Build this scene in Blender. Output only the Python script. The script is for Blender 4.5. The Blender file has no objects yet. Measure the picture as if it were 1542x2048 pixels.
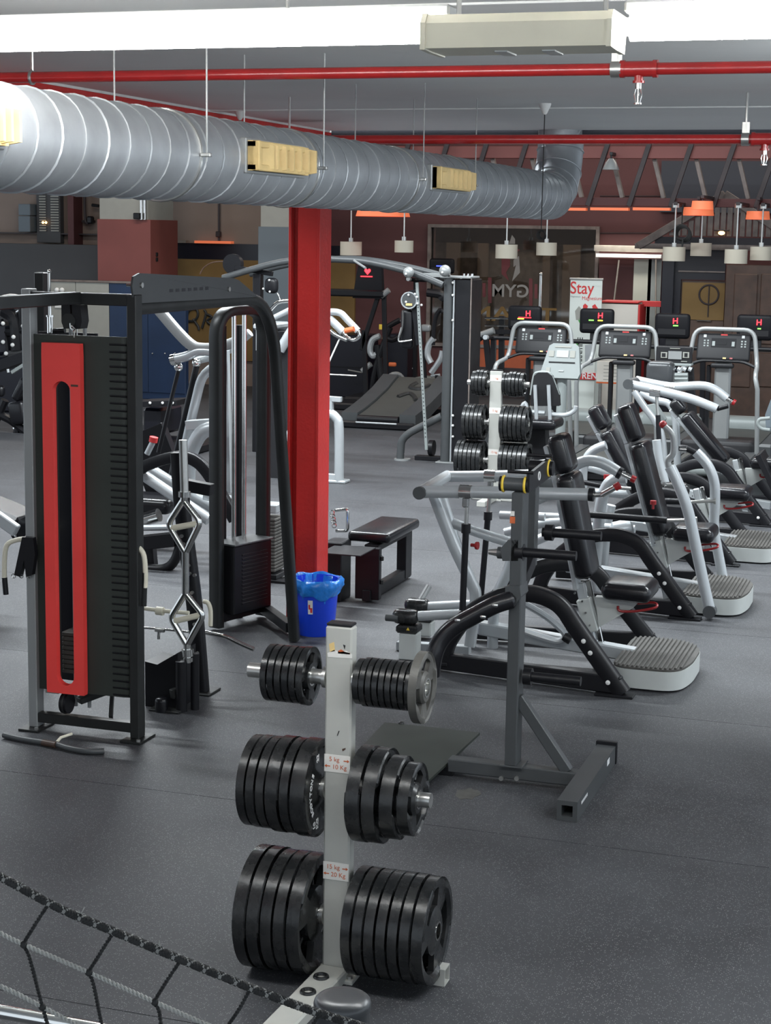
import bpy, math, random
from mathutils import Vector, Matrix
random.seed(7)
SC = bpy.context.scene
COL = SC.collection
V = Vector
PI = math.pi
# ------------------------------------------------------------------ camera
F, CX, CY, H = 3430.0, 771.0, 1024.0, 2.45
yaw, pit, roll = math.radians(18.1), math.atan((1024 - 462) / F), 0.016
_v = V((-math.sin(yaw), math.cos(yaw), 0)); _r = V((math.cos(yaw), math.sin(yaw), 0)); _z = V((0, 0, 1))
FW = (_v * math.cos(pit) - _z * math.sin(pit)).normalized()
_u = _v * math.sin(pit) + _z * math.cos(pit)
RT = _r * math.cos(roll) + _u * math.sin(roll)
UP = _u * math.cos(roll) - _r * math.sin(roll)
CAM = V((0, 0, H))
cd = bpy.data.cameras.new('camera'); co = bpy.data.objects.new('camera', cd); COL.objects.link(co)
cd.sensor_fit = 'VERTICAL'; cd.sensor_height = 36.0; cd.sensor_width = 36.0
cd.lens = F * 36.0 / 2048.0
cd.clip_start = 0.05; cd.clip_end = 200
M4 = Matrix.Identity(4)
for i in range(3):
    M4[i][0] = RT[i]; M4[i][1] = UP[i]; M4[i][2] = -FW[i]; M4[i][3] = CAM[i]
co.matrix_world = M4
SC.camera = co
# ------------------------------------------------------------------ world, exposure
w = bpy.data.worlds.new('hall_air'); SC.world = w; w.use_nodes = True
w.node_tree.nodes['Background'].inputs[0].default_value = (0.80, 0.90, 1.0, 1)
w.node_tree.nodes['Background'].inputs[1].default_value = 0.95
SC.view_settings.view_transform = 'Standard'; SC.view_settings.look = 'None'
SC.view_settings.gamma = 1.0; SC.view_settings.use_curve_mapping = False
SC.view_settings.exposure = 0.35
# ------------------------------------------------------------------ lamps of the room (tube rows, hall lights) and unseen fill lights added
def area(name, loc, sx, sy, power, col=(1, 0.98, 0.94), rot=(0, 0, 0)):
    l = bpy.data.lights.new(name, 'AREA'); l.shape = 'RECTANGLE'; l.size = sx; l.size_y = sy
    l.energy = power; l.color = col
    o = bpy.data.objects.new(name, l); COL.objects.link(o); o.location = loc; o.rotation_euler = rot
    return o
TW = (0.90, 0.965, 1.0)
area('tube_light', (-1.9, 3.72, 2.80), 3.4, 0.06, 20, TW)
area('tube_light', (0.9, 3.72, 2.80), 1.8, 0.06, 12, TW)
for k in range(4):          # unseen fill points on the right, added to light the press fronts
    l = bpy.data.lights.new('right_fill', 'POINT'); l.energy = 34; l.color = TW; l.shadow_soft_size = 0.12
    o = bpy.data.objects.new('right_fill', l); COL.objects.link(o); o.location = (0.3 + k * 0.8, 6.0, 2.88)
area('tube_light', (2.2, 9.6, 3.0), 2.6, 0.08, 70, TW)
area('hall_light', (-4.4, 12.4, 4.9), 4.0, 0.3, 540, TW)
area('hall_light', (1.6, 12.8, 4.9), 3.0, 0.3, 380, TW)
area('hall_light', (-7.5, 14.5, 4.9), 3.0, 0.3, 330, TW)
area('hall_light', (-3.4, 18.0, 4.9), 4.0, 0.3, 250, TW)
area('hall_light', (-10.5, 20.5, 4.9), 4.0, 0.3, 110, (1, 0.93, 0.86))  # unseen fill added to brighten the back-left wall and pillars
area('hall_light', (-4.0, 23.3, 4.9), 5.0, 0.3, 70, (1, 0.9, 0.8))
area('hall_light', (-7.8, 8.4, 4.9), 3.0, 0.3, 200, TW)
# ------------------------------------------------------------------ un-projection helpers: a pixel meets a plane of the room
def ray(x, y): return FW + RT * ((x - CX) / F) - UP * ((y - CY) / F)
def at(x, y, Y):
    d = ray(x, y); return CAM + d * (Y / d.y)
def ax(x, y, X):
    d = ray(x, y); return CAM + d * (X / d.x)
def fl(x, y, z=0.0):
    d = ray(x, y); return CAM + d * ((z - H) / d.z)
def ats(pts, Y): return [at(x, y, Y) for x, y in pts]
# ------------------------------------------------------------------ mesh builder
def frame(d, up=(0, 0, 1)):
    d = V(d).normalized(); up = V(up)
    if abs(d.dot(up.normalized())) > 0.995: up = V((0, 1, 0)) if abs(d.y) < 0.9 else V((1, 0, 0))
    s = up.cross(d).normalized(); u = d.cross(s).normalized()
    return s, u, d
def rotz(a): return Matrix.Rotation(a, 3, 'Z')
def fillet(pts, r, n=5, closed=False):
    pts = [V(p) for p in pts]; out = []; N = len(pts)
    for i, p in enumerate(pts):
        if not closed and (i == 0 or i == N - 1): out.append(p); continue
        a = pts[i - 1] - p; b = pts[(i + 1) % N] - p
        la, lb = a.length, b.length
        rr = min(r, la * 0.48, lb * 0.48)
        p0 = p + a / la * rr; p1 = p + b / lb * rr
        for k in range(n + 1):
            t = k / n; out.append(p0 * (1 - t) ** 2 + p * 2 * t * (1 - t) + p1 * t * t)
    return out
class MB:
    def __init__(s): s.v = []; s.f = []
    def add(s, vs, fs):
        o = len(s.v); s.v += [V(p) for p in vs]; s.f += [tuple(i + o for i in f) for f in fs]; return s
    def box(s, c, size, M=None, ch=0.0):
        c = V(c); hx, hy, hz = [t / 2 for t in size]
        M = M or Matrix.Identity(3)
        if ch <= 0:
            vs = [c + M @ V((sx * hx, sy * hy, sz * hz)) for sx in (-1, 1) for sy in (-1, 1) for sz in (-1, 1)]
            return s.add(vs, [(0, 1, 3, 2), (4, 6, 7, 5), (0, 4, 5, 1), (2, 3, 7, 6), (0, 2, 6, 4), (1, 5, 7, 3)])
        ch = min(ch, hx * .9, hy * .9, hz * .9)
        vs = []; idx = {}
        for sx in (-1, 1):
            for sy in (-1, 1):
                for sz in (-1, 1):
                    for a in range(3):
                        q = [sx * (hx - ch), sy * (hy - ch), sz * (hz - ch)]
                        q[a] = (sx * hx, sy * hy, sz * hz)[a]
                        idx[(sx, sy, sz, a)] = len(vs); vs.append(c + M @ V(q))
        fs = []
        def K(*k): return idx[k]
        for sg in (-1, 1):
            fs.append(tuple(K(sg, y, z, 0) for y, z in ((-1, -1), (1, -1), (1, 1), (-1, 1))))
            fs.append(tuple(K(x, sg, z, 1) for x, z in ((-1, -1), (1, -1), (1, 1), (-1, 1))))
            fs.append(tuple(K(x, y, sg, 2) for x, y in ((-1, -1), (1, -1), (1, 1), (-1, 1))))
        for a_ in (-1, 1):
            for b_ in (-1, 1):
                fs.append((K(a_, b_, -1, 0), K(a_, b_, 1, 0), K(a_, b_, 1, 1), K(a_, b_, -1, 1)))
                fs.append((K(a_, -1, b_, 0), K(a_, 1, b_, 0), K(a_, 1, b_, 2), K(a_, -1, b_, 2)))
                fs.append((K(-1, a_, b_, 1), K(1, a_, b_, 1), K(1, a_, b_, 2), K(-1, a_, b_, 2)))
                for c_ in (-1, 1): fs.append((K(a_, b_, c_, 0), K(a_, b_, c_, 1), K(a_, b_, c_, 2)))
        return s.add(vs, fs)
    def bb(s, lo, hi, ch=0.0):
        lo, hi = V(lo), V(hi); d = hi - lo
        return s.box((lo + hi) / 2, (abs(d.x), abs(d.y), abs(d.z)), None, ch)
    def bar(s, p, q, w, h, up=(0, 0, 1), ch=0.003):
        p, q = V(p), V(q); a, b, c = frame(q - p, up)
        M = Matrix((a, b, c)).transposed()
        return s.box((p + q) / 2, (w, h, (q - p).length), M, ch)
    def loops(s, rings, closed=False, caps=True):
        n = len(rings[0]); vs = [p for r in rings for p in r]; fs = []
        m = len(rings)
        for i in range(m if closed else m - 1):
            j = (i + 1) % m
            for k in range(n):
                l = (k + 1) % n; fs.append((i * n + k, i * n + l, j * n + l, j * n + k))
        if caps and not closed:
            fs.append(tuple(range(n - 1, -1, -1))); fs.append(tuple((m - 1) * n + k for k in range(n)))
        return s.add(vs, fs)
    def tube(s, pts, r, n=10, closed=False, radii=None):
        pts = [V(p) for p in pts]; N = len(pts); rings = []; su = None
        for i, p in enumerate(pts):
            if closed: t = pts[(i + 1) % N] - pts[i - 1]
            else: t = pts[min(i + 1, N - 1)] - pts[max(i - 1, 0)]
            t = t.normalized() if t.length > 1e-9 else V((0, 0, 1))
            if su is None: a, b, _ = frame(t)
            else:
                a = su - t * su.dot(t)
                a = a.normalized() if a.length > 1e-6 else frame(t)[0]
                b = t.cross(a)
            su = a; rr = radii[i] if radii else r
            rings.append([p + (a * math.cos(2 * PI * k / n) + b * math.sin(2 * PI * k / n)) * rr for k in range(n)])
        return s.loops(rings, closed)
    def cyl(s, p, q, r, n=16, r2=None):
        return s.tube([p, q], r, n, radii=[r, r if r2 is None else r2])
    def sweep(s, pts, w, h, normal, closed=False):
        """flat bar along a path lying in the plane with that normal: w along the normal, h in the plane"""
        nn = V(normal).normalized(); pts = [V(p) for p in pts]; N = len(pts); rings = []
        for i, p in enumerate(pts):
            t = (pts[(i + 1) % N] - pts[i - 1]) if closed else (pts[min(i + 1, N - 1)] - pts[max(i - 1, 0)])
            t = t.normalized(); b = t.cross(nn).normalized(); nv = nn
            c = min(w, h) * .12; W, Hh = w / 2, h / 2
            prof = [(-W + c, -Hh), (W - c, -Hh), (W, -Hh + c), (W, Hh - c), (W - c, Hh), (-W + c, Hh), (-W, Hh - c), (-W, -Hh + c)]
            rings.append([p + nv * x + b * y for x, y in prof])
        return s.loops(rings, closed)
    def lathe(s, prof, c, axis=(0, 0, 1), n=24, closed=False):
        a, b, d = frame(axis); c = V(c)
        rings = [[c + d * z + (a * math.cos(2 * PI * k / n) + b * math.sin(2 * PI * k / n)) * max(r, 1e-4) for k in range(n)] for r, z in prof]
        return s.loops(rings, closed)
    def rbox(s, c, size, r, M=None, n=3):
        """box with rounded edges of radius r"""
        c = V(c); M = M or Matrix.Identity(3); h = [t / 2 for t in size]
        r = min(r, *h)
        def axis_vals(hh):
            a = [-hh + r * (1 - math.cos(PI / 2 * k / n)) for k in range(n + 1)]
            return a + [-x for x in reversed(a)]
        vs = {}; L = []; fs = []
        m = 2 * n + 1
        av = [axis_vals(hh) for hh in h]
        def vid(i, j, k):
            if (i, j, k) in vs: return vs[(i, j, k)]
            q = V((av[0][i], av[1][j], av[2][k]))
            inner = V([max(-h[t] + r, min(h[t] - r, q[t])) for t in range(3)])
            d = q - inner
            if d.length > 1e-9: q = inner + d.normalized() * r
            vs[(i, j, k)] = len(L); L.append(c + M @ q); return vs[(i, j, k)]
        for a in range(m):
            for b in range(m):
                for side in (0, m):
                    fs.append((vid(side, a, b), vid(side, a + 1, b), vid(side, a + 1, b + 1), vid(side, a, b + 1)))
                    fs.append((vid(a, side, b), vid(a + 1, side, b), vid(a + 1, side, b + 1), vid(a, side, b + 1)))
                    fs.append((vid(a, b, side), vid(a + 1, b, side), vid(a + 1, b + 1, side), vid(a, b + 1, side)))
        return s.add(L, fs)
    def prism(s, poly, d):
        poly = [V(p) for p in poly]; d = V(d); n = len(poly)
        fs = [tuple(range(n - 1, -1, -1)), tuple(range(n, 2 * n))]
        fs += [(k, (k + 1) % n, n + (k + 1) % n, n + k) for k in range(n)]
        return s.add(poly + [p + d for p in poly], fs)
    def ringplate(s, outer, inner, d):
        outer = [V(p) for p in outer]; inner = [V(p) for p in inner]; d = V(d); n = len(outer)
        vs = outer + inner + [p + d for p in outer] + [p + d for p in inner]; fs = []
        for k in range(n):
            l = (k + 1) % n
            fs += [(k, l, n + l, n + k), (2 * n + k, 3 * n + k, 3 * n + l, 2 * n + l), (k, 2 * n + k, 2 * n + l, l), (n + k, n + l, 3 * n + l, 3 * n + k)]
        return s.add(vs, fs)
    def torus(s, c, axis, R, r, n=24, m=8):
        a, b, d = frame(axis); c = V(c)
        return s.tube([c + (a * math.cos(2 * PI * k / n) + b * math.sin(2 * PI * k / n)) * R for k in range(n)], r, m, closed=True)
    def ball(s, c, r, n=14, sz=1.0):
        prof = [(r * math.sin(PI * k / 10), -r * math.cos(PI * k / 10) * sz) for k in range(11)]
        return s.lathe(prof, c, (0, 0, 1), n)
ROOT = {}
def finish(name, mb, mat, shift, ang=0.6, flat=False):
    me = bpy.data.meshes.new(name)
    me.from_pydata([tuple(p - shift) for p in mb.v], [], mb.f)
    me.materials.append(mat)
    import bmesh
    bm = bmesh.new(); bm.from_mesh(me); bmesh.ops.recalc_face_normals(bm, faces=bm.faces); bm.to_mesh(me); bm.free()
    if not flat:
        for p in me.polygons: p.use_smooth = True
        me.set_sharp_from_angle(angle=ang)
    o = bpy.data.objects.new(name, me); COL.objects.link(o)
    return o
def thing(name, label, cat, loc=(0, 0, 0), group=None):
    o = bpy.data.objects.new(name, None); COL.objects.link(o); o.location = loc
    o.empty_display_size = 0.1
    o['label'] = label; o['category'] = cat
    if group: o['group'] = group
    ROOT[o] = V(loc); return o
def part(name, mb, mat, parent, label=None, kind=None, ang=0.6):
    o = finish(name, mb, mat, ROOT[parent], ang); o.parent = parent; ROOT[o] = ROOT[parent]
    if label: o['label'] = label
    if kind: o['kind'] = kind
    return o
def solo(name, mb, mat, label, cat, loc=None, group=None, kind=None):
    loc = V(loc) if loc is not None else V((sum(p.x for p in mb.v) / len(mb.v), sum(p.y for p in mb.v) / len(mb.v), min(p.z for p in mb.v)))
    o = finish(name, mb, mat, loc); o.location = loc; o['label'] = label; o['category'] = cat
    if group: o['group'] = group
    if kind: o['kind'] = kind
    ROOT[o] = loc; return o
def struct(name, mb, mat, parent=None):
    o = finish(name, mb, mat, V((0, 0, 0)))
    if parent: o.parent = parent
    else: o['kind'] = 'structure'
    ROOT[o] = V((0, 0, 0)); return o
def dup(root, loc, label=None, group=None):
    r = root.copy(); COL.objects.link(r); r.location = loc; ROOT[r] = V(loc)
    if label: r['label'] = label
    if group: r['group'] = group
    for ch in list(root.children):
        c = ch.copy(); COL.objects.link(c); c.parent = r
        for g in list(ch.children):
            d = g.copy(); COL.objects.link(d); d.parent = c
    return r
def textmesh(name, body, size, mat, parent, origin, xdir, ydir, align='CENTER', depth=0.001, bold=0.0, mirror=False, sx=1.0):
    cu = bpy.data.curves.new('t', 'FONT'); cu.body = body; cu.size = size; cu.extrude = depth; cu.offset = bold
    cu.align_x = align; cu.align_y = 'CENTER'; cu.resolution_u = 6
    ob = bpy.data.objects.new('t', cu); COL.objects.link(ob)
    bpy.context.view_layer.update()
    me = bpy.data.meshes.new_from_object(ob.evaluated_get(bpy.context.evaluated_depsgraph_get()))
    bpy.data.objects.remove(ob)
    xd = V(xdir).normalized(); yd = V(ydir).normalized(); zd = xd.cross(yd).normalized()
    og = V(origin) - ROOT[parent]
    for vv in me.vertices:
        x = vv.co.x * sx * (-1 if mirror else 1)
        vv.co = og + xd * x + yd * vv.co.y + zd * vv.co.z
    me.materials.clear(); me.materials.append(mat)
    o = bpy.data.objects.new(name, me); COL.objects.link(o); o.parent = parent; ROOT[o] = ROOT[parent]
    return o
# ------------------------------------------------------------------ materials
def mat(name, col, rough=0.5, metal=0.0, var=0.0, vscale=8.0, bump=0.0, bscale=60.0, col2=None, emit=0.0, coat=0.0, spec=0.5, alpha=None, rvar=0.0):
    m = bpy.data.materials.new(name); m.use_nodes = True; nt = m.node_tree; b = nt.nodes['Principled BSDF']
    c = (*col, 1)
    b.inputs['Base Color'].default_value = c; b.inputs['Roughness'].default_value = rough; b.inputs['Metallic'].default_value = metal
    b.inputs['Specular IOR Level'].default_value = spec
    if coat: b.inputs['Coat Weight'].default_value = coat; b.inputs['Coat Roughness'].default_value = 0.15
    if emit: b.inputs['Emission Color'].default_value = c; b.inputs['Emission Strength'].default_value = emit
    if var or bump or rvar:
        tc = nt.nodes.new('ShaderNodeTexCoord')
    if var or rvar:
        n = nt.nodes.new('ShaderNodeTexNoise'); n.inputs['Scale'].default_value = vscale; n.inputs['Detail'].default_value = 6
        nt.links.new(tc.outputs['Object'], n.inputs['Vector'])
    if var:
        mx = nt.nodes.new('ShaderNodeMix'); mx.data_type = 'RGBA'
        mx.inputs['A'].default_value = c
        c2 = col2 or tuple(max(0, k * (1 - var)) for k in col)
        mx.inputs['B'].default_value = (*c2, 1)
        mr = nt.nodes.new('ShaderNodeMapRange'); mr.inputs['From Min'].default_value = 0.35; mr.inputs['From Max'].default_value = 0.7
        nt.links.new(n.outputs['Fac'], mr.inputs['Value']); nt.links.new(mr.outputs['Result'], mx.inputs['Factor'])
        nt.links.new(mx.outputs['Result'], b.inputs['Base Color'])
    if rvar:
        mr2 = nt.nodes.new('ShaderNodeMapRange'); mr2.inputs['To Min'].default_value = max(0.02, rough - rvar); mr2.inputs['To Max'].default_value = min(1, rough + rvar)
        nt.links.new(n.outputs['Fac'], mr2.inputs['Value']); nt.links.new(mr2.outputs['Result'], b.inputs['Roughness'])
    if bump:
        nb = nt.nodes.new('ShaderNodeTexNoise'); nb.inputs['Scale'].default_value = bscale; nb.inputs['Detail'].default_value = 3
        nt.links.new(tc.outputs['Object'], nb.inputs['Vector'])
        bp = nt.nodes.new('ShaderNodeBump'); bp.inputs['Strength'].default_value = bump; bp.inputs['Distance'].default_value = 0.01
        nt.links.new(nb.outputs['Fac'], bp.inputs['Height']); nt.links.new(bp.outputs['Normal'], b.inputs['Normal'])
    return m
def floor_mat():
    m = mat('rubber_floor', (0.045, 0.047, 0.052), 0.5, bump=0.25, bscale=350, spec=0.4)
    nt = m.node_tree; b = nt.nodes['Principled BSDF']
    tc = nt.nodes.new('ShaderNodeTexCoord')
    vo = nt.nodes.new('ShaderNodeTexVoronoi'); vo.inputs['Scale'].default_value = 150
    nt.links.new(tc.outputs['Object'], vo.inputs['Vector'])
    sp = nt.nodes.new('ShaderNodeMath'); sp.operation = 'LESS_THAN'; sp.inputs[1].default_value = 0.30
    nt.links.new(vo.outputs['Distance'], sp.inputs[0])
    sep = nt.nodes.new('ShaderNodeSeparateColor'); nt.links.new(vo.outputs['Color'], sep.inputs[0])
    gt = nt.nodes.new('ShaderNodeMath'); gt.operation = 'GREATER_THAN'; gt.inputs[1].default_value = 0.52
    nt.links.new(sep.outputs[0], gt.inputs[0])
    ml = nt.nodes.new('ShaderNodeMath'); ml.operation = 'MULTIPLY'
    nt.links.new(sp.outputs[0], ml.inputs[0]); nt.links.new(gt.outputs[0], ml.inputs[1])
    n = nt.nodes.new('ShaderNodeTexNoise'); n.inputs['Scale'].default_value = 1.3; n.inputs['Detail'].default_value = 8; n.inputs['Roughness'].default_value = 0.65
    nt.links.new(tc.outputs['Object'], n.inputs['Vector'])
    cr = nt.nodes.new('ShaderNodeMapRange'); cr.inputs['From Min'].default_value = 0.3; cr.inputs['From Max'].default_value = 0.72
    nt.links.new(n.outputs['Fac'], cr.inputs['Value'])
    m1 = nt.nodes.new('ShaderNodeMix'); m1.data_type = 'RGBA'
    m1.inputs['A'].default_value = (0.036, 0.037, 0.041, 1); m1.inputs['B'].default_value = (0.058, 0.060, 0.066, 1)
    nt.links.new(cr.outputs['Result'], m1.inputs['Factor'])
    oi = nt.nodes.new('ShaderNodeObjectInfo')
    m2 = nt.nodes.new('ShaderNodeMix'); m2.data_type = 'RGBA'; m2.inputs['B'].default_value = (0.17, 0.17, 0.175, 1)
    nt.links.new(m1.outputs['Result'], m2.inputs['A']); nt.links.new(ml.outputs[0], m2.inputs['Factor'])
    hs = nt.nodes.new('ShaderNodeHueSaturation')
    mr = nt.nodes.new('ShaderNodeMapRange'); mr.inputs['To Min'].default_value = 0.92; mr.inputs['To Max'].default_value = 1.08
    nt.links.new(oi.outputs['Random'], mr.inputs['Value']); nt.links.new(mr.outputs['Result'], hs.inputs['Value'])
    nt.links.new(m2.outputs['Result'], hs.inputs['Color']); nt.links.new(hs.outputs['Color'], b.inputs['Base Color'])
    r2 = nt.nodes.new('ShaderNodeMapRange'); r2.inputs['To Min'].default_value = 0.42; r2.inputs['To Max'].default_value = 0.66
    nt.links.new(n.outputs['Fac'], r2.inputs['Value']); nt.links.new(r2.outputs['Result'], b.inputs['Roughness'])
    return m
def glass_mat(name, col=(1, 1, 1), mixf=0.25, rough=0.03):
    m = bpy.data.materials.new(name); m.use_nodes = True; nt = m.node_tree
    out = nt.nodes['Material Output']; nt.nodes.remove(nt.nodes['Principled BSDF'])
    t = nt.nodes.new('ShaderNodeBsdfTransparent'); t.inputs[0].default_value = (*col, 1)
    g = nt.nodes.new('ShaderNodeBsdfGlossy'); g.inputs['Roughness'].default_value = rough
    mx = nt.nodes.new('ShaderNodeMixShader'); mx.inputs[0].default_value = mixf
    nt.links.new(t.outputs[0], mx.inputs[1]); nt.links.new(g.outputs[0], mx.inputs[2]); nt.links.new(mx.outputs[0], out.inputs[0])
    return m
K = dict(
    floor=floor_mat(),
    slab=mat('rubber_base', (0.22, 0.22, 0.22), 0.8),
    ceil=mat('painted_ceiling', (0.74, 0.75, 0.74), 0.8, var=0.06, vscale=1.5, bump=0.05, bscale=20),
    white_trim=mat('white_plaster', (0.75, 0.75, 0.73), 0.7, var=0.12, vscale=14),
    red=mat('red_gloss_paint', (0.62, 0.026, 0.022), 0.33, bump=0.25, bscale=45, coat=0.1, var=0.15, vscale=3),
    red_pipe=mat('red_pipe_paint', (0.36, 0.016, 0.016), 0.25, coat=0.5, var=0.2, vscale=9),
    red_panel=mat('red_satin_panel', (0.84, 0.060, 0.052), 0.42, var=0.08, vscale=5),
    galv=mat('galvanised_steel', (0.38, 0.40, 0.42), 0.50, 0.60, var=0.22, vscale=7, rvar=0.08, bump=0.04, bscale=12),
    cream=mat('cream_plastic', (0.72, 0.52, 0.22), 0.5, var=0.2, vscale=12),
    ivory=mat('ivory_housing', (0.72, 0.68, 0.55), 0.5, var=0.06),
    steel=mat('brushed_steel', (0.55, 0.55, 0.53), 0.3, 0.9, var=0.15, vscale=20),
    chrome=mat('chrome', (0.72, 0.72, 0.70), 0.14, 1.0, rvar=0.08, vscale=30),
    silver=mat('silver_powder_coat', (0.45, 0.475, 0.49), 0.34, 0.35, var=0.06, vscale=5, coat=0.2),
    silver_d=mat('grey_powder_coat', (0.30, 0.31, 0.31), 0.4, 0.3, var=0.05),
    black=mat('black_powder_coat', (0.008, 0.008, 0.010), 0.40, rvar=0.06, vscale=9, spec=0.3),
    black2=mat('worn_black_steel', (0.020, 0.021, 0.021), 0.42, spec=0.35, var=0.35, vscale=6, rvar=0.1),
    panel=mat('dark_sheet_steel', (0.036, 0.042, 0.036), 0.45, spec=0.35, var=0.25, vscale=2.5, rvar=0.1),
    char=mat('charcoal_powder_coat', (0.056, 0.060, 0.063), 0.42, var=0.08, bump=0.04, bscale=300),
    rubber=mat('black_rubber', (0.010, 0.011, 0.012), 0.27, var=0.4, vscale=16, rvar=0.14, spec=0.42, col2=(0.024, 0.024, 0.024), bump=0.06, bscale=60),
    decal_w=mat('faded_white_film', (0.22, 0.21, 0.20), 0.6),
    decal_r=mat('faded_red_film', (0.11, 0.018, 0.022), 0.6),
    rubber_w=mat('worn_grey_rubber', (0.085, 0.082, 0.074), 0.5, var=0.35, vscale=12, rvar=0.1, bump=0.08, bscale=60),
    vinyl=mat('black_vinyl', (0.008, 0.008, 0.010), 0.27, spec=0.45),
    tread=mat('ribbed_tread_rubber', (0.07, 0.066, 0.060), 0.7, var=0.3, vscale=20),
    blue=mat('blue_plastic', (0.008, 0.050, 0.62), 0.38, var=0.05),
    bag=mat('blue_bin_liner', (0.02, 0.22, 0.72), 0.25, bump=0.35, bscale=35, var=0.3, vscale=18),
    sticker=mat('white_sticker', (0.72, 0.70, 0.66), 0.5, var=0.06),
    orange=mat('orange_print', (0.52, 0.11, 0.03), 0.6),
    redprint=mat('red_print', (0.55, 0.03, 0.03), 0.6),
    whiteprint=mat('white_print', (0.75, 0.75, 0.75), 0.6),
    blackprint=mat('black_print', (0.015, 0.015, 0.015), 0.6),
    greypost=mat('grey_tree_paint', (0.43, 0.43, 0.40), 0.42, var=0.12, vscale=5, rvar=0.06),
    redknob=mat('red_plastic', (0.25, 0.010, 0.012), 0.35),
    yellow=mat('yellow_ring', (0.72, 0.50, 0.05), 0.4),
    rope=mat('black_cord', (0.012, 0.012, 0.012), 0.75),
    rope_mid=mat('grey_cord_fleck', (0.20, 0.20, 0.19), 0.75),
    tray=mat('pale_grey_moulding', (0.46, 0.48, 0.465), 0.45, var=0.05),
    ropel=mat('grey_fleck_cord', (0.33, 0.33, 0.31), 0.75),
    cap=mat('grey_plastic_cap', (0.055, 0.058, 0.062), 0.30, 0.2, var=0.1),
    maroon=mat('maroon_wall', (0.085, 0.026, 0.026), 0.7, var=0.15, vscale=2),
    beige=mat('beige_wall', (0.23, 0.175, 0.145), 0.8, var=0.12, vscale=1.5),
    dgrey=mat('dark_grey_wall', (0.055, 0.055, 0.058), 0.7, var=0.1, vscale=2),
    terra=mat('terracotta_paint', (0.19, 0.052, 0.044), 0.6, var=0.15, vscale=2),
    bluegrey=mat('blue_grey_paint', (0.115, 0.14, 0.16), 0.6),
    palegrey=mat('pale_grey_panel', (0.30, 0.30, 0.27), 0.6, var=0.06),
    navy=mat('navy_panel', (0.010, 0.028, 0.075), 0.5, var=0.2, vscale=3),
    darkband=mat('night_dark_panel', (0.008, 0.008, 0.014), 0.3),
    mustard=mat('mustard_wall', (0.19, 0.11, 0.03), 0.7, var=0.2, vscale=3),
    wood=mat('brown_timber', (0.085, 0.045, 0.03), 0.5, var=0.45, vscale=6),
    wood_l=mat('grey_timber', (0.19, 0.155, 0.14), 0.6, var=0.4, vscale=9),
    wood_d=mat('dark_timber', (0.035, 0.024, 0.026), 0.6, var=0.3, vscale=9),
    nightblue=mat('dark_blue_boarding', (0.022, 0.025, 0.036), 0.6),
    roofd=mat('dark_roof', (0.02, 0.02, 0.028), 0.8),
    orange_glow=mat('orange_shade_glow', (0.75, 0.17, 0.07), 0.6, emit=0.35),
    creamlamp=mat('cream_shade', (0.36, 0.33, 0.27), 0.7, emit=0.04),
    glow=mat('tube_glow', (1, 0.99, 0.96), 0.5, emit=46.0),
    bulb=mat('bulb_glow', (1, 0.95, 0.85), 0.5, emit=25.0),
    amber=mat('amber_glow', (1, 0.55, 0.2), 0.5, emit=4.0),
    led_red=mat('led_red', (1, 0.02, 0.03), 0.5, emit=4.0),
    led_green=mat('led_green', (0.2, 1, 0.1), 0.5, emit=1.6),
    led_yellow=mat('led_yellow', (1, 0.7, 0.05), 0.5, emit=2.0),
    led_blue=mat('led_blue', (0.05, 0.08, 1), 0.5, emit=3.0),
    screen=mat('dark_screen', (0.006, 0.006, 0.008), 0.5, spec=0.2),
    console=mat('console_plastic', (0.016, 0.016, 0.018), 0.45, spec=0.3),
    lgrey=mat('light_grey_plastic', (0.24, 0.265, 0.26), 0.5, var=0.05),
    belt=mat('treadmill_belt', (0.05, 0.052, 0.048), 0.6, var=0.1),
    paper=mat('banner_paper', (0.62, 0.66, 0.62), 0.6),
    board=mat('white_board', (0.62, 0.58, 0.52), 0.6),
    green=mat('green_turf', (0.10, 0.42, 0.10), 0.8, var=0.2, vscale=10),
    tan=mat('tan_floor', (0.40, 0.28, 0.16), 0.6),
    glass=glass_mat('window_glass', (0.85, 0.85, 0.82), 0.10),
    clear=glass_mat('clear_bulb_glass', (0.95, 0.95, 0.95), 0.35),
    shop=mat('lit_shop_wall', (0.45, 0.46, 0.40), 0.7),
    orangewall=mat('orange_wall', (0.40, 0.085, 0.03), 0.6, var=0.1),
    foil=mat('foil_strip', (0.40, 0.36, 0.31), 0.35, 0.6, var=0.25, vscale=8),
)
# ================================================================== THE SETTING
# floor: rubber mats laid over a base
m = MB(); m.bb((-17, -1, -0.12), (6, 27, -0.012)); floor = struct('floor', m, K['slab'])
xs = [-17, -12, -8.4, -4.6, -0.2, 2.9, 6]
ys = [-1, 2.6, 4.6, 6.6, 8.6, 10.6, 12.6, 14.6, 16.6, 19.6, 23, 25.2]
for i in range(len(xs) - 1):
    for j in range(len(ys) - 1):
        m = MB(); g = 0.0003
        m.bb((xs[i] + g, ys[j] + g, -0.012), (xs[i + 1] - g, ys[j + 1] - 0.004, 0.0), 0.0)
        struct('rubber_mat', m, K['floor'], floor)
p_ = fl(935, 1588)
m = MB(); m.prism([p_ + V((.055 * math.cos(k * PI / 7) * (1 + .2 * math.sin(k * 2.3)), .075 * math.sin(k * PI / 7) * (1 + .15 * math.cos(k * 3.1)), .0002)) for k in range(14)], (0, 0, .0008)); struct('worn_patch', m, K['rubber_w'], floor)
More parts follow.
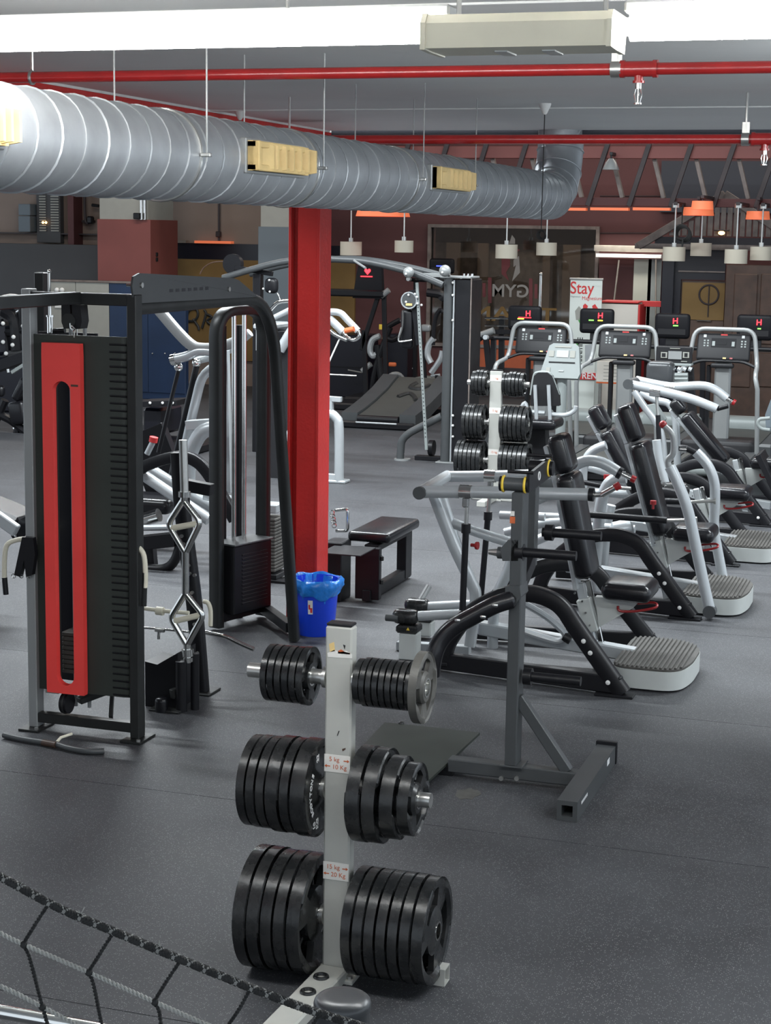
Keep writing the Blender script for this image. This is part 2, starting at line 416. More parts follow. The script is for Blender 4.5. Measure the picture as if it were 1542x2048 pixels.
# low ceiling slab and hall roof
m = MB(); m.bb((-4.02, -1, 3.10), (6, 10.93, 3.45)); ceil = struct('ceiling', m, K['ceil'])
for yy_ in (3.35, 4.9, 8.98):
    m = MB(); m.bb((-4.0, yy_, 3.093), (6, yy_ + 0.05, 3.10), .002); struct('ceiling_seam', m, K['ceil'], ceil)
m = MB(); m.bb((-17, -1, 5.2), (6, 27, 5.4)); struct('ceiling_hall', m, K['roofd'])
m = MB(); m.bb((-17, -4, 0), (-5.5, -3.8, 5.2)); struct('blocker_wall', m, K['beige'])  # unseen wall piece added to block world glow reflected in the window pane
# red edge beam beside the slab, white plaster fillet
colX0 = at(575, 800, 9.88).x; colX1 = at(637, 800, 9.88).x
cx = (colX0 + colX1) / 2
m = MB()
m.bb((-4.06, -1, 3.088), (-4.0, 11.05, 3.11)); 
struct('trim_1', m, K['white_trim'])
m = MB()
bx = -4.10
m.bb((bx - .12, -1, 3.065), (bx + .10, 11.0, 3.088), .003); m.bb((bx - .03, -1, 2.80), (bx + .085, 11.0, 3.065)); m.bb((bx - .12, -1, 2.78), (bx + .10, 11.0, 2.80), .003)
struct('trim_2', m, K['red'])
# second red beam along the slab's far edge
m = MB(); m.bb((-4.2, 10.95, 3.04), (6, 11.12, 3.12), .003); struct('trim_3', m, K['roofd'])
# red H-section steel column
m = MB(); d = 0.20; t = 0.016
y0 = 9.88
m.bb((colX0, y0, 0), (colX0 + t, y0 + d, 3.0), .002); m.bb((colX1 - t, y0, 0), (colX1, y0 + d, 3.0), .002)
m.bb((colX0 + t, y0 + d / 2 - .03, 0), (colX1 - t, y0 + d / 2 - .018, 3.0))
m.bb((colX0 + .055, y0 + .012, 0), (colX1 - t, y0 + d / 2 - .03, 3.0), .004)
colm = struct('trim_4', m, K['red'])
m = MB(); m.bb((colX0 - .42, y0 + .02, 2.86), (colX1 + .02, y0 + d - .02, 3.0), .003); struct('steel_bracket', m, K['red'], colm)
m = MB(); m.bb((colX0 - .03, y0 - .03, 0.0), (colX1 + .03, y0 + d + .03, .012), .003); struct('base_plate', m, K['red'], colm)

# ---------------- back wall with window opening
Yb = 25.0
wx0, wx1 = at(862, 560, Yb).x, at(1190, 560, Yb).x
wz0, wz1 = at(1000, 690, Yb).z, at(1000, 457, Yb).z
m = MB()
m.bb((-9.4, Yb, 0), (wx0, Yb + .2, 5.2)); m.bb((wx1, Yb, 0), (6, Yb + .2, 5.2)); m.bb((wx0, Yb, 0), (wx1, Yb + .2, wz0)); m.bb((wx0, Yb, wz1), (wx1, Yb + .2, 5.2))
wb = struct('wall_back', m, K['maroon'])
m = MB(); m.bb((-17, Yb, 0), (-9.4, Yb + .2, 5.2)); struct('wall_back_left', m, K['beige'])
# recess lines of the maroon panels
for px0, px1, py in ((1200, 1330, 466), (1200, 1330, 392)):
    a = at(px0, py, Yb - .01); b = at(px1, py, Yb - .01); m = MB(); m.bar(a, b, .01, .012); struct('wall_batten', m, K['wood_d'], wb)
# window: frame, pane, room behind it
m = MB(); fr = .05
for lo, hi in (((wx0 - fr, Yb - .06, wz0 - fr), (wx0, Yb + .1, wz1 + fr)), ((wx1, Yb - .06, wz0 - fr), (wx1 + fr, Yb + .1, wz1 + fr)),
               ((wx0, Yb - .06, wz1), (wx1, Yb + .1, wz1 + fr)), ((wx0, Yb - .06, wz0 - fr), (wx1, Yb + .1, wz0))): m.bb(lo, hi, .004)
win = struct('window_1', m, K['wood_l'])
m = MB(); m.bb((wx0, Yb + .02, wz0), (wx1, Yb + .03, wz1)); struct('pane', m, K['glass'], win)
m = MB(); m.bb((wx0 - 1, 26.8, 0), (wx1 + 1, 26.9, 5.2)); m2 = m; struct('wall_far', m, K['wood_l'])
m = MB(); z = at(1000, 487, 26.7).z; m.bb((wx0 - .6, 26.7, z), (wx1 + .6, 26.8, 3.2)); struct('trim_5', m, K['darkband'])
for k, (p0, p1) in enumerate(((892, 918), (955, 975), (1085, 1100), (1125, 1160))):
    m = MB(); a = at(p0, 560, 26.65); b = at(p1, 560, 26.65); m.bb((a.x, 26.62, .3), (b.x, 26.7, z)); struct(f'trim_{6 + k}', m, K['beige'])
area('window_room_light', ((wx0 + wx1) / 2, 25.9, 3.3), 2, .3, 9, (1, .85, .65))
# decal on the window: mirrored lettering as seen from inside, helmet emblem and dumbbell bars
decR = K['decal_r']; decW = K['decal_w']
dec = struct('window_lettering', MB().bb(at(1040, 602, Yb - .002), at(1041, 603, Yb - .001)), decR, win)
c = at(1020, 583, Yb)
textmesh('lettering', 'GYM', .26, decW, win, (c.x, Yb + .012, c.z), (1, 0, 0), (0, 0, 1), mirror=True, bold=.004, sx=1.05)
c = at(1024, 630, Yb)
textmesh('lettering', 'TITAN', .30, K['mustard'], win, (c.x, Yb + .012, c.z), (1, 0, 0), (0, 0, 1), mirror=True, bold=.004, sx=1.55)
def decal(pts, mt):
    m = MB(); m.prism([at(x, y, Yb + .008) for x, y in pts], (0, .004, 0)); struct('emblem', m, mt, win)
decal([(1003, 515), (1020, 518), (1020, 532), (1012, 545), (1018, 562), (1003, 548)], decR)
decal([(1038, 512), (1027, 520), (1027, 534), (1032, 530), (1024, 563), (1040, 545)], decW)
decal([(1024, 470), (1018, 488), (1030, 488), (1030, 478)], decW)
decal([(1002, 500), (1022, 512), (1040, 500), (1024, 492)], decR)
for x0, x1, ya, yb in ((976, 983, 555, 606), (965, 971, 566, 594), (958, 961, 575, 585), (1058, 1065, 557, 612), (1069, 1075, 568, 597)):
    decal([(x0, ya), (x1, ya), (x1, yb), (x0, yb)], decR)
# orange panel under the window and dark skirting
a, b = at(945, 676, Yb), at(1180, 742, Yb)
m = MB(); m.bb((a.x, Yb - .03, b.z), (b.x, Yb, a.z)); struct('trim_10', m, K['orangewall'])
m = MB(); m.bb((a.x, Yb - .04, 0), (b.x, Yb, b.z)); struct('baseboard_back', m, K['wood_d'])
# left part of the back wall: strip lights shelf, dark band, mustard band, dark grey wainscot
a, b = at(326, 485, Yb), at(518, 521, Yb)
m = MB(); m.bb((a.x, Yb - .05, b.z), (b.x + 1.6, Yb, a.z)); struct('trim_11', m, K['darkband'])
m = MB(); m.bb((a.x, Yb - .12, a.z), (a.x + .45, Yb, a.z + .04)); struct('trim_12', m, K['foil'])
c = at(395, 484, Yb); e_ = at(468, 484, Yb); m = MB(); m.bb((c.x, Yb - .12, a.z), (e_.x, Yb, a.z + .04)); struct('trim_13', m, K['orange_glow'])
m = MB(); m.bb((a.x, Yb - .05, 0.4), (b.x + 1.6, Yb, b.z)); struct('trim_14', m, K['mustard'])
a, b = at(-30, 486, 24.6), at(196, 600, 24.6)
m = MB(); m.bb((-17, 24.6, 0), (b.x + .3, 25, a.z)); struct('trim_15', m, K['dgrey'])
m = MB(); a2 = at(30, 466, 24.9); m.bb((-17, 24.86, a2.z - .01), (b.x + .2, 25, a2.z + .01)); struct('trim_16', m, K['wood_d'])
a, b = at(147, 385, 24.9), at(160, 490, 24.9); m = MB(); m.bb((a.x, 24.7, 1.5), (b.x, 25, 5.2)); struct('trim_17', m, K['maroon'])
# ---------------- pillars
def pillar(x0, x1, ytop, Y, up, low, lowtop, depth, n):
    a = at(x0, 520, Y); b = at(x1, 520, Y); zt = at(x0, lowtop, Y).z
    m = MB(); m.bb((a.x, Y, 0), (b.x, Y + depth, zt), .006); p = struct(f'trim_{n}', m, low)
    m = MB(); m.bb((a.x + .03, Y + .03, zt), (b.x - .05, Y + depth - .05, 5.2)); struct('pillar_upper', m, up, p); return p, zt
p1, z1 = pillar(195, 301, 437, 23.3, K['palegrey'], K['terra'], 438, .95, 18)
p2, z2 = pillar(516, 583, 452, 23.5, K['palegrey'], K['bluegrey'], 453, .9, 19)
m = MB()
for px_ in (283, 290): c = at(px_, 420, 23.27); m.cyl((c.x, 23.27, z1), (c.x, 23.27, 4.4), .022, 8)
struct('steel_pipe', m, K['chrome'], p1)
m = MB(); c = at(274, 432, 23.25); m.box(c, (.09, .09, .09), None, .01); struct('junction_box', m, K['black'], p1)
# ---------------- truss of the hall, W pattern
Yt = 22.0
tx0, tx1 = at(640, 400, Yt).x, 3.0
zt1 = at(1300, 317, Yt).z; zt0 = at(1300, 292, Yt).z; zb1 = at(1300, 396, Yt).z; zb0 = at(1300, 413, Yt).z
m = MB(); m.bb((tx0, Yt, zt1), (tx1, Yt + .12, zt0), .005); truss = struct('trim_20', m, K['terra'])
m = MB(); m.bb((tx0, Yt, zb0), (tx1, Yt + .12, zb1), .005); struct('bottom_chord', m, K['maroon'], truss)
per = (at(1305, 360, Yt).x - at(1222, 360, Yt).x)
k = 0; x = at(1220, 290, Yt).x - per * 8
while x < tx1 - per:
    m = MB(); m.bar((x, Yt - .03, zt0 + .1), (x - per * .48, Yt - .03, zb0), .06, .05, (0, 1, 0)); struct('web_member', m, K['wood_d'], truss)
    m = MB(); m.bar((x + .02, Yt + .14, zt1), (x + per * .30, Yt + .14, zb1), .05, .09, (0, 1, 0)); struct('web_member', m, K['wood_l'], truss)
    x += per
for p0, p1_ in ((1085, 1172), (1181, 1257), (1266, 1340)):
    a = at(p0, 418, Yt); b = at(p1_, 418, Yt); m = MB(); m.bb((a.x, Yt - .02, a.z - .015), (b.x, Yt + .1, a.z + .02)); struct('chord_glow_strip', m, K['orange_glow'], truss)  # glowing strips painted in for tube light on the chord's underside
m = MB(); m.bb((-14, 16.0, 4.0), (6, 16.15, 4.2)); struct('trim_21', m, K['roofd'])
a = at(1325, 322, 24.95); m = MB(); m.bb((a.x, 24.88, at(1400, 425, 24.95).z), (3, 25.0, a.z)); struct('trim_22', m, K['nightblue'])

# ---------------- timber porch at the far right
Yp = 23.4
P = lambda x, y: at(x, y, Yp)
apx = P(1450, 388); lft = P(1277, 492)
slope = (apx.z - lft.z) / (apx.x - lft.x)
base_z = P(1400, 472).z
porch = thing('timber_porch', 'grey timber gable front with upright planks over the dark doorway', 'porch', (apx.x, Yp, 0))
m = MB(); m.bar(lft, apx, .10, .09, (0, 1, 0)); part('rafter', m, K['wood_l'], porch)
rgt = V((2 * apx.x - lft.x, Yp, lft.z)); m = MB(); m.bar(apx, rgt, .10, .09, (0, 1, 0)); part('rafter', m, K['wood_l'], porch)
pw = .085; x = lft.x + .15
while x < rgt.x - .15:
    top = apx.z - abs(x - apx.x) * slope - .06
    if top > base_z + .04:
        m = MB(); m.bb((x, Yp + .02, base_z), (x + pw - .018, Yp + .05, top), .003); part('plank', m, K['wood_l'], porch)
    x += pw
m = MB(); a = P(1310, 473); b = P(1310, 487); m.bb((a.x, Yp, b.z), (rgt.x, Yp + .06, a.z)); part('lintel', m, K['darkband'], porch)
m = MB(); c = P(1270, 490); dd = P(1270, 497); m.bb((c.x, Yp - .02, dd.z), (rgt.x, Yp + .06, b.z)); part('header_board', m, K['wood_l'], porch)
m = MB(); x0 = P(1322, 600).x; x1 = P(1345, 600).x; m.bb((x0, Yp, 0), (x1, Yp + .12, dd.z), .004); part('post', m, K['darkband'], porch)
m = MB(); x0 = P(1345, 600).x; x1 = P(1446, 600).x; m.bb((x0, Yp + .1, P(1400, 560).z), (x1, Yp + .16, dd.z)); part('door_head', m, K['darkband'], porch)
m = MB(); z_ = P(1400, 543).z; m.bb((x0 + .05, Yp + .07, z_ - .012), (x1, Yp + .10, z_ + .006)); part('ledge', m, K['wood_l'], porch)
m = MB(); x2 = P(1358, 600).x; m.bb((x0, Yp + .1, 0), (x2, Yp + .16, P(1400, 560).z)); part('jamb', m, K['darkband'], porch)
# glazed amber door behind
m = MB(); m.bb((x2, Yp + .16, 0), (x1, Yp + .20, P(1400, 562).z)); dr = struct('door_1', m, K['wood'])
m = MB(); a = P(1362, 565); b = P(1444, 642); m.bb((a.x, Yp + .14, b.z), (b.x, Yp + .16, a.z)); struct('door_panel', m, K['mustard'], dr)
m = MB(); c = P(1415, 590); m.torus((c.x, Yp + .13, c.z), (0, 1, 0), .13, .012); m.cyl((c.x, Yp + .13, c.z - .3), (c.x, Yp + .13, c.z + .13), .008, 6); struct('door_ornament', m, K['wood_d'], dr)
m = MB(); a = P(1405, 642); m.box((a.x, Yp + .12, a.z), (.2, .03, .015), None, .003); struct('door_handle', m, K['chrome'], dr)
# panelled timber wall to the right of the door
m = MB(); x0 = P(1450, 600).x; m.bb((x0, Yp - .02, 0), (3.0, Yp + .12, P(1500, 530).z), .005); pan = struct('trim_23', m, K['wood'])
for (xa, xb, ya, yb) in ((1470, 1510, 547, 690), (1523, 1570, 547, 690), (1462, 1500, 705, 775), (1512, 1560, 705, 775)):
    a = P(xa, ya); b = P(xb, yb); m = MB()
    m.bb((a.x, Yp - .045, b.z), (b.x, Yp - .02, a.z), .012); struct('raised_panel', m, K['wood'], pan)
# lit shop opening left of the porch
Ys = 24.6
S = lambda x, y: at(x, y, Ys)
m = MB(); a = S(1188, 490); b = S(1328, 505); m.bb((a.x, Ys, b.z), (b.x, Ys + .1, a.z), .005); sh = struct('trim_24', m, K['foil'])
m = MB(); a2 = S(1192, 507); b2 = S(1323, 517); m.bb((a2.x, Ys - .02, b2.z), (b2.x, Ys + .08, a2.z), .004); struct('header_strip', m, K['white_trim'], sh)
m = MB(); a2 = S(1192, 517); b2 = S(1320, 740); m.bb((a2.x, Ys + .25, 0), (b2.x, Ys + .3, a2.z)); struct('dark_backing', m, K['maroon'], sh)
m = MB(); a2 = S(1266, 518); b2 = S(1293, 720); m.bb((a2.x, Ys + .1, b2.z), (b2.x, Ys + .13, a2.z)); struct('white_jamb', m, K['shop'], sh)
m = MB(); a2 = S(1295, 518); b2 = S(1313, 720); m.bb((a2.x, Ys + .1, b2.z), (b2.x, Ys + .13, a2.z)); struct('grey_jamb', m, K['lgrey'], sh)
m = MB(); m.cyl(S(1238, 520), S(1228, 602), .012, 6); m.cyl(S(1312, 518), S(1311, 720), .012, 6); struct('thin_rail', m, K['foil'], sh)
area('shop_light', (S(1255, 500).x, Ys - .15, S(1255, 500).z + .25), .9, .15, 10, (1, .95, .85))
# ================================================================== CEILING SERVICES
# galvanised spiral duct
dX, dZ, dR = -2.45, 2.68, 0.142
duct = thing('spiral_duct', 'galvanised spiral ventilation duct hung under the low ceiling', 'duct', (dX, 6, dZ))
path = [(dX, 0.6, dZ), (dX, 10.62, dZ)]
el = [(dX, 10.62 + .36 * math.sin(t), dZ + .36 * (1 - math.cos(t))) for t in [PI / 2 * k / 8 for k in range(1, 9)]]
m = MB(); m.tube(path, dR, 40); part('duct_pipe', m, K['galv'], duct)
m = MB(); m.tube([(dX, 10.6, dZ)] + el, dR * 1.03, 40); part('duct_elbow', m, K['galv'], duct)
top = el[-1]; m = MB(); m.tube([top, (dX, top[1], 4.9)], dR * 1.03, 40); part('duct_riser', m, K['galv'], duct)
m = MB()
for k in (0, 2, 4, 6):
    p = V(el[k]); t = (V(el[k + 1]) - V(el[k - 1] if k else (dX, 10.6, dZ))); m.torus(p, t, dR * 1.035, .006, 36, 6)
m.torus((dX, top[1], dZ + .62), (0, 0, 1), dR * 1.04, .007, 36, 6)
part('elbow_seam', m, K['galv'], duct)
m = MB(); hp = []; pitch = .135; y = .7
N = int((10.5 - .7) / pitch * 26)
for k in range(N):
    t = 2 * PI * k / 26; hp.append((dX + (dR + .001) * math.cos(t), .7 + pitch * k / 26, dZ + (dR + .001) * math.sin(t)))
m.tube(hp, .0042, 4); part('spiral_seam', m, K['galv'], duct)
def dY(x, y): return ax(x, y, dX + dR).y
for xs_ in (402, 637, 838, 943):
    Y = dY(xs_, 340); m = MB(); m.torus((dX, Y, dZ), (0, 1, 0), dR + .002, .006, 36, 6)
    for s in (-1, 1):
        m.box((dX + s * (dR + .018), Y, dZ), (.035, .02, .012), None, .002)
    part('hanger_strap', m, K['steel'], duct)
    for s in (-1, 1):
        m = MB(); m.cyl((dX + s * (dR + .02), Y, dZ - .02), (dX + s * (dR + .02), Y, 3.1), .003, 6); part('hanger_rod', m, K['silver_d'], duct)
# cream supply grilles set in the duct side
def vent(Y0, Y1):
    zc = dZ + .016; h = .050; X = dX + dR
    fr = MB(); fr.box((X - .012, (Y0 + Y1) / 2, zc), (.03, Y1 - Y0 + .03, h * 2 + .02), None, .004)
    f = part('vent_flange', fr, K['silver_d'], duct)
    m = MB(); L = Y1 - Y0
    m.bb((X, Y0, zc - h), (X + .045, Y0 + .02, zc + h), .003)
    m.bb((X, Y0, zc + h - .022), (X + .034, Y1 - .06, zc + h), .003); m.bb((X, Y0, zc - h), (X + .034, Y1 - .06, zc - h + .022), .003)
    m.bb((X, Y0, zc - h), (X + .022, Y1, zc + h))
    g = part('supply_grille', m, K['cream'], duct)
    n = 5
    for k in range(n + 1):
        y = Y0 + L * (.30 + .70 * k / n); b = MB()
        b.prism([(X, y - .012, zc - h), (X + .046, y + .012, zc - h * .8), (X + .046, y + .012, zc + h * .8), (X, y - .012, zc + h)], (0, .012, 0)); part('louvre_blade', b, K['cream'], g)
    b = MB(); b.prism([(X, Y0 + .02, zc - h), (X + .040, Y0 + L * .26, zc - h * .8), (X + .040, Y0 + L * .26, zc + h * .8), (X, Y0 + .02, zc + h)], (0, .014, 0)); part('louvre_blade', b, K['cream'], g)
vent(dY(494, 320), dY(606, 327)); vent(dY(864, 368), dY(932, 372)); vent(dY(-120, 270), dY(2, 270))
# ---------------- red sprinkler pipes
def pipe(name, Y, py, x_tee, r, label, hang_x, rod_top=True):
    z = at(900, py, Y).z
    th = thing(name, label, 'pipe', (-1, Y, z))
    m = MB(); m.cyl((-3.95, Y, z), (3.6, Y, z), r, 18); part('pipe_run', m, K['red_pipe'], th)
    t = at(x_tee, py, Y)
    m = MB(); m.cyl((t.x - .05, Y, z), (t.x + .05, Y, z), r * 1.3, 18); m.cyl((t.x - .06, Y, z), (t.x - .045, Y, z), r * 1.45, 18); m.cyl((t.x + .045, Y, z), (t.x + .06, Y, z), r * 1.45, 18); m.cyl((t.x, Y, z), (t.x, Y, z - r * 2.2), r * .75, 14); m.cyl((t.x, Y, z - r * 1.9), (t.x, Y, z - r * 2.3), r * 1.0, 14)
    part('pipe_tee', m, K['red_pipe'], th)
    m = MB(); b = z - r * 2.3; m.cyl((t.x, Y, b), (t.x, Y, b - .018), r * .55, 12)
    for s in (-1, 1): m.tube([(t.x + s * r * .4, Y, b - .015), (t.x + s * r * .62, Y, b - .035), (t.x + s * r * .3, Y, b - .062)], r * .13, 6)
    m.cyl((t.x, Y, b - .018), (t.x, Y, b - .06), r * .16, 6); m.lathe([(0, -.066), (r * .7, -.066), (r * .7, -.062), (0, -.062)], (t.x, Y, b), (0, 0, 1), 14)
    part('sprinkler_head', m, K['chrome'], th)
    h = at(hang_x, py, Y)
    m = MB(); m.sweep([(h.x, Y + a_, z + b_) for a_, b_ in [(r * 1.35 * math.sin(k * PI / 6 + PI * .15), r * 1.25 * math.cos(k * PI / 6 + PI * .15)) for k in range(11)]], .035, .006, (1, 0, 0))
    m.bb((h.x - .0175, Y - .004, z + r * 1.2), (h.x + .0175, Y + .004, z + r * 1.2 + .05), .001); part('pipe_clamp', m, K['steel'], th)
    m = MB(); m.cyl((h.x, Y, z + r * 1.2), (h.x, Y, 3.1), .006, 6); part('hanger_rod', m, K['steel'], th)
    for hx in (-3.2, 1.6):
        m = MB(); m.torus((hx, Y, z), (1, 0, 0), r * 1.15, .006, 16, 6); m.cyl((hx, Y, z + r), (hx, Y, 3.1), .006, 6); part('pipe_clamp', m, K['steel'], th)
    return th
pipe('sprinkler_pipe', 5.62, 143, 1278, .0195, 'glossy red sprinkler pipe crossing above the duct, nearer the strip lights', 1233)
pipe('sprinkler_pipe', 8.15, 279, 1530, .0225, 'dull red sprinkler pipe hung on rods behind the duct, farther one', 1491)
# ---------------- fluorescent strip fittings
def strip(x_tube0, x_tube1, Y, pref, label, house):
    z = at(*pref, Y).z; a = at(x_tube0, pref[1], Y); b = at(x_tube1, pref[1], Y); a.z = b.z = z
    th = thing('strip_light', label, 'ceiling light', ((a.x + b.x) / 2, Y, z), 'strip lights under the low ceiling')
    m = MB(); m.cyl((a.x, Y, z), (b.x, Y, z), .031, 20); part('lamp_tube', m, K['glow'], th)
    m = MB(); m.bb((a.x - .02, Y + .012, z + .032), (b.x + .02, Y + .12, z + .06), .006); part('tray', m, K['silver_d'], th)
    m = MB()
    for x in (a.x, b.x): m = MB(); m.cyl((x - .035, Y, z), (x + .035, Y, z), .020, 14); part('lamp_holder', m, K['ivory'], th)
    for t in (.2, .8):
        m = MB(); x = a.x + (b.x - a.x) * t; m.cyl((x, Y + .06, z + .05), (x, Y + .06, 3.1), .005, 6); part('hanger_rod', m, K['steel'], th)
    return a, b, z
Yl = 3.9
a, b, zl = strip(-560, 878, Yl, (300, 72), 'long glowing strip light reaching to the left edge above the duct', True)
c, d2, _ = strip(1262, 2700, Yl, (1400, 51), 'long glowing strip light reaching to the right edge of the view', True)
hb = thing('ballast_box', 'ivory ballast housing between the two glowing strip lights', 'light housing', ((b.x + c.x) / 2, Yl, zl))
p0, p1 = at(868, 60, Yl), at(1232, 50, Yl)
zt, zbm = at(1050, 33, Yl).z, at(1050, 92, Yl).z; zl = (zt + zbm) / 2
m = MB()
sec = lambda X: [(X, Yl - .07, zt), (X, Yl - .085, zt - .02), (X, Yl - .085, zt - .075), (X, Yl - .03, zbm - .012), (X, Yl + .07, zbm - .012), (X, Yl + .09, zt)]
m.prism(sec(p0.x), (p1.x - p0.x, 0, 0)); part('housing', m, K['ivory'], hb)
m = MB()
for X in (p0.x - .006, p1.x - .004): m = MB(); m.prism([(q[0], Yl + (q[1] - Yl) * 1.06, zl + (q[2] - zl) * 1.07) for q in sec(X)], (.012, 0, 0)); part('end_cap', m, K['ivory'], hb)
m = MB(); hx = (p0.x + p1.x) / 2
for t in (.36, .62): m = MB(); m.bb((p0.x + (p1.x - p0.x) * t, Yl - .03, zbm - .016), (p0.x + (p1.x - p0.x) * t + .03, Yl + .06, zbm - .010), .001); part('clip', m, K['steel'], hb)
m = MB(); m.cyl((p1.x - .03, Yl + .03, zt - .01), (p1.x - .03, Yl + .03, 3.1), .006, 6); m.cyl((p0.x + .05, Yl + .03, zt - .01), (p0.x + .05, Yl + .03, 3.1), .006, 6); part('hanger_rod', m, K['steel'], hb)
# ---------------- ceiling roses with cords
for px_, py_, yend, lab in ((1090, 207, 462, 'white ceiling rose whose cord drops past the duct elbow'), (480, 220, 300, 'white ceiling rose whose cord goes down behind the duct')):
    p = fl(px_, py_, 3.1)
    th = thing('ceiling_rose', lab, 'ceiling rose', (p.x, p.y, 3.1))
    m = MB(); m.lathe([(0.032, 0), (.030, -.012), (.012, -.05), (.006, -.055), (0, -.055)], p); part('cone_cover', m, K['white_trim'], th)
    ze = at(px_, yend, p.y).z
    m = MB(); m.cyl((p.x, p.y, 3.05), (p.x, p.y, ze), .0025, 6); part('cord', m, K['rope'], th)
    m = MB()
    for k in range(3): m.torus((p.x + .004 * k, p.y, ze - .02), (.3 * k, 1, .2 * k), .022, .004, 14, 6)
    part('cord_coil', m, K['rope'], th)
# ---------------- pendant lamps under the truss
pend = [(702, 497, 41, 'creamlamp', 'cream drum pendant nearest the red column'), (808, 493, 36, 'creamlamp', 'pale drum pendant hanging alone over the cable tower'), (1013, 503, 43, 'creamlamp', 'cream drum pendant in front of the left half of the gym window'), (1093, 498, 40, 'creamlamp', 'cream drum pendant in front of the right half of the gym window'),
        (1348, 508, 45, 'creamlamp', 'grey-lit drum pendant next to the black cable loop'), (1402, 499, 42, 'creamlamp', 'cream drum pendant just right of the black cable loop'), (1472, 513, 46, 'creamlamp', 'grey drum pendant in front of the panelled timber wall, lower one'), (1522, 507, 44, 'creamlamp', 'cream drum pendant at the right edge of the view')]
for i, (px_, py_, wd, mt, lab) in enumerate(pend):
    Y = Yt + (.06, -.5, -.4, .06, -.6, .06, -.9, -.5)[i]
    c = at(px_, py_, Y); r = (at(px_ + wd / 2, py_, Y) - c).length; h = r * .62
    th = thing('pendant_lamp', lab, 'pendant lamp', c, 'drum pendants under the truss')
    m = MB(); m.lathe([(r, -h), (r, h), (r * .97, h), (r * .97, -h)], c, (0, 0, 1), 28); m.loops([m.v[:28], m.v[28:56]], caps=False)
    m2 = MB(); m2.lathe([(r, -h), (r, h), (r * .96, h), (r * .96, -h), (r, -h)], c, (0, 0, 1), 28); part('lamp_shade', m2, K['creamlamp'], th)
    m = MB(); m.cyl((c.x, Y, c.z + h), (c.x, Y, zb0 + .02), .010, 8); m.cyl((c.x, Y, c.z + h * .9), (c.x, Y, c.z + h + .05), .03, 10); m.cyl((c.x - r * .96, Y, c.z + h * .9), (c.x + r * .96, Y, c.z + h * .9), .006, 6); m.cyl((c.x, Y, zb0 - .02), (c.x, Y, zb0 + .03), .045, 12)
    part('lamp_stem', m, K['steel'], th)
    if abs(Y - Yt - .06) > .1:
        m = MB(); m.bar((c.x, Y - .05, zb0 + .03), (c.x, Yt + .02, zb0 + .03), .05, .04); part('support_arm', m, K['wood_d'], th)
for px0, px1, py_, lab in ((714, 818, 426, 'wide orange lamp shade partly behind the duct near the column'), (1365, 1428, 424, 'orange lamp shade on the truss left of the gable, broad one'), (1491, 1540, 432, 'orange lamp shade at the right edge under the truss'), (1382, 1427, 412, 'small orange lamp shade above the broad one left of the gable')):
    Y = Yt - (.95 if px0 == 1382 else .25); a = at(px0, py_ + 7, Y); b = at(px1, py_ + 7, Y); c = (a + b) / 2; r = (b - a).length / 2
    th = thing('orange_lamp', lab, 'lamp', c, 'orange lamp shades on the truss')
    m = MB(); m.lathe([(r, 0), (r * .92, .10), (r * .90, .10), (r * .97, 0), (r, 0)], c, (0, 0, 1), 28); part('lamp_shade', m, K['orange_glow'], th)
    m = MB(); m.cyl((c.x, Y, c.z + .02), (c.x, Y, zb1 + .02), .012, 8); m.cyl((c.x - r * .9, Y, c.z + .09), (c.x + r * .9, Y, c.z + .09), .006, 6); m.bar((c.x, Y - .03, zb1), (c.x, Yt + .02, zb1), .04, .04); part('lamp_stem', m, K['wood_d'], th)
c = at(1222, 330, Yt - .2)
th = thing('spot_lamp', 'lit bell-shaped spot lamp hanging from the truss', 'spot lamp', c)
m = MB(); m.lathe([(.11, -.06), (.07, .03), (.03, .08), (.0, .08)], c, (0, 0, 1), 20); part('reflector', m, K['silver_d'], th)
m = MB(); m.lathe([(.0, -.05), (.09, -.05), (.09, -.045), (0, -.04)], c, (0, 0, 1), 20); part('lens', m, K['bulb'], th)
m = MB(); m.cyl((c.x, c.y, c.z + .07), (c.x, c.y, zt1 + .05), .012, 8); m.bar((c.x, c.y - .02, zt1 + .05), (c.x, Yt + .02, zt1 + .05), .04, .04); part('lamp_stem', m, K['black'], th)
c = at(1363, 464, Yt - .45)
th = thing('cable_loop', 'coil of black cable hanging in front of the gable planks', 'cable', c)
m = MB()
for k in range(4): m.torus((c.x + .01 * k, c.y + .012 * k, c.z - .01 * k), (.15 * k - .2, 1, .1 * k), .09, .012, 20, 6)
m.tube([(c.x, c.y, c.z + .08), (c.x, c.y + .02, zb0 + .02)], .008, 6); m.tube([(c.x + .02, c.y, c.z - .08), (c.x + .01, c.y, c.z - .35)], .012, 6)
part('cable_coil', m, K['rope'], th)
c = at(1443, 466, Yp - .05)
th = thing('wall_lamp', 'small amber lamp on the dark lintel under the gable', 'lamp', c)
m = MB(); m.ball(c, .045, 12, .6); part('lamp_glass', m, K['amber'], th)
m = MB(); m.box((c.x, c.y, c.z + .035), (.20, .06, .02), None, .004); m.box((c.x, c.y + .05, c.z), (.04, .06, .06)); part('lamp_bracket', m, K['wood_d'], th)
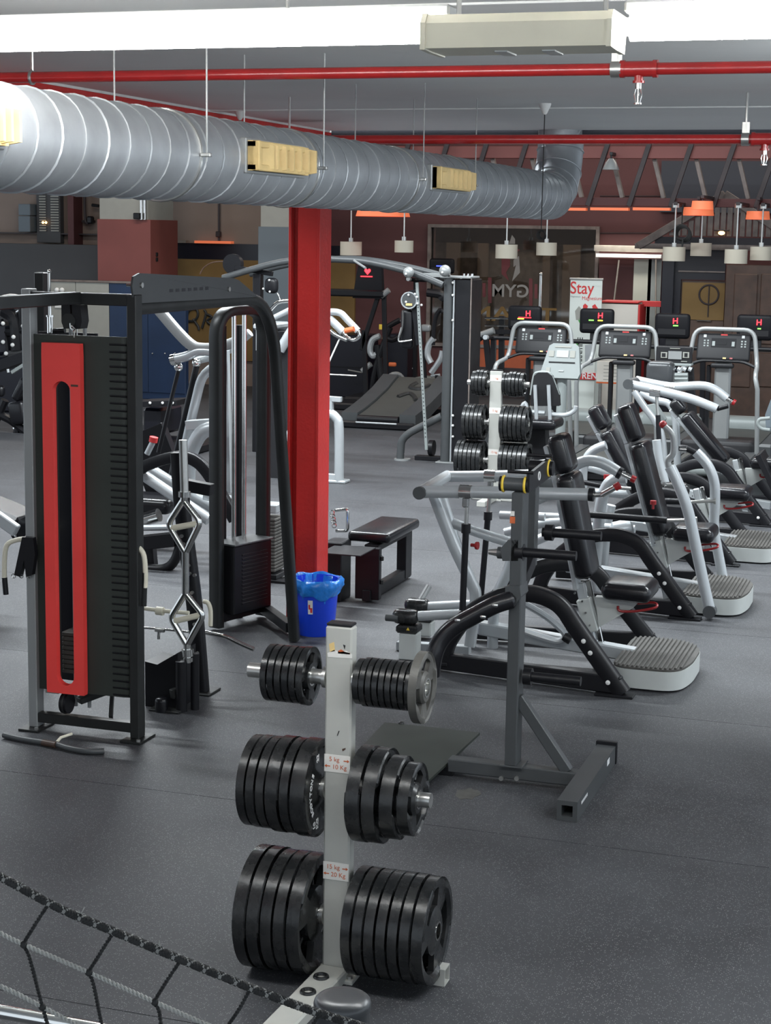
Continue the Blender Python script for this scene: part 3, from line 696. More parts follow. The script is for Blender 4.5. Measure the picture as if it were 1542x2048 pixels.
# ================================================================== PLATE TREES AND PLATES
def tri_plate(R, t, hub=.034, hole=.026, openings=True, step=True, n=48):
    """weight plate lying along +X: rim, recessed web with three grip openings, hub"""
    hub_o = max(.045, R * .30)
    rr = [hole, hub_o, R * .46, R * .80, R * .86, R - .006, R]
    m = MB()
    def isopen(k): return openings and (k % (n // 3)) in range(3, n // 3 - 3)
    def hz(i, k):
        h = t / 2
        if i <= 1: return h * .96
        if i in (2, 3): return h * .45
        if i == 6: return h * .82
        if step and (k % (n // 3)) < (n // 6): return h * .56
        return h
    V_ = {}
    vs = []; fs = []
    for s in (-1, 1):
        for i, r in enumerate(rr):
            for k in range(n):
                a = 2 * PI * k / n; V_[(s, i, k)] = len(vs)
                vs.append(V((s * hz(i, k), r * math.cos(a), r * math.sin(a))))
    for s in (-1, 1):
        for i in range(len(rr) - 1):
            for k in range(n):
                l = (k + 1) % n
                if i == 2 and isopen(k): continue
                fs.append((V_[(s, i, k)], V_[(s, i + 1, k)], V_[(s, i + 1, l)], V_[(s, i, l)]))
    for k in range(n):
        l = (k + 1) % n
        fs.append((V_[(-1, 6, k)], V_[(1, 6, k)], V_[(1, 6, l)], V_[(-1, 6, l)]))
        fs.append((V_[(-1, 0, k)], V_[(-1, 0, l)], V_[(1, 0, l)], V_[(1, 0, k)]))
        if isopen(k):
            for i in (2, 3): fs.append((V_[(-1, i, k)], V_[(1, i, k)], V_[(1, i, l)], V_[(-1, i, l)]))
            if not isopen((k - 1) % n): fs.append((V_[(-1, 2, k)], V_[(1, 2, k)], V_[(1, 3, k)], V_[(-1, 3, k)]))
            if not isopen(l): fs.append((V_[(-1, 2, l)], V_[(1, 2, l)], V_[(1, 3, l)], V_[(-1, 3, l)]))
    m.add(vs, fs); return m
def ringhub(t, r=.032, hole=.026):
    return MB().lathe([(hole, -t / 2 - .001), (r, -t / 2 - .001), (r, t / 2 + .001), (hole, t / 2 + .001), (hole, -t / 2 - .001)], (0, 0, 0), (1, 0, 0), 24)
def shift(m, d):
    d = V(d); m.v = [p + d for p in m.v]; return m
PROTO = {}
def put_plate(c, R, t, label, group, mt='rubber', openings=True, rot=0.0, name='weight_plate'):
    key = (round(R, 4), round(t, 4), mt, openings)
    if key not in PROTO:
        th = thing(name, label, 'weight plate', c, group)
        part('plate_body', shift(tri_plate(R, t, openings=openings), c), K[mt], th)
        part('hub_ring', shift(ringhub(t), c), K['chrome'], th)
        PROTO[key] = th
    else: th = dup(PROTO[key], c, label, group)
    th.rotation_euler = (rot, 0, 0)
    return th
ORD = ['first', 'second', 'third', 'fourth', 'fifth', 'sixth', 'seventh', 'eighth', 'ninth', 'tenth', 'eleventh']
def plate_tree(name, label, X0, X1, Y, pegs, zt, base, torn):
    """post between X0 and X1, front at Y; pegs = [(z, xl, xr)]"""
    cx_ = (X0 + X1) / 2; D = .052
    th = thing(name, label, 'plate rack', (cx_, Y + D / 2, 0))
    m = MB(); m.bb((X0, Y, .012), (X1, Y + D, zt), .006); part('post', m, K['greypost'], th)
    m = MB(); m.bb((X0 + .002, Y + .002, zt), (X1 - .002, Y + D - .002, zt + .010), .003); part('post_cap', m, K['black'], th)
    for z, xl, xr in pegs:
        for s, xe in ((-1, xl), (1, xr)):
            xs_ = X0 if s < 0 else X1
            m = MB(); m.cyl((xs_, Y + D / 2, z), (xe, Y + D / 2, z), .0245, 20); m.cyl((xs_, Y + D / 2, z), (xs_ + s * .012, Y + D / 2, z), .034, 20); part('peg', m, K['steel'], th)
    # base: long foot towards the camera, square tube across
    m = MB(); m.bb((X0 - .03, Y - .04, .0), (X1 + .03, Y + D + .04, .014), .002); part('foot_flange', m, K['greypost'], th)
    for bx_ in (X0 - .012, X1 + .012):
        for by in (Y - .018, Y + D + .018):
            m = MB(); m.cyl((bx_, by, .014), (bx_, by, .024), .011, 8); part('bolt', m, K['steel'], th)
    return th, cx_, D
TY = 5.06
XL, XR = at(647.5, 1590, TY).x, at(700, 1590, TY).x
PYc = TY + .026
zT, zM, zB = at(655, 1355, PYc).z, at(645, 1575, PYc).z, at(633, 1826, PYc).z
tr, tcx, tD = plate_tree('plate_tree', 'pale grey scuffed plate tree with weight stickers in the foreground', XL, XR, TY, [(zT, at(499, 1335, PYc).x, at(846, 1384, PYc).x), (zM, at(498, 1560, PYc).x, at(862, 1598, PYc).x), (zB, at(520, 1812, PYc).x, at(850, 1862, PYc).x)], at(690, 1255, TY).z, True, True)
PY = TY + tD / 2
m = MB()
def sqtube(m, p, q, w, t=.004, up=(0, 0, 1)):
    p, q = V(p), V(q); a, b, c = frame(q - p, up); h = w / 2
    o = [p + a * x + b * y for x, y in ((-h, -h), (h, -h), (h, h), (-h, h))]; h2 = h - t
    i = [p + a * x + b * y for x, y in ((-h2, -h2), (h2, -h2), (h2, h2), (-h2, h2))]
    return m.ringplate(o, i, q - p)
sqtube(m, (tcx + .02, PY + .06, .030), (at(884, 1965, PY).x, PY + .06, .030), .058); part('cross_tube', m, K['greypost'], tr)
m = MB(); m.bar((XR - .0, PY + .0, .03), (XR + .045, PY + .07, .03), .07, .012); part('gusset', m, K['steel'], tr)
m = MB(); m.bar((tcx, PY - .03, .022), (tcx - .03, 4.25, .022), .10, .044, ch=.006); part('long_foot', m, K['greypost'], tr)
for y in (PY - .13, PY - .25):
    m = MB(); m.torus((tcx - .01, y, .047), (0, 0, 1), .020, .007, 18, 8); part('rubber_ring', m, K['rubber'], tr)
# stickers with printed weights and arrows
def wt_sticker(y0, y1, l1, l2, n):
    a = at(648, y0, TY); b = at(700, y1, TY); z1, z0 = a.z, b.z; f = TY - .0012
    m = MB(); m.bb((XL + .001, f, z0), (XR - .001, TY, z1)); s = part('weight_sticker', m, K['sticker'], tr)
    h = z1 - z0
    textmesh('print', l1, h * .36, K['orange'], s, (tcx - .010, f - .0004, z0 + h * .73), (1, 0, 0), (0, 0, 1), bold=0.0, depth=.0003)
    textmesh('print', l2, h * .36, K['orange'], s, (tcx + .008, f - .0004, z0 + h * .30), (1, 0, 0), (0, 0, 1), bold=0.0, depth=.0003)
    for x, z, sg in ((XR - .013, z0 + h * .70, 1), (XL + .012, z0 + h * .33, -1)):
        m = MB(); w_ = .010
        m.prism([(x + sg * u, f - .0006, z + v_) for u, v_ in ((-w_, -.0016), (.002, -.0016), (.002, -.0055), (w_, 0), (.002, .0055), (.002, .0016), (-w_, .0016))], (0, .0006, 0)); part('arrow', m, K['orange'], s)
wt_sticker(1507, 1548, '5 kg', '10 Kg', 1)
wt_sticker(1722, 1764, '15 kg', '20 Kg', 2)
# torn sticker at the top: scraps of paper, glue stain
f = TY - .001
def scrap(pts, mt, nm):
    m = MB(); m.prism([(at(x, y, f).x, f, at(x, y, f).z) for x, y in pts], (0, .001, 0)); part(nm, m, K[mt], tr)
scrap([(655, 1306), (668, 1300), (680, 1304), (692, 1302), (704, 1309), (704, 1317), (656, 1314)], 'sticker', 'torn_sticker')
scrap([(658, 1288), (668, 1284), (670, 1302), (660, 1304)], 'cream', 'torn_sticker')
scrap([(676, 1302), (682, 1299), (690, 1304), (700, 1306), (700, 1309), (676, 1307)], 'orange', 'torn_sticker')
scrap([(686, 1289), (691, 1291), (689, 1299)], 'black2', 'scuff')
scrap([(677, 1462), (679, 1462), (675, 1472), (674, 1471)], 'black2', 'scuff')
scrap([(684, 1498), (691, 1496), (691, 1499), (685, 1503)], 'wood', 'scuff')
# plates: x positions along the pegs
G = {'tl': ('upper left', zT), 'tr': ('upper right', zT), 'ml': ('middle left', zM), 'mr': ('middle right', zM), 'bl': ('bottom left', zB), 'br': ('bottom right', zB)}
def stack(which, start, sgn, spec, tree='near', Yp_=None, z=None, hang=0.0, mt='rubber'):
    nm, zz = G[which]; zz = z or zz; x = start; n = 0
    kf = 1.025 if tree == 'near' else 1.0
    for (R, t, op, mt_) in spec:
        n += 1; R *= kf; t *= kf
        c = (x + sgn * t / 2, (Yp_ or PY), zz - .0008)
        lab = f'black rubber plate, {ORD[n - 1]} from the post on {tree} plate tree {nm} peg'
        put_plate(c, R, t - .0016, lab, f'plates on the {nm} peg of the {tree} plate tree', mt_ or mt, op, rot=random.uniform(0, 2.1))
        x += sgn * t
g = .016
stack('tl', XL - .052, -1, [(.094, .0262, True, None)] + [(.091, .0245, True, None)] * 5)
stack('tr', XR + .014, 1, [(.072, .0245, True, None)] + [(.0775, .0212, True, None)] * 8 + [(.113, .034, True, 'rubber_w')])
stack('ml', XL - .014, -1, [(.158, .058, False, None), (.153, .036, False, None), (.155, .048, False, None), (.149, .034, False, None), (.149, .034, False, None), (.147, .034, False, None)])
stack('mr', XR + .022, 1, [(.153, .052, True, None), (.151, .052, True, None), (.132, .054, True, None), (.116, .044, True, None)])
stack('bl', XL - .014, -1, [(.196, .052, True, None), (.196, .043, True, None), (.194, .045, True, None), (.198, .046, False, None), (.198, .048, False, None)])
stack('br', XR + .020, 1, [(.173, .0385, True, None)] * 6 + [(.171, .044, True, None)])
# printing on the inner face of the 10 kg plate beside the post
pl = [o for o in COL.objects if o.get('label', '').startswith('black rubber plate, first from the post on near plate tree middle left peg')][0]
pl.rotation_euler = (0, 0, 0)
xf = pl.location.x + .030 * .98
for k, chx in enumerate('BODYTONE'):
    a = math.radians(-36 + k * 72 / 7.0)
    r_ = .108; yy0 = PY - r_ * math.cos(a); zz0 = zM + r_ * math.sin(a)
    textmesh('print', chx, .024, K['whiteprint'], pl, (xf, yy0, zz0), (0, math.sin(a), math.cos(a)), (0, -math.cos(a), math.sin(a)), depth=.0006, bold=.0008)
textmesh('print', '10', .026, K['whiteprint'], pl, (xf, PY - .072, zM - .108), (0, 0, 1), (0, -1, 0), depth=.0006, bold=.001)
textmesh('print', 'KG', .026, K['whiteprint'], pl, (xf, PY - .045, zM - .108), (0, 0, 1), (0, -1, 0), depth=.0006, bold=.001)
textmesh('print', '22', .026, K['whiteprint'], pl, (xf, PY - .045, zM + .112), (0, 0, 1), (0, -1, 0), depth=.0006, bold=.001)
# ---------------- second plate tree far behind
fY = 15.25
fXL, fXR = at(977, 860, fY).x, at(1001, 860, fY).x
ft, fcx, fD = plate_tree('plate_tree', 'pale grey plate tree loaded with dark plates far behind the presses', fXL, fXR, fY, [(at(990, 767, fY).z, at(934, 766, fY).x, at(1058, 775, fY).x), (at(988, 846, fY).z, at(927, 845, fY).x, at(1055, 850, fY).x), (at(985, 922, fY).z, at(915, 922, fY).x, at(1062, 925, fY).x)], at(992, 742, fY).z, True, False)
fPY = fY + fD / 2
m = MB(); m.bb((fXL - .30, fPY - .04, .0), (fXR + .30, fPY + .04, .06), .004); part('cross_tube', m, K['greypost'], ft)
m = MB(); m.bb((fcx - .04, fPY - .45, .0), (fcx + .04, fPY + .35, .05), .004); part('long_foot', m, K['greypost'], ft)
for yp in (757, 822, 905):
    a = at(978, yp - 7, fY); b = at(1000, yp + 6, fY); m = MB(); m.bb((fXL + .002, fY - .002, b.z), (fXR - .002, fY, a.z)); s = part('weight_sticker', m, K['sticker'], ft)
    textmesh('print', {757: '1 kg', 822: '5 kg', 905: '15 kg'}[yp], (a.z - b.z) * .5, K['orange'], s, (fcx, fY - .003, (a.z + b.z) / 2), (1, 0, 0), (0, 0, 1), depth=.0003)
zf = [at(990, 767, fY).z, at(988, 846, fY).z, at(985, 922, fY).z]
stack('tl', fXL - .02, -1, [(.118, .035, True, None), (.122, .035, True, None), (.122, .035, True, None), (.110, .04, True, None)], 'far', fPY, zf[0])
stack('tr', fXR + .012, 1, [(.105, .03, True, None), (.105, .03, True, None), (.118, .034, True, None), (.118, .034, True, None), (.112, .036, True, None), (.108, .036, True, None)], 'far', fPY, zf[0])
stack('ml', fXL - .04, -1, [(.165, .038, True, None)] * 5, 'far', fPY, zf[1])
stack('mr', fXR + .012, 1, [(.168, .042, True, None)] * 5 + [(.16, .04, True, None)], 'far', fPY, zf[1])
stack('bl', fXL - .04, -1, [(.178, .042, True, None)] * 6, 'far', fPY, zf[2])
stack('br', fXR + .012, 1, [(.176, .044, True, None)] * 5 + [(.176, .05, True, None)], 'far', fPY, zf[2])
# ================================================================== NET FENCE, RAIL AND POST IN THE FOREGROUND
def rp(x, y): return V(at(x, y, 1.757 + (x / 360.0) * .068))
net = thing('rope_net', 'black braided rope net with a thick top rope hung across the foreground corner', 'net', rp(0, 2040))
toppts = [rp(-160, 1672), rp(0, 1753), rp(120, 1817), rp(250, 1872), rp(360, 1918), rp(500, 1975), rp(620, 2020), rp(720, 2052), rp(860, 2100), rp(1100, 2165)]
def smooth(pts, n=6):
    out = []
    P_ = [pts[0]] + list(pts) + [pts[-1]]
    for i in range(1, len(P_) - 2):
        for k in range(n):
            t = k / n; a, b, c, d = P_[i - 1], P_[i], P_[i + 1], P_[i + 2]
            out.append(.5 * ((2 * b) + (c - a) * t + (2 * a - 5 * b + 4 * c - d) * t * t + (3 * b - a - 3 * c + d) * t ** 3))
    out.append(V(pts[-1])); return out
def braid(path, R, r, mt, nm, parent, turns_per_m=70, strands=3, n=5, phase=0.0):
    """strands twisted round one another along a path"""
    L = [0]
    for i in range(1, len(path)): L.append(L[-1] + (path[i] - path[i - 1]).length)
    tot = L[-1]; N = int(tot * abs(turns_per_m) * 8)
    def pos(s):
        for i in range(1, len(L)):
            if s <= L[i] or i == len(L) - 1:
                t = (s - L[i - 1]) / max(1e-9, L[i] - L[i - 1]); return path[i - 1].lerp(path[i], t), (path[i] - path[i - 1]).normalized()
    for st in range(strands):
        m = MB(); pts = []
        for k in range(N + 1):
            s = tot * k / N; p, d = pos(s); a, b, _ = frame(d); t = 2 * PI * (s * turns_per_m + st / strands) + phase
            pts.append(p + (a * math.cos(t) + b * math.sin(t)) * R)
        m.tube(pts, r, n); part(nm, m, K[mt if (st or nm != 'top_rope_strand') else 'rope_mid'], parent)
path = smooth(toppts, 5)
braid(path, .0034, .0024, 'rope', 'top_rope_strand', net, 48, 5, 5)
braid(path, .0036, .0022, 'rope', 'top_rope_strand', net, -48, 5, 5)
m = MB(); m.tube(path, .0034, 6); part('rope_core', m, K['rope'], net)
r2 = smooth([rp(-120, 1800), rp(0, 1866), rp(48, 1889), rp(178, 1945), rp(310, 2004), rp(420, 2052), rp(560, 2110)], 5)
braid(r2, .0016, .0017, 'ropel', 'mesh_cord', net, 90, 2, 5)
r3 = smooth([rp(-120, 1930), rp(0, 1972), rp(85, 2014), rp(150, 2048), rp(260, 2105)], 5)
braid(r3, .0016, .0017, 'ropel', 'mesh_cord', net, 90, 2, 5)
for pts in ([(98, 1806), (62, 1862), (48, 1889), (58, 1912), (76, 1980), (85, 2014), (98, 2060)], [(228, 1863), (195, 1915), (178, 1945), (186, 1965), (203, 2048), (210, 2080)], [(362, 1919), (325, 1975), (310, 2004), (318, 2022), (323, 2060)], [(500, 1978), (480, 2015), (455, 2052), (440, 2075)], [(640, 2026), (610, 2075)]):
    q = smooth([rp(*p) for p in pts], 4); braid(q, .0013, .0015, 'rope', 'mesh_cord', net, 110, 2, 4)
for p in ((48, 1889), (178, 1945), (310, 2004), (85, 2014), (98, 1806), (228, 1863), (362, 1919), (500, 1978)):
    m = MB(); m.ball(rp(*p), .0050, 8); part('knot', m, K['rope'], net)
for p in ((36, 1776), (162, 1828), (320, 1896)):
    q = rp(*p); m = MB()
    for k in range(7): m.tube([q, q + V((random.uniform(-.009, .009), -.004, random.uniform(.0, .012)))], .0005, 3)
    part('frayed_fibres', m, K['ropel'], net, kind='stuff')
# steel hand rail behind the net
a = at(-40, 2016, 2.35); b = at(140, 2048, 2.35)
d_ = (b - a)
m = MB(); m.cyl(a - d_ * 1.5, b + d_ * 2.5, .0115, 20); solo('hand_rail', m, K['chrome'], 'polished steel hand rail behind the rope net in the bottom left corner', 'rail')
# capped grey post
c = at(685, 2000, 2.75)
th = thing('fence_post', 'grey post with a rounded plastic cap in front of the near plate tree', 'post', (c.x, c.y, 0))
r_ = .052; zc_ = at(685, 2014, 2.75).z; zt_ = at(685, 1990, 2.75).z
m = MB(); m.lathe([(r_ * .96, 0), (r_ * .96, zc_)], (c.x, c.y, 0), (0, 0, 1), 32); part('post_tube', m, K['cap'], th)
m = MB(); m.lathe([(r_, zc_ - .003), (r_ * 1.01, zc_ + (zt_ - zc_) * .35), (r_ * .97, zc_ + (zt_ - zc_) * .62), (r_ * .88, zc_ + (zt_ - zc_) * .82), (r_ * .72, zc_ + (zt_ - zc_) * .96), (r_ * .55, zt_), (0, zt_ + .001)], (c.x, c.y, 0), (0, 0, 1), 32); part('post_cap', m, K['cap'], th)
# ================================================================== LEFT: CABLE TOWER WITH RED SLOTTED PANEL
MY = 7.22
gym = thing('cable_machine', 'black cable tower with a red slotted front panel and louvred side', 'gym machine', (-3.9, MY + .5, 0))
lx, rx = at(58, 1000, MY).x, at(265, 1000, MY).x
def bx_post(X, w, Y0, Y1, z0, z1, nm='upright', mt='black2'):
    m = MB(); m.bb((X - w / 2, Y0, z0), (X + w / 2, Y1, z1), .004); return part(nm, m, K[mt], gym)
bx_post(lx, .048, MY, MY + .07, .012, 2.155, mt='silver_d'); bx_post(rx, .048, MY, MY + .07, .012, 2.14, mt='black2')
rY = 8.05
rlx = at(78, 620, rY).x
bx_post(rlx, .055, rY, rY + .06, .012, at(78, 545, rY).z)
for X in (lx, rx):
    m = MB(); m.bb((X - .055, MY - .05, 0), (X + .055, MY + .12, .012), .002); part('foot_plate', m, K['black2'], gym)
    for yy1 in (MY - .03,):
        m = MB(); m.cyl((X + .035, yy1, .012), (X + .035, yy1, .022), .010, 8); part('bolt', m, K['steel'], gym)
m = MB(); m.bb((lx, MY + .005, at(170, 1456, MY).z), (rx, MY + .055, at(170, 1437, MY).z), .004); part('lower_crossbar', m, K['black2'], gym)
zc0, zc1 = at(200, 611, MY).z, at(200, 587, MY).z
m = MB(); m.bb((lx, MY + .005, zc0), (rx, MY + .05, zc1), .004); part('upper_crossbar', m, K['black2'], gym)
m = MB(); jx = at(150, 600, MY).x; m.bb((jx - .03, 3.9, zc0 + .004), (jx + .03, MY + .005, zc1 + .004), .004); part('crossover_beam', m, K['black2'], gym)
# sheet panel with louvre slots (kept as single slot parts)
pz1, pz0 = at(160, 672, MY).z, at(160, 1389, MY).z
p0x, p1x = lx + .02, rx - .022
m = MB()
prof = [(p0x, MY + .028), (p1x - .05, MY + .028), (p1x - .018, MY + .036), (p1x - .004, MY + .062), (p1x - .004, MY + .072), (p1x - .012, MY + .072), (p1x - .012, MY + .064), (p1x - .022, MY + .044), (p1x - .05, MY + .036), (p0x, MY + .036)]
# cut a window in the sheet behind the red slot by building it from three boards
sx0, sx1 = at(111, 1000, MY).x, at(147, 1000, MY).x
m.bb((p0x, MY + .028, pz0), (sx0, MY + .036, pz1)); m.bb((sx0, MY + .028, at(130, 755, MY).z), (sx1, MY + .036, pz1)); m.bb((sx0, MY + .028, pz0), (sx1, MY + .036, at(130, 1378, MY).z))
m.prism([(x, y, pz0) for x, y in [(sx1, MY + .028)] + prof[1:9] + [(sx1, MY + .036)]], (0, 0, pz1 - pz0))
part('sheet_panel', m, K['panel'], gym, ang=1.0)
sa, sb = at(214, 700, MY).x, at(247, 700, MY).x
zz = at(230, 691, MY).z; zz1 = at(230, 1393, MY).z; N = 50
slot_me = None
for k in range(N):
    z = zz + (zz1 - zz) * k / (N - 1)
    m = MB(); m.prism([(sa, MY + .0282, z - .003), (sb, MY + .0282, z - .003), (sb, MY + .0225, z + .001), (sa, MY + .0225, z + .001)], (0, 0, .006))
    s = part('louvre_slot', m, K['black'], gym)
# red plate with a long round-ended slot
rx0, rx1 = at(88, 900, MY).x + .004, at(166, 900, MY).x
rz1, rz0 = at(126, 686, MY).z, at(134, 1386, MY).z
s0, s1 = at(112, 1000, MY).x, at(147, 1000, MY).x
za, zb_ = at(130, 762, MY).z, at(133, 1369, MY).z
r = (s1 - s0) / 2; cxm = (s0 + s1) / 2
inner = [(cxm + r * math.cos(t), za - r + r * math.sin(t)) for t in [PI * k / 12 for k in range(13)]] + [(cxm + r * math.cos(t), zb_ + r + r * math.sin(t)) for t in [PI + PI * k / 12 for k in range(13)]]
outer = []
for k in range(13):
    f = k / 12; 
    outer.append((rx1, za - r + (rz1 - za + r) * (f / .33)) if f < .33 else ((rx1 + (rx0 - rx1) * (f - .33) / .34, rz1) if f < .67 else (rx0, rz1 + (za - r - rz1) * (f - .67) / .33)))
for k in range(13):
    f = k / 12
    outer.append((rx0, zb_ + r + (rz0 - zb_ - r) * (f / .33)) if f < .33 else ((rx0 + (rx1 - rx0) * (f - .33) / .34, rz0) if f < .67 else (rx1, rz0 + (zb_ + r - rz0) * (f - .67) / .33)))
m = MB(); m.ringplate([(x, MY - .018, z) for x, z in outer], [(x, MY - .018, z) for x, z in inner], (0, .036, 0)); part('red_plate', m, K['red_panel'], gym, ang=.9)
m = MB(); c = at(149, 771, MY - .018); m.bb((s1 + .004, MY - .0186, c.z - .006), (s1 + .042, MY - .018, c.z + .004)); part('faded_mark', m, K['wood'], gym)
# dark sheet put in for the shade inside, weight stack behind the slot, cable
m = MB(); m.bb((lx - .06, MY + .22, pz0), (s1 + .02, MY + .23, pz1)); part('slot_shade_sheet', m, K['darkband'], gym)
zs1, zs0 = at(132, 1262, MY + .1).z, at(132, 1345, MY + .1).z; nst = 9
for k in range(nst):
    z0_ = zs0 + (zs1 - zs0) * k / nst; m = MB(); m.bb((s0 - .03, MY + .09, z0_), (s1 + .04, MY + .20, z0_ + (zs1 - zs0) / nst - .003), .003); part('stack_plate', m, K['rubber_w'], gym)
    m = MB(); m.cyl((s1 - .022, MY + .0885, z0_ + .012), (s1 - .022, MY + .091, z0_ + .012), .006, 8); part('pin_hole', m, K['darkband'], gym)
m = MB(); m.bb((s0 + .05, MY + .11, zs1 + .01), (s1 + .01, MY + .16, zs1 + .10), .004); part('carriage', m, K['black2'], gym)
m = MB(); m.cyl((cxm + .012, MY + .12, zs1 + .06), (cxm + .012, MY + .12, 1.99), .004, 6); part('steel_cable', m, K['steel'], gym)
m = MB(); m.cyl((s0 + .016, MY + .14, .1), (s0 + .016, MY + .14, 1.98), .010, 8); part('guide_rod', m, K['silver_d'], gym)
m = MB(); m.cyl((s1 - .003, MY + .14, .1), (s1 - .003, MY + .14, 1.98), .010, 8); part('guide_rod', m, K['silver_d'], gym)
# top pulley housing under the crossbar
c = at(148, 633, MY + .03)
for s, rot in ((-1, -.35), (1, .25)):
    m = MB(); q = c + V((s * .028, 0, 0)); w_ = .022
    pts = [(q.x - w_, q.y - .03, c.z + .055), (q.x + w_, q.y - .03, c.z + .055), (q.x + w_ * 1.3, q.y - .03, c.z - .02), (q.x + w_ * .9, q.y - .03, c.z - .055), (q.x - w_ * .5, q.y - .03, c.z - .058), (q.x - w_, q.y - .03, c.z - .02)]
    m.prism(pts, (0, .07, 0)); part('pulley_bracket', m, K['black'], gym)
m = MB(); m.cyl(c + V((-.012, -.035, -.02)), c + V((-.012, .04, -.02)), .036, 20); part('pulley_wheel', m, K['black2'], gym)
m = MB(); m.tube([c + V((.002, -.04, -.03)), c + V((.006, -.045, -.05)), c + V((.02, -.045, -.065)), c + V((.03, -.045, -.055)), c + V((.012, -.045, -.04))], .004, 6); part('snap_hook', m, K['chrome'], gym)
m = MB(); m.cyl(c + V((0, 0, -.04)), (c.x, c.y, pz1 - .01), .004, 6); part('steel_cable', m, K['steel'], gym)
# low pulley and lever between the feet
c = at(140, 1406, MY + .03)
m = MB(); m.cyl((c.x - .035, c.y, c.z), (c.x + .0, c.y, c.z), .052, 24); part('pulley_wheel', m, K['black'], gym)
m = MB(); m.torus((c.x - .018, c.y, c.z), (1, 0, 0), .05, .006, 24, 6); part('pulley_groove', m, K['black2'], gym)
m = MB(); m.bar((c.x + .02, c.y + .05, c.z), (c.x + .17, c.y + .25, c.z + .05), .05, .03); m.bar((c.x + .14, c.y + .18, c.z + .05), (c.x + .19, c.y + .06, c.z - .07), .02, .03); part('pulley_arm', m, K['black2'], gym)
m = MB(); m.bb((at(90, 1400, MY + .3).x, MY + .3, .1), (at(118, 1400, MY + .3).x, MY + .33, .28), .004); part('grey_guard', m, K['palegrey'], gym)
m = MB(); q = at(58, 1410, MY - .01); m.bb((q.x - .008, MY + .02, at(58, 1435, MY).z), (q.x, MY + .075, at(58, 1376, MY).z), .003); part('worn_edge_strip', m, K['ivory'], gym)
# chrome pop-rod with black grip behind the crossbar
c = at(100, 640, MY + .12)
m = MB(); m.cyl((c.x, c.y, pz1), (c.x, c.y, at(100, 633, MY + .12).z), .014, 12); m.cyl((c.x, c.y, pz1), (c.x, c.y, at(100, 544, MY + .12).z), .007, 10); m.ball((c.x, c.y, at(100, 543, MY + .12).z), .010, 8); m.cyl((c.x, c.y, at(100, 632, MY + .12).z - .004), (c.x, c.y, at(100, 632, MY + .12).z + .004), .018, 10); part('selector_rod', m, K['chrome'], gym)
m = MB(); g0 = at(107, 662, MY + .10); m.cyl(g0, at(130, 661, MY + .10), .012, 12); part('rod_grip', m, K['vinyl'], gym)
# cream hooks on both posts
def hook(x0, y0, pts, Y, mt='ivory'):
    m = MB(); m.tube(smooth([at(x, y, Y) for x, y in pts], 4), .0125, 10); part('bar_hook', m, K[mt], gym)
hook(0, 0, [(268, 1094), (278, 1096), (288, 1112), (291, 1150), (290, 1175)], MY + .03)
hook(0, 0, [(50, 1078), (33, 1080), (14, 1090), (9, 1120), (9, 1160)], MY + .03)
m = MB(); q0, q1 = at(290, 1145, MY + .03), at(288, 1212, MY + .03); m.cyl(q0, q1, .0128, 10); part('peeled_sleeve', m, K['black2'], gym)
m = MB(); q0, q1 = at(9, 1155, MY + .03), at(12, 1189, MY + .03); m.cyl(q0, q1, .0135, 10); part('hook_sleeve', m, K['black'], gym)
# top beam running back from the tower and its bent rear leg
BX = -3.635
Bp = lambda x, y: ax(x, y, BX)
zb0_, zb1_ = 2.045, 2.105
m = MB(); mid = (zb0_ + zb1_) / 2
legp = fillet([(BX, MY + .07, mid), (BX, 9.0, mid), (BX, 9.40, .012)], .38, 8)
m.sweep(legp, .055, .062, (1, 0, 0)); part('top_beam_and_leg', m, K['black2'], gym, ang=.9)
pp = [Bp(255, 600), Bp(251, 572), Bp(254, 553), Bp(266, 546), Bp(455, 556), Bp(466, 560), Bp(505, 602), Bp(506, 612), Bp(268, 606)]
m = MB(); m.prism([(BX + .024, p.y, max(p.z, zb1_ - .02)) for p in pp], (.010, 0, 0)); part('gusset_plate', m, K['char'], gym)
for x, y in ((269, 570), (445, 578)):
    q = Bp(x, y); m = MB(); m.cyl((BX + .034, q.y, q.z), (BX + .042, q.y, q.z), .013, 12); m.cyl((BX - .04, q.y, q.z), (BX + .034, q.y, q.z), .008, 8); part('bolt', m, K['steel'], gym)
q = Bp(365, 577); m = MB()
for k in range(7): m.bb((BX + .0341, q.y - .22 + k * .07, q.z - .012), (BX + .0348, q.y - .18 + k * .07, q.z + .004))
part('worn_print', m, K['darkband'], gym, kind='stuff')
# rear slanted leg drilled with chrome bolts
sy = 8.14
a = at(366, 1030, sy); b = at(403, 1386, sy); c_ = at(357, 905, sy)
m = MB(); m.sweep(smooth([c_, a, (a + b) / 2 + V((.012, 0, 0)), V((b.x, sy, .012))], 5), .06, .075, (0, 1, 0)); part('slanted_leg', m, K['black'], gym, ang=.9)
for x, y in ((364, 1072), (368, 1088), (378, 1131), (380, 1147), (385, 1185), (390, 1248), (395, 1306), (395, 1325), (390, 1150)):
    q = at(x, y, sy - .031); m = MB(); m.cyl((q.x, sy - .044, q.z), (q.x, sy - .03, q.z), .0095, 10); part('bolt', m, K['steel'], gym)
m = MB(); m.bb((b.x - .09, sy - .06, 0), (b.x + .07, sy + .1, .012), .003); part('foot_plate', m, K['black2'], gym)
m = MB(); m.bar((rx, sy, 1.10), (a.x, sy, 1.12), .06, .06); part('rear_tie', m, K['black'], gym)
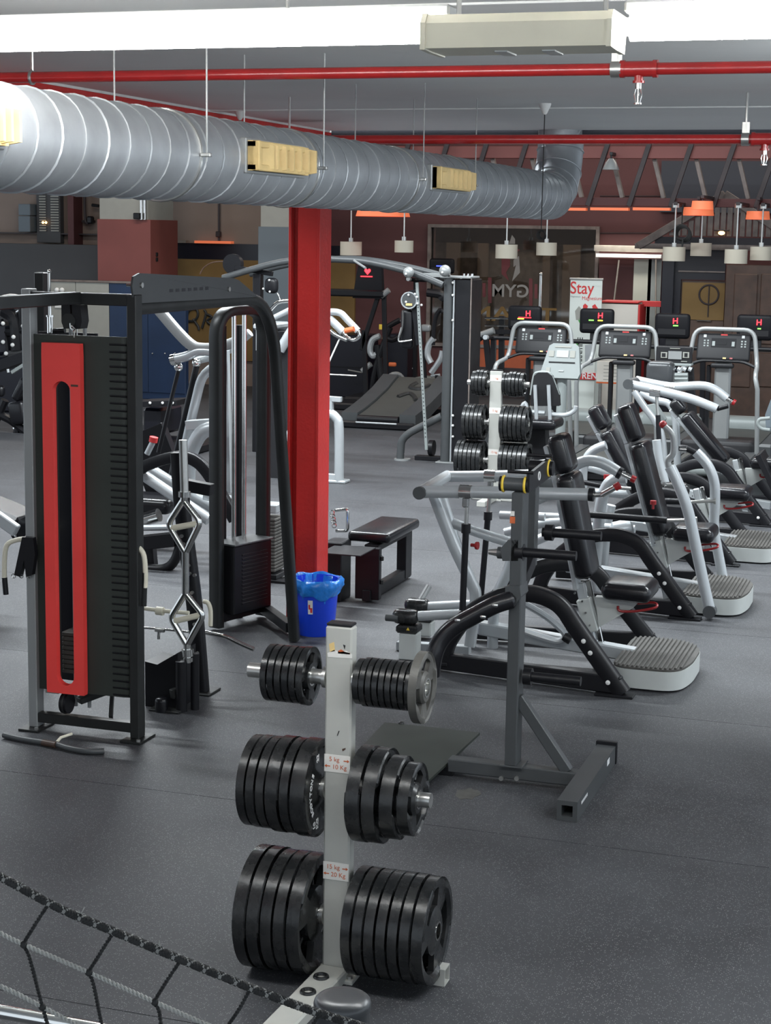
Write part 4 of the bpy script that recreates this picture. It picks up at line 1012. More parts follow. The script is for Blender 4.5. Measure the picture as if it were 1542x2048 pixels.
# ------- inner arched frame with guide rods and weight shroud
u0, u1 = V((-4.19, 9.5, 0)), V((-4.06, 9.93, 0)); ud = (u1 - u0).normalized(); un = V((ud.y, -ud.x, 0))
lat = thing('weight_stack_frame', 'arched black frame with chrome guide rods and ribbed weight cover left of the red column', 'gym machine', (-4.12, 9.7, 0))
uz = at(470, 622, 9.6).z
q0, q1 = u0 + V((0, 0, 0.02)), u1 + V((0, 0, 0.02))
topz = V((0, 0, uz))
m = MB(); m.sweep(fillet([q0, u0 + topz, u1 + topz, q1], .16, 8), .085, .055, un); part('arch_frame', m, K['black2'], lat, ang=.9)
for f_ in (.36, .58):
    p = u0.lerp(u1, f_); m = MB(); m.cyl(p + V((0, 0, .15)), p + V((0, 0, uz - .02)), .014, 14); part('guide_rod', m, K['chrome'], lat)
for f_, w_ in ((.47, .03), (.80, .05)):
    p = u0.lerp(u1, f_) + un * -.12; m = MB(); m.cyl(p, p + V((0, 0, uz - .1)), w_ * .5, 10); part('rear_rail', m, K['black'], lat)
# shroud
shz1 = at(470, 1082, 9.7).z; shz0 = .10
cc = (u0 + u1) / 2; L2 = (u1 - u0).length / 2
M = Matrix((ud, un, V((0, 0, 1)))).transposed()
m = MB(); m.box(cc + V((0, 0, (shz0 + shz1) / 2)) + un * .02, (L2 * 1.62, .17, shz1 - shz0), M, .006); shr = part('stack_cover', m, K['black'], lat)
m = MB(); m.box(cc + V((0, 0, shz1 + .006)) + un * .02, (L2 * 1.68, .19, .012), M, .003); part('cover_lid', m, K['char'], lat)
for k in range(14):
    z = shz0 + .06 + k * (shz1 - shz0 - .1) / 14
    m = MB(); m.bar(cc + un * .1056 - ud * L2 * .48 + V((0, 0, z)), cc + un * .1056 + ud * L2 * .62 + V((0, 0, z)), .006, .012, ch=.001); part('cover_rib', m, K['black'], lat)
m = MB(); m.bar(q0 + V((0, 0, .06)), q1 + V((0, 0, .06)), .07, .06); part('base_tie', m, K['black'], lat)
m = MB(); m.bar(u1 + V((0, 0, .07)), V((BX - .05, 9.46, .07)), .06, .06); part('base_tie', m, K['black'], lat)
# low-row foot box behind
# ================================================================== ATTACHMENTS AROUND THE TOWER
# curved pull bar lying on the floor
pb = thing('pull_bar', 'black bent pull-down bar lying on the floor before the cable tower', 'cable bar', fl(105, 1490))
pts = [fl(8, 1470, .016), fl(42, 1478, .016), fl(82, 1484, .018), fl(110, 1488, .02), fl(140, 1497, .018), fl(178, 1503, .016), fl(208, 1502, .016)]
m = MB(); m.tube(smooth(pts, 4), .0145, 14); part('bar_body', m, K['char'], pb)
m = MB(); m.tube([fl(86, 1485, .018), fl(112, 1490, .02)], .0155, 14); part('bare_collar', m, K['wood'], pb)
m = MB(); q = fl(112, 1486, .02); m.tube([q, q + V((.01, .03, .02)), q + V((.03, .10, .02))], .007, 8); part('eye_lug', m, K['ivory'], pb)
# black leather strap on the left hook
st = thing('ankle_strap', 'black padded strap hanging from the left hook of the tower', 'strap', at(48, 1120, MY - .03))
m = MB(); c = at(46, 1115, MY - .02)
m.prism([at(44, 1074, MY - .035), at(66, 1076, MY - .035), at(70, 1110, MY - .035), at(64, 1150, MY - .035), at(52, 1155, MY - .035), at(48, 1120, MY - .035), at(40, 1154, MY - .035), at(28, 1150, MY - .035)], (0, .03, 0)); part('strap_pad', m, K['vinyl'], st)
for x in (27, 42, 58):
    m = MB(); q = at(x, 1152, MY - .02); m.torus(q, (0, 1, .3), .011, .0025, 12, 5); part('ring', m, K['chrome'], st)
# upright multi-grip bar in the holder tube
hb2 = thing('bar_holder', 'black upright bar holder block with two round sockets beside the tower', 'bar holder', (-3.5, 7.75, 0))
hY = 7.78
hx = lambda x, y: at(x, y, hY)
for x0, x1, y0 in ((352, 373, 1322), (372, 388, 1312)):
    a = hx((x0 + x1) / 2, y0); m = MB(); rr_ = (hx(x1, y0).x - hx(x0, y0).x) / 2; m.cyl((a.x, hY + (.06 if x0 > 360 else 0), .0), (a.x, hY + (.06 if x0 > 360 else 0), a.z), rr_, 18); part('socket_tube', m, K['black'], hb2)
a0, a1 = hx(287, 1400), hx(352, 1300)
m = MB(); m.prism([(a0.x, hY + .02, .0), (a1.x, hY + .02, .0), (a1.x, hY + .02, a1.z - .02), (a0.x + .07, hY + .02, hx(300, 1330).z), (a0.x, hY + .02, hx(290, 1325).z)], (0, .22, 0)); part('holder_box', m, K['black'], hb2)
m = MB(); m.rbox(hx(330, 1412) + V((0, -.04, 0)), (.065, .06, .12), .025); part('roller_pad', m, K['vinyl'], hb2)
m = MB(); q = hx(335, 1400); m.bb((q.x - .08, hY - .06, 0), (q.x + .09, hY + .02, .012), .003); m.bar((q.x + .03, hY - .02, .09), (q.x + .06, hY + .03, .10), .03, .05); part('holder_foot', m, K['black2'], hb2)
bar = thing('multi_grip_bar', 'worn chrome bar with two diamond grip cages standing upright in the holder', 'barbell', hx(373, 1320))
bY = hY + .03; bq = lambda x, y: at(x, y, bY)
rb = .0165
m = MB(); m.cyl(bq(366, 880), bq(369, 985), .0215, 18); part('upper_sleeve', m, K['steel'], bar)
m = MB(); m.cyl(bq(369, 983), bq(369, 994), .031, 18); part('collar', m, K['chrome'], bar)
m = MB(); m.cyl(bq(375, 1298), bq(376, 1312), .031, 18); m.cyl(bq(376, 1314), bq(376, 1322), .028, 18); part('collar', m, K['chrome'], bar)
def cage(T, Lc, Rc, B, g0, g1):
    for pts in ([T, Lc, B], [T, Rc, B]):
        p = fillet([bq(*q) for q in pts], .03, 5); m = MB(); m.tube(p, rb, 12); part('grip_cage_side', m, K['chrome'], bar)
    m = MB(); m.cyl(bq(*g0), bq(*g1), .0155, 14); part('angled_grip', m, K['ivory'], bar)
cage((367, 1000), (336, 1048), (401, 1044), (371, 1106), (341, 1057), (401, 1046))
cage((371, 1186), (341, 1235), (407, 1230), (374, 1290), (350, 1242), (405, 1229))
for p_, q_ in (((369, 990), (367, 1004)), ((371, 1104), (371, 1188)), ((374, 1288), (376, 1325))): m = MB(); m.tube([bq(*p_), bq(*q_)], rb * 1.15, 14); part('bar_shaft', m, K['chrome'], bar)
# bars lying across the hooks behind the post
def rod(pts, Y, r, mt, name, label, cat, extra=None):
    th = thing(name, label, cat, at(*pts[0], Y)); m = MB(); m.tube(smooth([at(x, y, Y) for x, y in pts], 4), r, 12); part('bar_body', m, K[mt], th)
    if extra:
        for (x, y, rr_, L) in extra: q = at(x, y, Y); m = MB(); m.cyl(q - V((L, 0, -L * .04)), q + V((L, 0, -L * .04)), rr_, 14); part('collar', m, K['ivory'], th)
    return th
rod([(283, 1216), (330, 1222), (378, 1226)], 7.95, .011, 'ivory', 'curl_bar', 'ivory-worn curl bar lying level behind the upright chrome bar, upper one', 'barbell', [(320, 1222, .022, .02)])
tb = rod([(283, 1255), (330, 1259), (378, 1264)], 7.9, .006, 'chrome', 'tee_handle', 'thin chrome rod with a short hanging T stem below the curl bar', 'cable handle')
m = MB(); q = at(318, 1260, 7.9); m.cyl(q, at(317, 1278, 7.9), .008, 10); m.cyl(q + V((-.02, 0, 0)), q + V((.03, 0, 0)), .012, 10); part('stem', m, K['chrome'], tb)
rod([(402, 1263), (430, 1269), (452, 1274), (480, 1287), (508, 1299)], 8.3, .0125, 'chrome', 'lat_bar', 'bent chrome lat bar sticking out right of the slanted leg', 'cable bar', None)
h3 = rod([(407, 1203), (416, 1206), (421, 1222), (421, 1252)], 8.2, .012, 'ivory', 'cream_hook', 'cream curved hook end sticking out by the arched frame foot', 'hook')
# ================================================================== CHEST PRESS ROW
def pathY(pts, Y, n=4): return smooth([at(x, y, Y) for x, y in pts], n)
def press_base(name, label, d, M1pad=True, footplate=True, far=True):
    """common frame; built where the nearest press stands and moved by d"""
    d = V(d)
    th = thing(name, label, 'gym machine', V((-2.0, 9.45, 0)) + d)
    mv = lambda m: shift(m, d)
    A = lambda x, y, Y: at(x, y, Y)
    for sgn, Yf, Yr in ((-1, 8.90, 9.07), (1, 9.98, 9.84)):
        # floor bar, arch leg, foot wedge
        m = MB(); m.bar((-2.66, Yr, .062), (-1.56, Yf, .062), .055, .095, ch=.006); part('base_bar', mv(m), K['black'], th)
        zs = [(-2.60, .10), (-2.56, .20), (-2.44, .36), (-2.26, .475), (-2.10, .505), (-1.98, .487), (-1.90, .44), (-1.82, .34), (-1.55, .015)]
        pts = []
        for x, z in zs:
            t = (x + 2.66) / 1.10; pts.append(V((x, Yr + (Yf - Yr) * t, z)))
        m = MB(); m.sweep(smooth(pts, 5), .06, .088, V((Yf - Yr, -1.10, 0))); part('arch_leg', mv(m), K['black'], th, ang=.9)
        m = MB(); m.bb((-1.70, Yf - .045, 0), (-1.49, Yf + .045, .014), .003); part('foot_plate', mv(m), K['black'], th)
        if sgn < 0:
            for x, z in ((-1.775, .285), (-1.735, .225), (-1.63, .075), (-2.18, .06)):
                t = (x + 2.66) / 1.10; y = Yr + (Yf - Yr) * t - .033
                m = MB(); m.lathe([(.013, 0), (.013, -.003), (.008, -.007), (0, -.008)], (x, y + .001, z), (0, 1, 0), 12); part('bolt_cap', mv(m), K['white_trim'], th)
    # spine
    m = MB(); m.bar((-2.50, 9.45, .18), (-1.58, 9.45, .10), .09, .075, ch=.008); part('spine_tube', mv(m), K['silver'], th)
    # seat post, bracket, seat
    m = MB(); m.bar(A(1160, 1165, 9.45), A(1196, 1335, 9.45), .05, .04, (0, 1, 0), ch=.006); part('seat_post', mv(m), K['silver'], th)
    m = MB(); m.bar(A(1176, 1160, 9.45) , A(1212, 1330, 9.45), .03, .025, (0, 1, 0), ch=.004); part('adjust_rail', mv(m), K['chrome'], th)
    m = MB(); m.bar(A(1168, 1196, 9.45), A(1186, 1262, 9.45), .08, .085, (0, 1, 0), ch=.006); part('seat_carriage', mv(m), K['tray'], th)
    for x, y in ((1165, 1202), (1172, 1225), (1180, 1250), (1150, 1186)):
        m = MB(); q = A(x, y, 9.40); m.cyl(q, q + V((0, -.012, 0)), .006, 8); part('bolt', mv(m), K['chrome'], th)
    q = [A(1192, 1192, 9.45), A(1285, 1196, 9.45), A(1268, 1214, 9.45), A(1200, 1252, 9.45)]
    m = MB(); m.prism([p + V((0, -.03, 0)) for p in q], (0, .06, 0)); part('seat_bracket', mv(m), K['tray'], th)
    s0, s1 = A(1207, 1181, 9.42), A(1309, 1181, 9.42); c = (s0 + s1) / 2
    m = MB(); m.rbox((c.x, 9.45, c.z + .002), (s1.x - s0.x, .34, .098), .046, rotz(0), 4)
    for k, p in enumerate(m.v):
        f_ = (p.x - s0.x) / (s1.x - s0.x); p.y = 9.45 + (p.y - 9.45) * (.80 + .25 * f_); p.z += .012 * math.sin(f_ * 3.1) * (1 if p.z > c.z else 0)
    part('seat', mv(m), K['vinyl'], th)
    m = MB(); m.tube(smooth([A(1236, 1212, 9.40), A(1240, 1222, 9.40), A(1275, 1222, 9.40), A(1311, 1215, 9.40), A(1309, 1206, 9.45), A(1275, 1207, 9.5)], 4), .0075, 8); part('red_lever', mv(m), K['redknob'], th)
    return th
def back_pads(th, head, pad, Y, w, d_px, d=(0, 0, 0), plate=True):
    """head=(top,bottom) pad=(top,bottom) as centre-line pixels on the plane Y; thickness in metres"""
    T = .105
    for nm, (a, b), ww in (('head_pad', head, w * .72), ('back_pad', pad, w)):
        a, b = at(*a, Y), at(*b, Y); ax_ = (b - a).normalized(); L = (b - a).length
        s, u, dd = frame(ax_, (0, 1, 0))
        # s is across thickness, u across width
        M = Matrix((s, u, dd)).transposed()
        m = MB(); m.rbox((a + b) / 2, (T, ww, L), .038, M, 4)
        c = (a + b) / 2
        for p in m.v:
            t = (p - c).dot(dd) / L; wv = (p - c).dot(u)
            k = 1.0 - .22 * max(0, t * 2 - .2) ** 2 if nm == 'back_pad' else 1.0
            p += u * wv * (k - 1)
        part(nm, m, K['vinyl'], th)
    a, b = at(*head[0], Y), at(*pad[1], Y); ax_ = (b - a).normalized(); s, u, dd = frame(ax_, (0, 1, 0))
    sg = -1 if s.x > 0 else 1
    off = s * sg * (T / 2 + .022)
    m = MB(); m.bar(at(*head[0], Y) + off + ax_ * .05, at(*head[1], Y) + off * 1.0, .10, .03, s, ch=.005); part('pad_plate', m, K['silver'], th)
    m = MB(); m.bar(at(*head[1], Y) + off, at(*pad[1], Y) + off + ax_ * .06, .10, .03, s, ch=.005); part('pad_plate', m, K['silver'], th)
def foot_tray(th, d, z=.115):
    d = V(d)
    # rounded tray with ribbed rubber top
    X0, X1, Ya, Yb_ = -1.655, -1.235, 9.05, 9.80
    rad = .10
    poly = fillet([V((X0, Ya + .0, 0)), V((X1 - .05, Ya + .0, 0)), V((X1, Ya + .22, 0)), V((X1, Yb_ - .16, 0)), V((X1 - .13, Yb_, 0)), V((X0, Yb_, 0))], .11, 6, closed=True)
    m = MB(); m.prism([p + V((0, 0, .012)) + d for p in poly], (0, 0, z - .012)); part('foot_tray', m, K['tray'], th)
    c = V(((X0 + X1) / 2, (Ya + Yb_) / 2, 0))
    m = MB(); m.prism([c + (p - c) * .985 + V((0, 0, z)) + d for p in poly], (0, 0, .012)); part('tread_mat', m, K['tread'], th)
    m = MB(); x = X0 + .02
    while x < X1 - .02:
        # rib from near edge to far edge inside the outline
        ys_ = []
        for i in range(len(poly)):
            a, b = poly[i], poly[(i + 1) % len(poly)]
            if (a.x - x) * (b.x - x) < 0: ys_.append(a.y + (b.y - a.y) * (x - a.x) / (b.x - a.x))
        if len(ys_) >= 2:
            r_ = MB(); r_.bar(V((x, min(ys_) + .012, z + .016)) + d, V((x, max(ys_) - .012, z + .016)) + d, .014, .011, ch=.003); part('tread_rib', r_, K['tread'], th)
        x += .0255
    m = MB(); m.prism([c + (p - c) * .9 + d for p in poly], (0, 0, .013)); part('tray_base', m, K['black'], th)
def tubeY(th, nm, pts, Y, r, mt='silver', n=12, k=4):
    m = MB(); m.tube(pathY(pts, Y, k), r, n); return part(nm, m, K[mt], th)
def grip(th, p, q, r=.016, mt='chrome', red=True):
    m = MB(); m.cyl(p, q, r, 14); part('grip', m, K[mt], th)
    d = (V(q) - V(p)).normalized()
    if red: m = MB(); m.cyl(V(q) - d * .005, V(q) + d * .022, r * 1.35, 14); part('grip_end', m, K['redknob'], th)
# ---- press 1 (nearest)
P1 = press_base('chest_press', 'silver chest press nearest the camera behind the dark plate stand, with ribbed footplate', (0, 0, 0))
back_pads(P1, ((1116, 868), (1136, 944)), ((1137, 946), (1176, 1152)), 9.45, .30, 0)
foot_tray(P1, (0, 0, 0))
yn, yf = 8.95, 9.95
m = MB(); m.cyl(at(843, 984, yn) + V((0, -.03, 0)), at(892, 953, yf) + V((0, .03, 0)), .034, 18); part('rear_cross_tube', m, K['silver'], P1)
m = MB(); q = at(843, 984, yn) + V((0, -.03, 0)); m.cyl(q + V((0, -.02, 0)), q + V((0, .005, 0)), .036, 18); part('tube_cap', m, K['char'], P1)
tubeY(P1, 'press_arm', [(845, 984), (930, 984), (1040, 986), (1130, 988), (1178, 989)], yn, .034, n=16)
q0 = at(1178, 989, yn); m = MB(); m.cyl(q0, at(1188, 990, yn), .036, 16); part('arm_collar', m, K['black'], P1)
m = MB(); m.tube(fillet([at(1186, 990, yn), at(1204, 989, yn), at(1214, 984, yn)], .03, 3), .014, 10); part('grip_neck', m, K['chrome'], P1)
grip(P1, at(1203, 990, yn), at(1232, 974, yn))
tubeY(P1, 'press_arm', [(892, 953), (990, 952), (1090, 948), (1135, 938), (1170, 922), (1205, 926), (1238, 945)], yf, .034, n=16)
q0 = at(1236, 944, yf); m = MB(); m.cyl(q0, at(1243, 948, yf), .037, 16); part('arm_collar', m, K['black'], P1)
grip(P1, at(1242, 946, yf), at(1264, 957, yf))
for (x, y, Y) in ((932, 984, yn), (981, 952, yf)):
    c = at(x, y, Y); m = MB(); m.cyl(c + V((-.034, 0, 0)), c + V((.034, 0, 0)), .039, 16); m.box(c + V((0, 0, -.055)), (.035, .03, .06), None, .006); part('arm_clamp', m, K['chrome'], P1)
for (a, b, c, Y) in (((934, 1002), (932, 1055), (925, 1220), yn), ((981, 972), (976, 1030), (962, 1195), yf)):
    m = MB(); m.cyl(at(*a, Y), at(*b, Y), .012, 10); part('damper_rod', m, K['steel'], P1)
    m = MB(); m.cyl(at(*b, Y), at(*c, Y), .0185, 14); m.cyl(at(*b, Y) + V((0, 0, .02)), at(*b, Y) - V((0, 0, .03)), .026, 14); part('damper_sleeve', m, K['black'], P1)
m = MB(); q = at(942, 1090, yn); m.cyl(q + V((0, 0, 0)), q + V((.03, -.005, 0)), .010, 10); m.cyl(q + V((.03, -.005, 0)), q + V((.042, -.007, 0)), .022, 14); part('red_knob', m, K['redknob'], P1)
for Y, o in ((9.22, 0), (9.68, 6)):
    m = MB(); pts = [(868 + o * 2, 990 - o), (905 + o, 1085), (943, 1165), (951, 1190), (948, 1230), (940, 1292)]
    m.sweep(smooth([at(x, y, Y) for x, y in pts], 4), .05, .06, (0, 1, 0)); part('rear_upright', m, K['silver'], P1, ang=.9)
tubeY(P1, 'frame_strut', [(905, 1046), (960, 1066), (1030, 1088)], 9.45, .030, n=14)
tubeY(P1, 'frame_strut', [(1036, 1085), (1016, 1140), (990, 1205), (985, 1295)], 9.45, .032, n=14)
tubeY(P1, 'frame_strut', [(1030, 1010), (1070, 1004), (1110, 985)], 9.7, .022, n=12)
for Y, dx, dy in ((9.12, 0, 0), (9.78, 18, -19)):
    a, b = at(838 + dx, 1232 + dy, Y), at(960 + dx, 1226 + dy, Y)
    m = MB(); m.cyl(a, b, .029, 16); part('lever_tube', m, K['silver'], P1)
    m = MB(); c = at(812 + dx * 1.25, 1233 + dy * 1.2, Y); m.rbox(c, (.155, .10, .085), .038, None, 4); part('rubber_boot', m, K['rubber'], P1)
p = at(798, 1234, 9.12); m = MB(); m.cyl(p + V((.01, -.04, 0)), at(772, 1235, 9.08), .020, 14); part('lever_peg', m, K['char'], P1)
m = MB(); m.cyl(at(838, 1206, 9.78), at(858, 1172, 9.85), .019, 14); part('lever_peg', m, K['silver_d'], P1)
for Y, dx, dy in ((9.12, 0, 0), (9.78, 28, -22)):
    a = at(803 + dx, 1262 + dy, Y); b = at(846 + dx, 1320 + dy, Y)
    m = MB(); m.bb((a.x, Y - .05, max(.02, b.z)), (at(838 + dx, 1262, Y).x, Y + .05, a.z), .008); part('stop_block', m, K['tray'], P1)
    m = MB(); m.bb((a.x - .018, Y - .06, a.z), (at(838 + dx, 1262, Y).x + .004, Y + .06, a.z + .045), .010); s = part('rubber_stop', m, K['rubber'], P1)
    if dx == 0:
        q = at(816, 1258, Y - .06); m = MB(); m.prism([(q.x - .010, Y - .0615, q.z - .008), (q.x + .010, Y - .0615, q.z - .008), (q.x, Y - .0615, q.z + .010)], (0, .001, 0)); part('warning_triangle', m, K['yellow'], s)
m = MB(); m.bar(at(795, 1322, 9.08), at(900, 1325, 9.08), .12, .02); part('rear_foot', m, K['black'], P1)
m = MB(); m.bar(at(795, 1290, 9.45), at(940, 1300, 9.45), .06, .05); part('rear_rail', m, K['silver'], P1)
tubeY(P1, 'foot_loop', [(1050, 1208), (1095, 1235), (1130, 1268), (1118, 1282), (1090, 1276), (1050, 1263)], 9.35, .020, n=10)
m = MB(); m.cyl(at(1128, 1272, 9.35), at(1142, 1280, 9.35), .03, 12); part('rubber_bumper', m, K['rubber'], P1)
# ---- press 2
D2 = (.075, 2.03, 0)
P2 = press_base('vertical_press', 'silver press behind the nearest one, its two long arms swung down over the footplate', D2)
back_pads(P2, ((1250, 808), (1276, 880)), ((1279, 884), (1326, 1068)), 11.48, .30, 0)
foot_tray(P2, D2)
yn, yf = 10.98, 11.98
tubeY(P2, 'swing_arm', [(1340, 933), (1358, 972), (1376, 1022), (1392, 1095), (1408, 1170), (1420, 1222)], yn, .037, n=16)
m = MB(); q = at(1420, 1222, yn); m.cyl(q + V((0, -.045, 0)), q + V((0, .03, 0)), .042, 18); part('pivot_cap', m, K['char'], P2)
tubeY(P2, 'arm_handle', [(1339, 938), (1336, 920), (1346, 907), (1347, 880), (1342, 865), (1326, 850)], yn, .020, 'silver_d', n=12)
m = MB(); m.ball(at(1326, 849, yn), .026, 12); part('red_knob', m, K['redknob'], P2)
tubeY(P2, 'swing_arm', [(1392, 904), (1415, 930), (1428, 962), (1430, 1000), (1428, 1055), (1437, 1110), (1449, 1172)], yf, .036, n=16)
m = MB(); q = at(1449, 1172, yf); m.cyl(q + V((0, -.03, 0)), q + V((0, .03, 0)), .042, 18); part('pivot_cap', m, K['char'], P2)
m = MB(); m.tube(pathY([(1358, 896), (1372, 897), (1392, 906)], yf), .022, 12); part('arm_handle', m, K['black'], P2)
m = MB(); m.cyl(at(1360, 898, yf), at(1374, 899, yf), .026, 12); part('grip', m, K['chrome'], P2)
for (a, b, c, Y) in (((1150, 1027), (1334, 1041), (1390, 1040), 11.0), ((1290, 1001), (1380, 1004), (1428, 1002), 11.95)):
    m = MB(); m.cyl(at(*a, Y), at(*b, Y), .022, 14); part('damper_sleeve', m, K['black'], P2)
    m = MB(); m.cyl(at(*b, Y), at(*c, Y), .012, 10); m.cyl(at(*c, Y), at(c[0] + 4, c[1], Y), .022, 12); part('damper_rod', m, K['steel'], P2)
m = MB(); q = at(1306, 1018, 11.0); m.cyl(q, q + V((0, 0, .03)), .008, 8); m.cyl(q + V((0, 0, .03)), q + V((0, 0, .055)), .02, 12); part('red_knob', m, K['redknob'], P2)
tubeY(P2, 'rear_upright', [(1187, 1180), (1195, 1080), (1200, 1020), (1210, 980), (1226, 960), (1252, 955)], 11.2, .040, n=14)
tubeY(P2, 'rear_upright', [(1205, 1150), (1212, 1060), (1222, 1010)], 11.8, .036, n=14)
tubeY(P2, 'frame_strut', [(1040, 1096), (1120, 1062), (1180, 1055), (1270, 1060)], 11.6, .034, n=14)
m = MB(); m.lathe([(.02, -.08), (.055, -.06), (.06, 0), (.05, .06), (.02, .08)], at(1243, 1058, 11.45), (1, .4, .15), 18); part('pivot_hub', m, K['silver'], P2)
tubeY(P2, 'lever_tube', [(1010, 1065), (1100, 1045), (1170, 1048)], 11.2, .030, n=12)
for Y, dx in ((11.1, 0), (11.9, 30)):
    m = MB(); m.cyl(at(1000 + dx, 1030, Y), at(1090 + dx, 1034, Y), .028, 12); part('lever_tube', m, K['silver'], P2)
# ---- press 3
D3 = (.09, 3.98, 0)
P3 = press_base('incline_press', 'silver press third in the row, with a steep incline pad', D3)
back_pads(P3, ((1188, 812), (1212, 856)), ((1215, 860), (1282, 985)), 13.45, .30, 0)
foot_tray(P3, D3)
tubeY(P3, 'rear_upright', [(1166, 1000), (1166, 945), (1173, 918), (1188, 900), (1212, 890)], 13.2, .036, n=14)
tubeY(P3, 'frame_strut', [(1130, 1000), (1180, 985), (1260, 990)], 13.5, .034, n=12)
for a, b, c, Y in (((1142, 960), (1210, 973), (1262, 977), 12.95),):
    m = MB(); m.cyl(at(*a, Y), at(*b, Y), .020, 12); part('damper_sleeve', m, K['black'], P3)
    m = MB(); m.cyl(at(*b, Y), at(*c, Y), .012, 10); part('damper_rod', m, K['steel'], P3)
m = MB(); q = at(1213, 965, 12.95); m.cyl(q, q + V((0, 0, .03)), .01, 8); m.cyl(q + V((0, 0, .03)), q + V((0, 0, .06)), .024, 12); part('red_knob', m, K['redknob'], P3)
tubeY(P3, 'press_arm', [(1313, 880), (1318, 920), (1326, 950), (1332, 972)], 13.6, .036, n=14)
m = MB(); m.cyl(at(1326, 960, 13.6) + V((-.06, 0, 0)), at(1326, 960, 13.6) + V((.03, 0, 0)), .03, 12); part('arm_clamp', m, K['chrome'], P3)
tubeY(P3, 'frame_strut', [(1060, 930), (1130, 925), (1230, 950)], 13.6, .03, n=12)
m = MB(); m.rbox(at(1350, 978, 13.4), (.22, .16, .10), .04, rotz(.3), 3); part('rubber_boot', m, K['rubber'], P3)
m = MB(); m.cyl(at(1322, 985, 13.4), at(1345, 976, 13.4), .032, 12); part('lever_peg', m, K['steel'], P3)
# ---- press 4
D4 = (.16, 5.9, 0)
P4 = press_base('shoulder_press', 'silver press farthest in the row, long silver arms raised above its reclined pad', D4)
back_pads(P4, ((1347, 800), (1368, 824)), ((1372, 828), (1452, 925)), 15.35, .30, 0)
tubeY(P4, 'press_arm', [(1262, 769), (1320, 782), (1380, 797), (1420, 812), (1434, 818)], 14.85, .040, n=16)
m = MB(); q = at(1260, 768, 14.85); m.cyl(q + V((-.01, -.05, 0)), q + V((.01, .2, 0)), .045, 16); part('tube_cap', m, K['char'], P4)
m = MB(); m.cyl(at(1434, 818, 14.85), at(1456, 812, 14.85), .020, 12); part('grip', m, K['black'], P4)
tubeY(P4, 'press_arm', [(1272, 760), (1340, 773), (1400, 771), (1428, 778), (1454, 797)], 15.85, .040, n=16)
grip(P4, at(1454, 797, 15.85), at(1466, 804, 15.85), .022)
for (x, y, Y) in ((1311, 780, 14.85), (1340, 773, 15.85)):
    c = at(x, y, Y); m = MB(); m.cyl(c + V((-.045, 0, -.01)), c + V((.045, 0, -.018)), .046, 14); part('arm_clamp', m, K['chrome'], P4)
m = MB(); m.cyl(at(1313, 790, 14.85), at(1316, 832, 14.85), .014, 10); part('damper_rod', m, K['steel'], P4)
m = MB(); m.cyl(at(1316, 830, 14.85), at(1318, 885, 14.85), .022, 12); part('damper_sleeve', m, K['black'], P4)
tubeY(P4, 'rear_upright', [(1268, 782), (1290, 815), (1312, 845), (1325, 880), (1330, 960)], 15.2, .032, n=12)
tubeY(P4, 'rear_upright', [(1280, 785), (1310, 800), (1340, 810), (1352, 850), (1355, 940)], 15.6, .034, n=12)
foot = V(D4); m = MB(); m.bar(at(1520, 905, 15.2), at(1560, 990, 15.2), .4, .05, (1, 0, .6)); part('angled_footplate', m, K['black'], P4)
# ================================================================== DARK STANDING MACHINE WITH PEGS
RY = 7.22
R = thing('plate_stand', 'charcoal upright plate-loaded stand with black pegs, padded lever arm and T-shaped foot', 'gym machine', (-1.75, 7.3, 0))
ra, rb_ = at(1016, 1250, RY), at(1040, 1250, RY)
pw = rb_.x - ra.x
zt_ = at(1028, 985, RY).z
m = MB(); m.bb((ra.x, RY, .09), (rb_.x, RY + .10, zt_), .005); part('main_post', m, K['char'], R)
rY2 = 7.52
a2, b2 = at(1050, 1050, rY2), at(1071, 1050, rY2)
m = MB(); m.bb((a2.x, rY2, at(1060, 1135, rY2).z), (b2.x, rY2 + .06, at(1060, 955, rY2).z), .005); part('rear_post', m, K['char'], R)
m = MB(); q = at(1058, 1130, rY2); m.bar((ra.x + pw / 2, RY + .08, q.z - .05), (q.x, rY2 + .02, q.z + .02), .05, .07); part('post_link', m, K['black'], R)
zr = at(1028, 971, RY).z
m = MB(); m.cyl((at(1004, 971, RY).x, RY + .04, zr), (at(1052, 974, RY).x, RY + .04, zr), .031, 20); part('roller', m, K['char'], R)
for x in (1003, 1047):
    q = at(x, 972, RY); m = MB(); m.torus((q.x, RY + .04, zr), (1, 0, 0), .033, .006, 24, 8); part('yellow_ring', m, K['yellow'], R)
    m = MB(); sg = -1 if x < 1020 else 1; m.cyl((q.x, RY + .04, zr), (q.x + sg * .016, RY + .04, zr), .034, 18); part('roller_cap', m, K['black'], R)
pb_ = [(RY + .02, zr - .03), (RY + .02, zr + .05), (RY + .42, zr + .075), (RY + .46, zr + .03), (RY + .44, zr - .015), (RY + .10, zr - .03)]
m = MB(); xx_ = at(1056, 965, RY).x; m.prism([(xx_ - .012, y, z) for y, z in pb_], (.014, 0, 0)); bk = part('top_bracket', m, K['black'], R)
m = MB(); m.torus((xx_ + .003, RY + .20, zr + .02), (1, 0, 0), .018, .003, 18, 6); part('round_badge', m, K['whiteprint'], bk)
m = MB(); q = V((xx_ + .012, RY + .40, zr + .03)); m.cyl(q - V((.10, 0, 0)), q + V((.01, 0, 0)), .034, 18); part('roller', m, K['black'], R)
m = MB(); m.torus(q + V((-.01, 0, 0)), (1, 0, 0), .035, .006, 24, 8); part('yellow_ring', m, K['yellow'], R)
for dy, dz in ((.04, .055), (.40, .085)):
    m = MB(); m.cyl((ra.x - .03, RY + dy, zr + dz), (xx_ + .015, RY + dy, zr + dz), .008, 8); part('top_rod', m, K['black'], R)
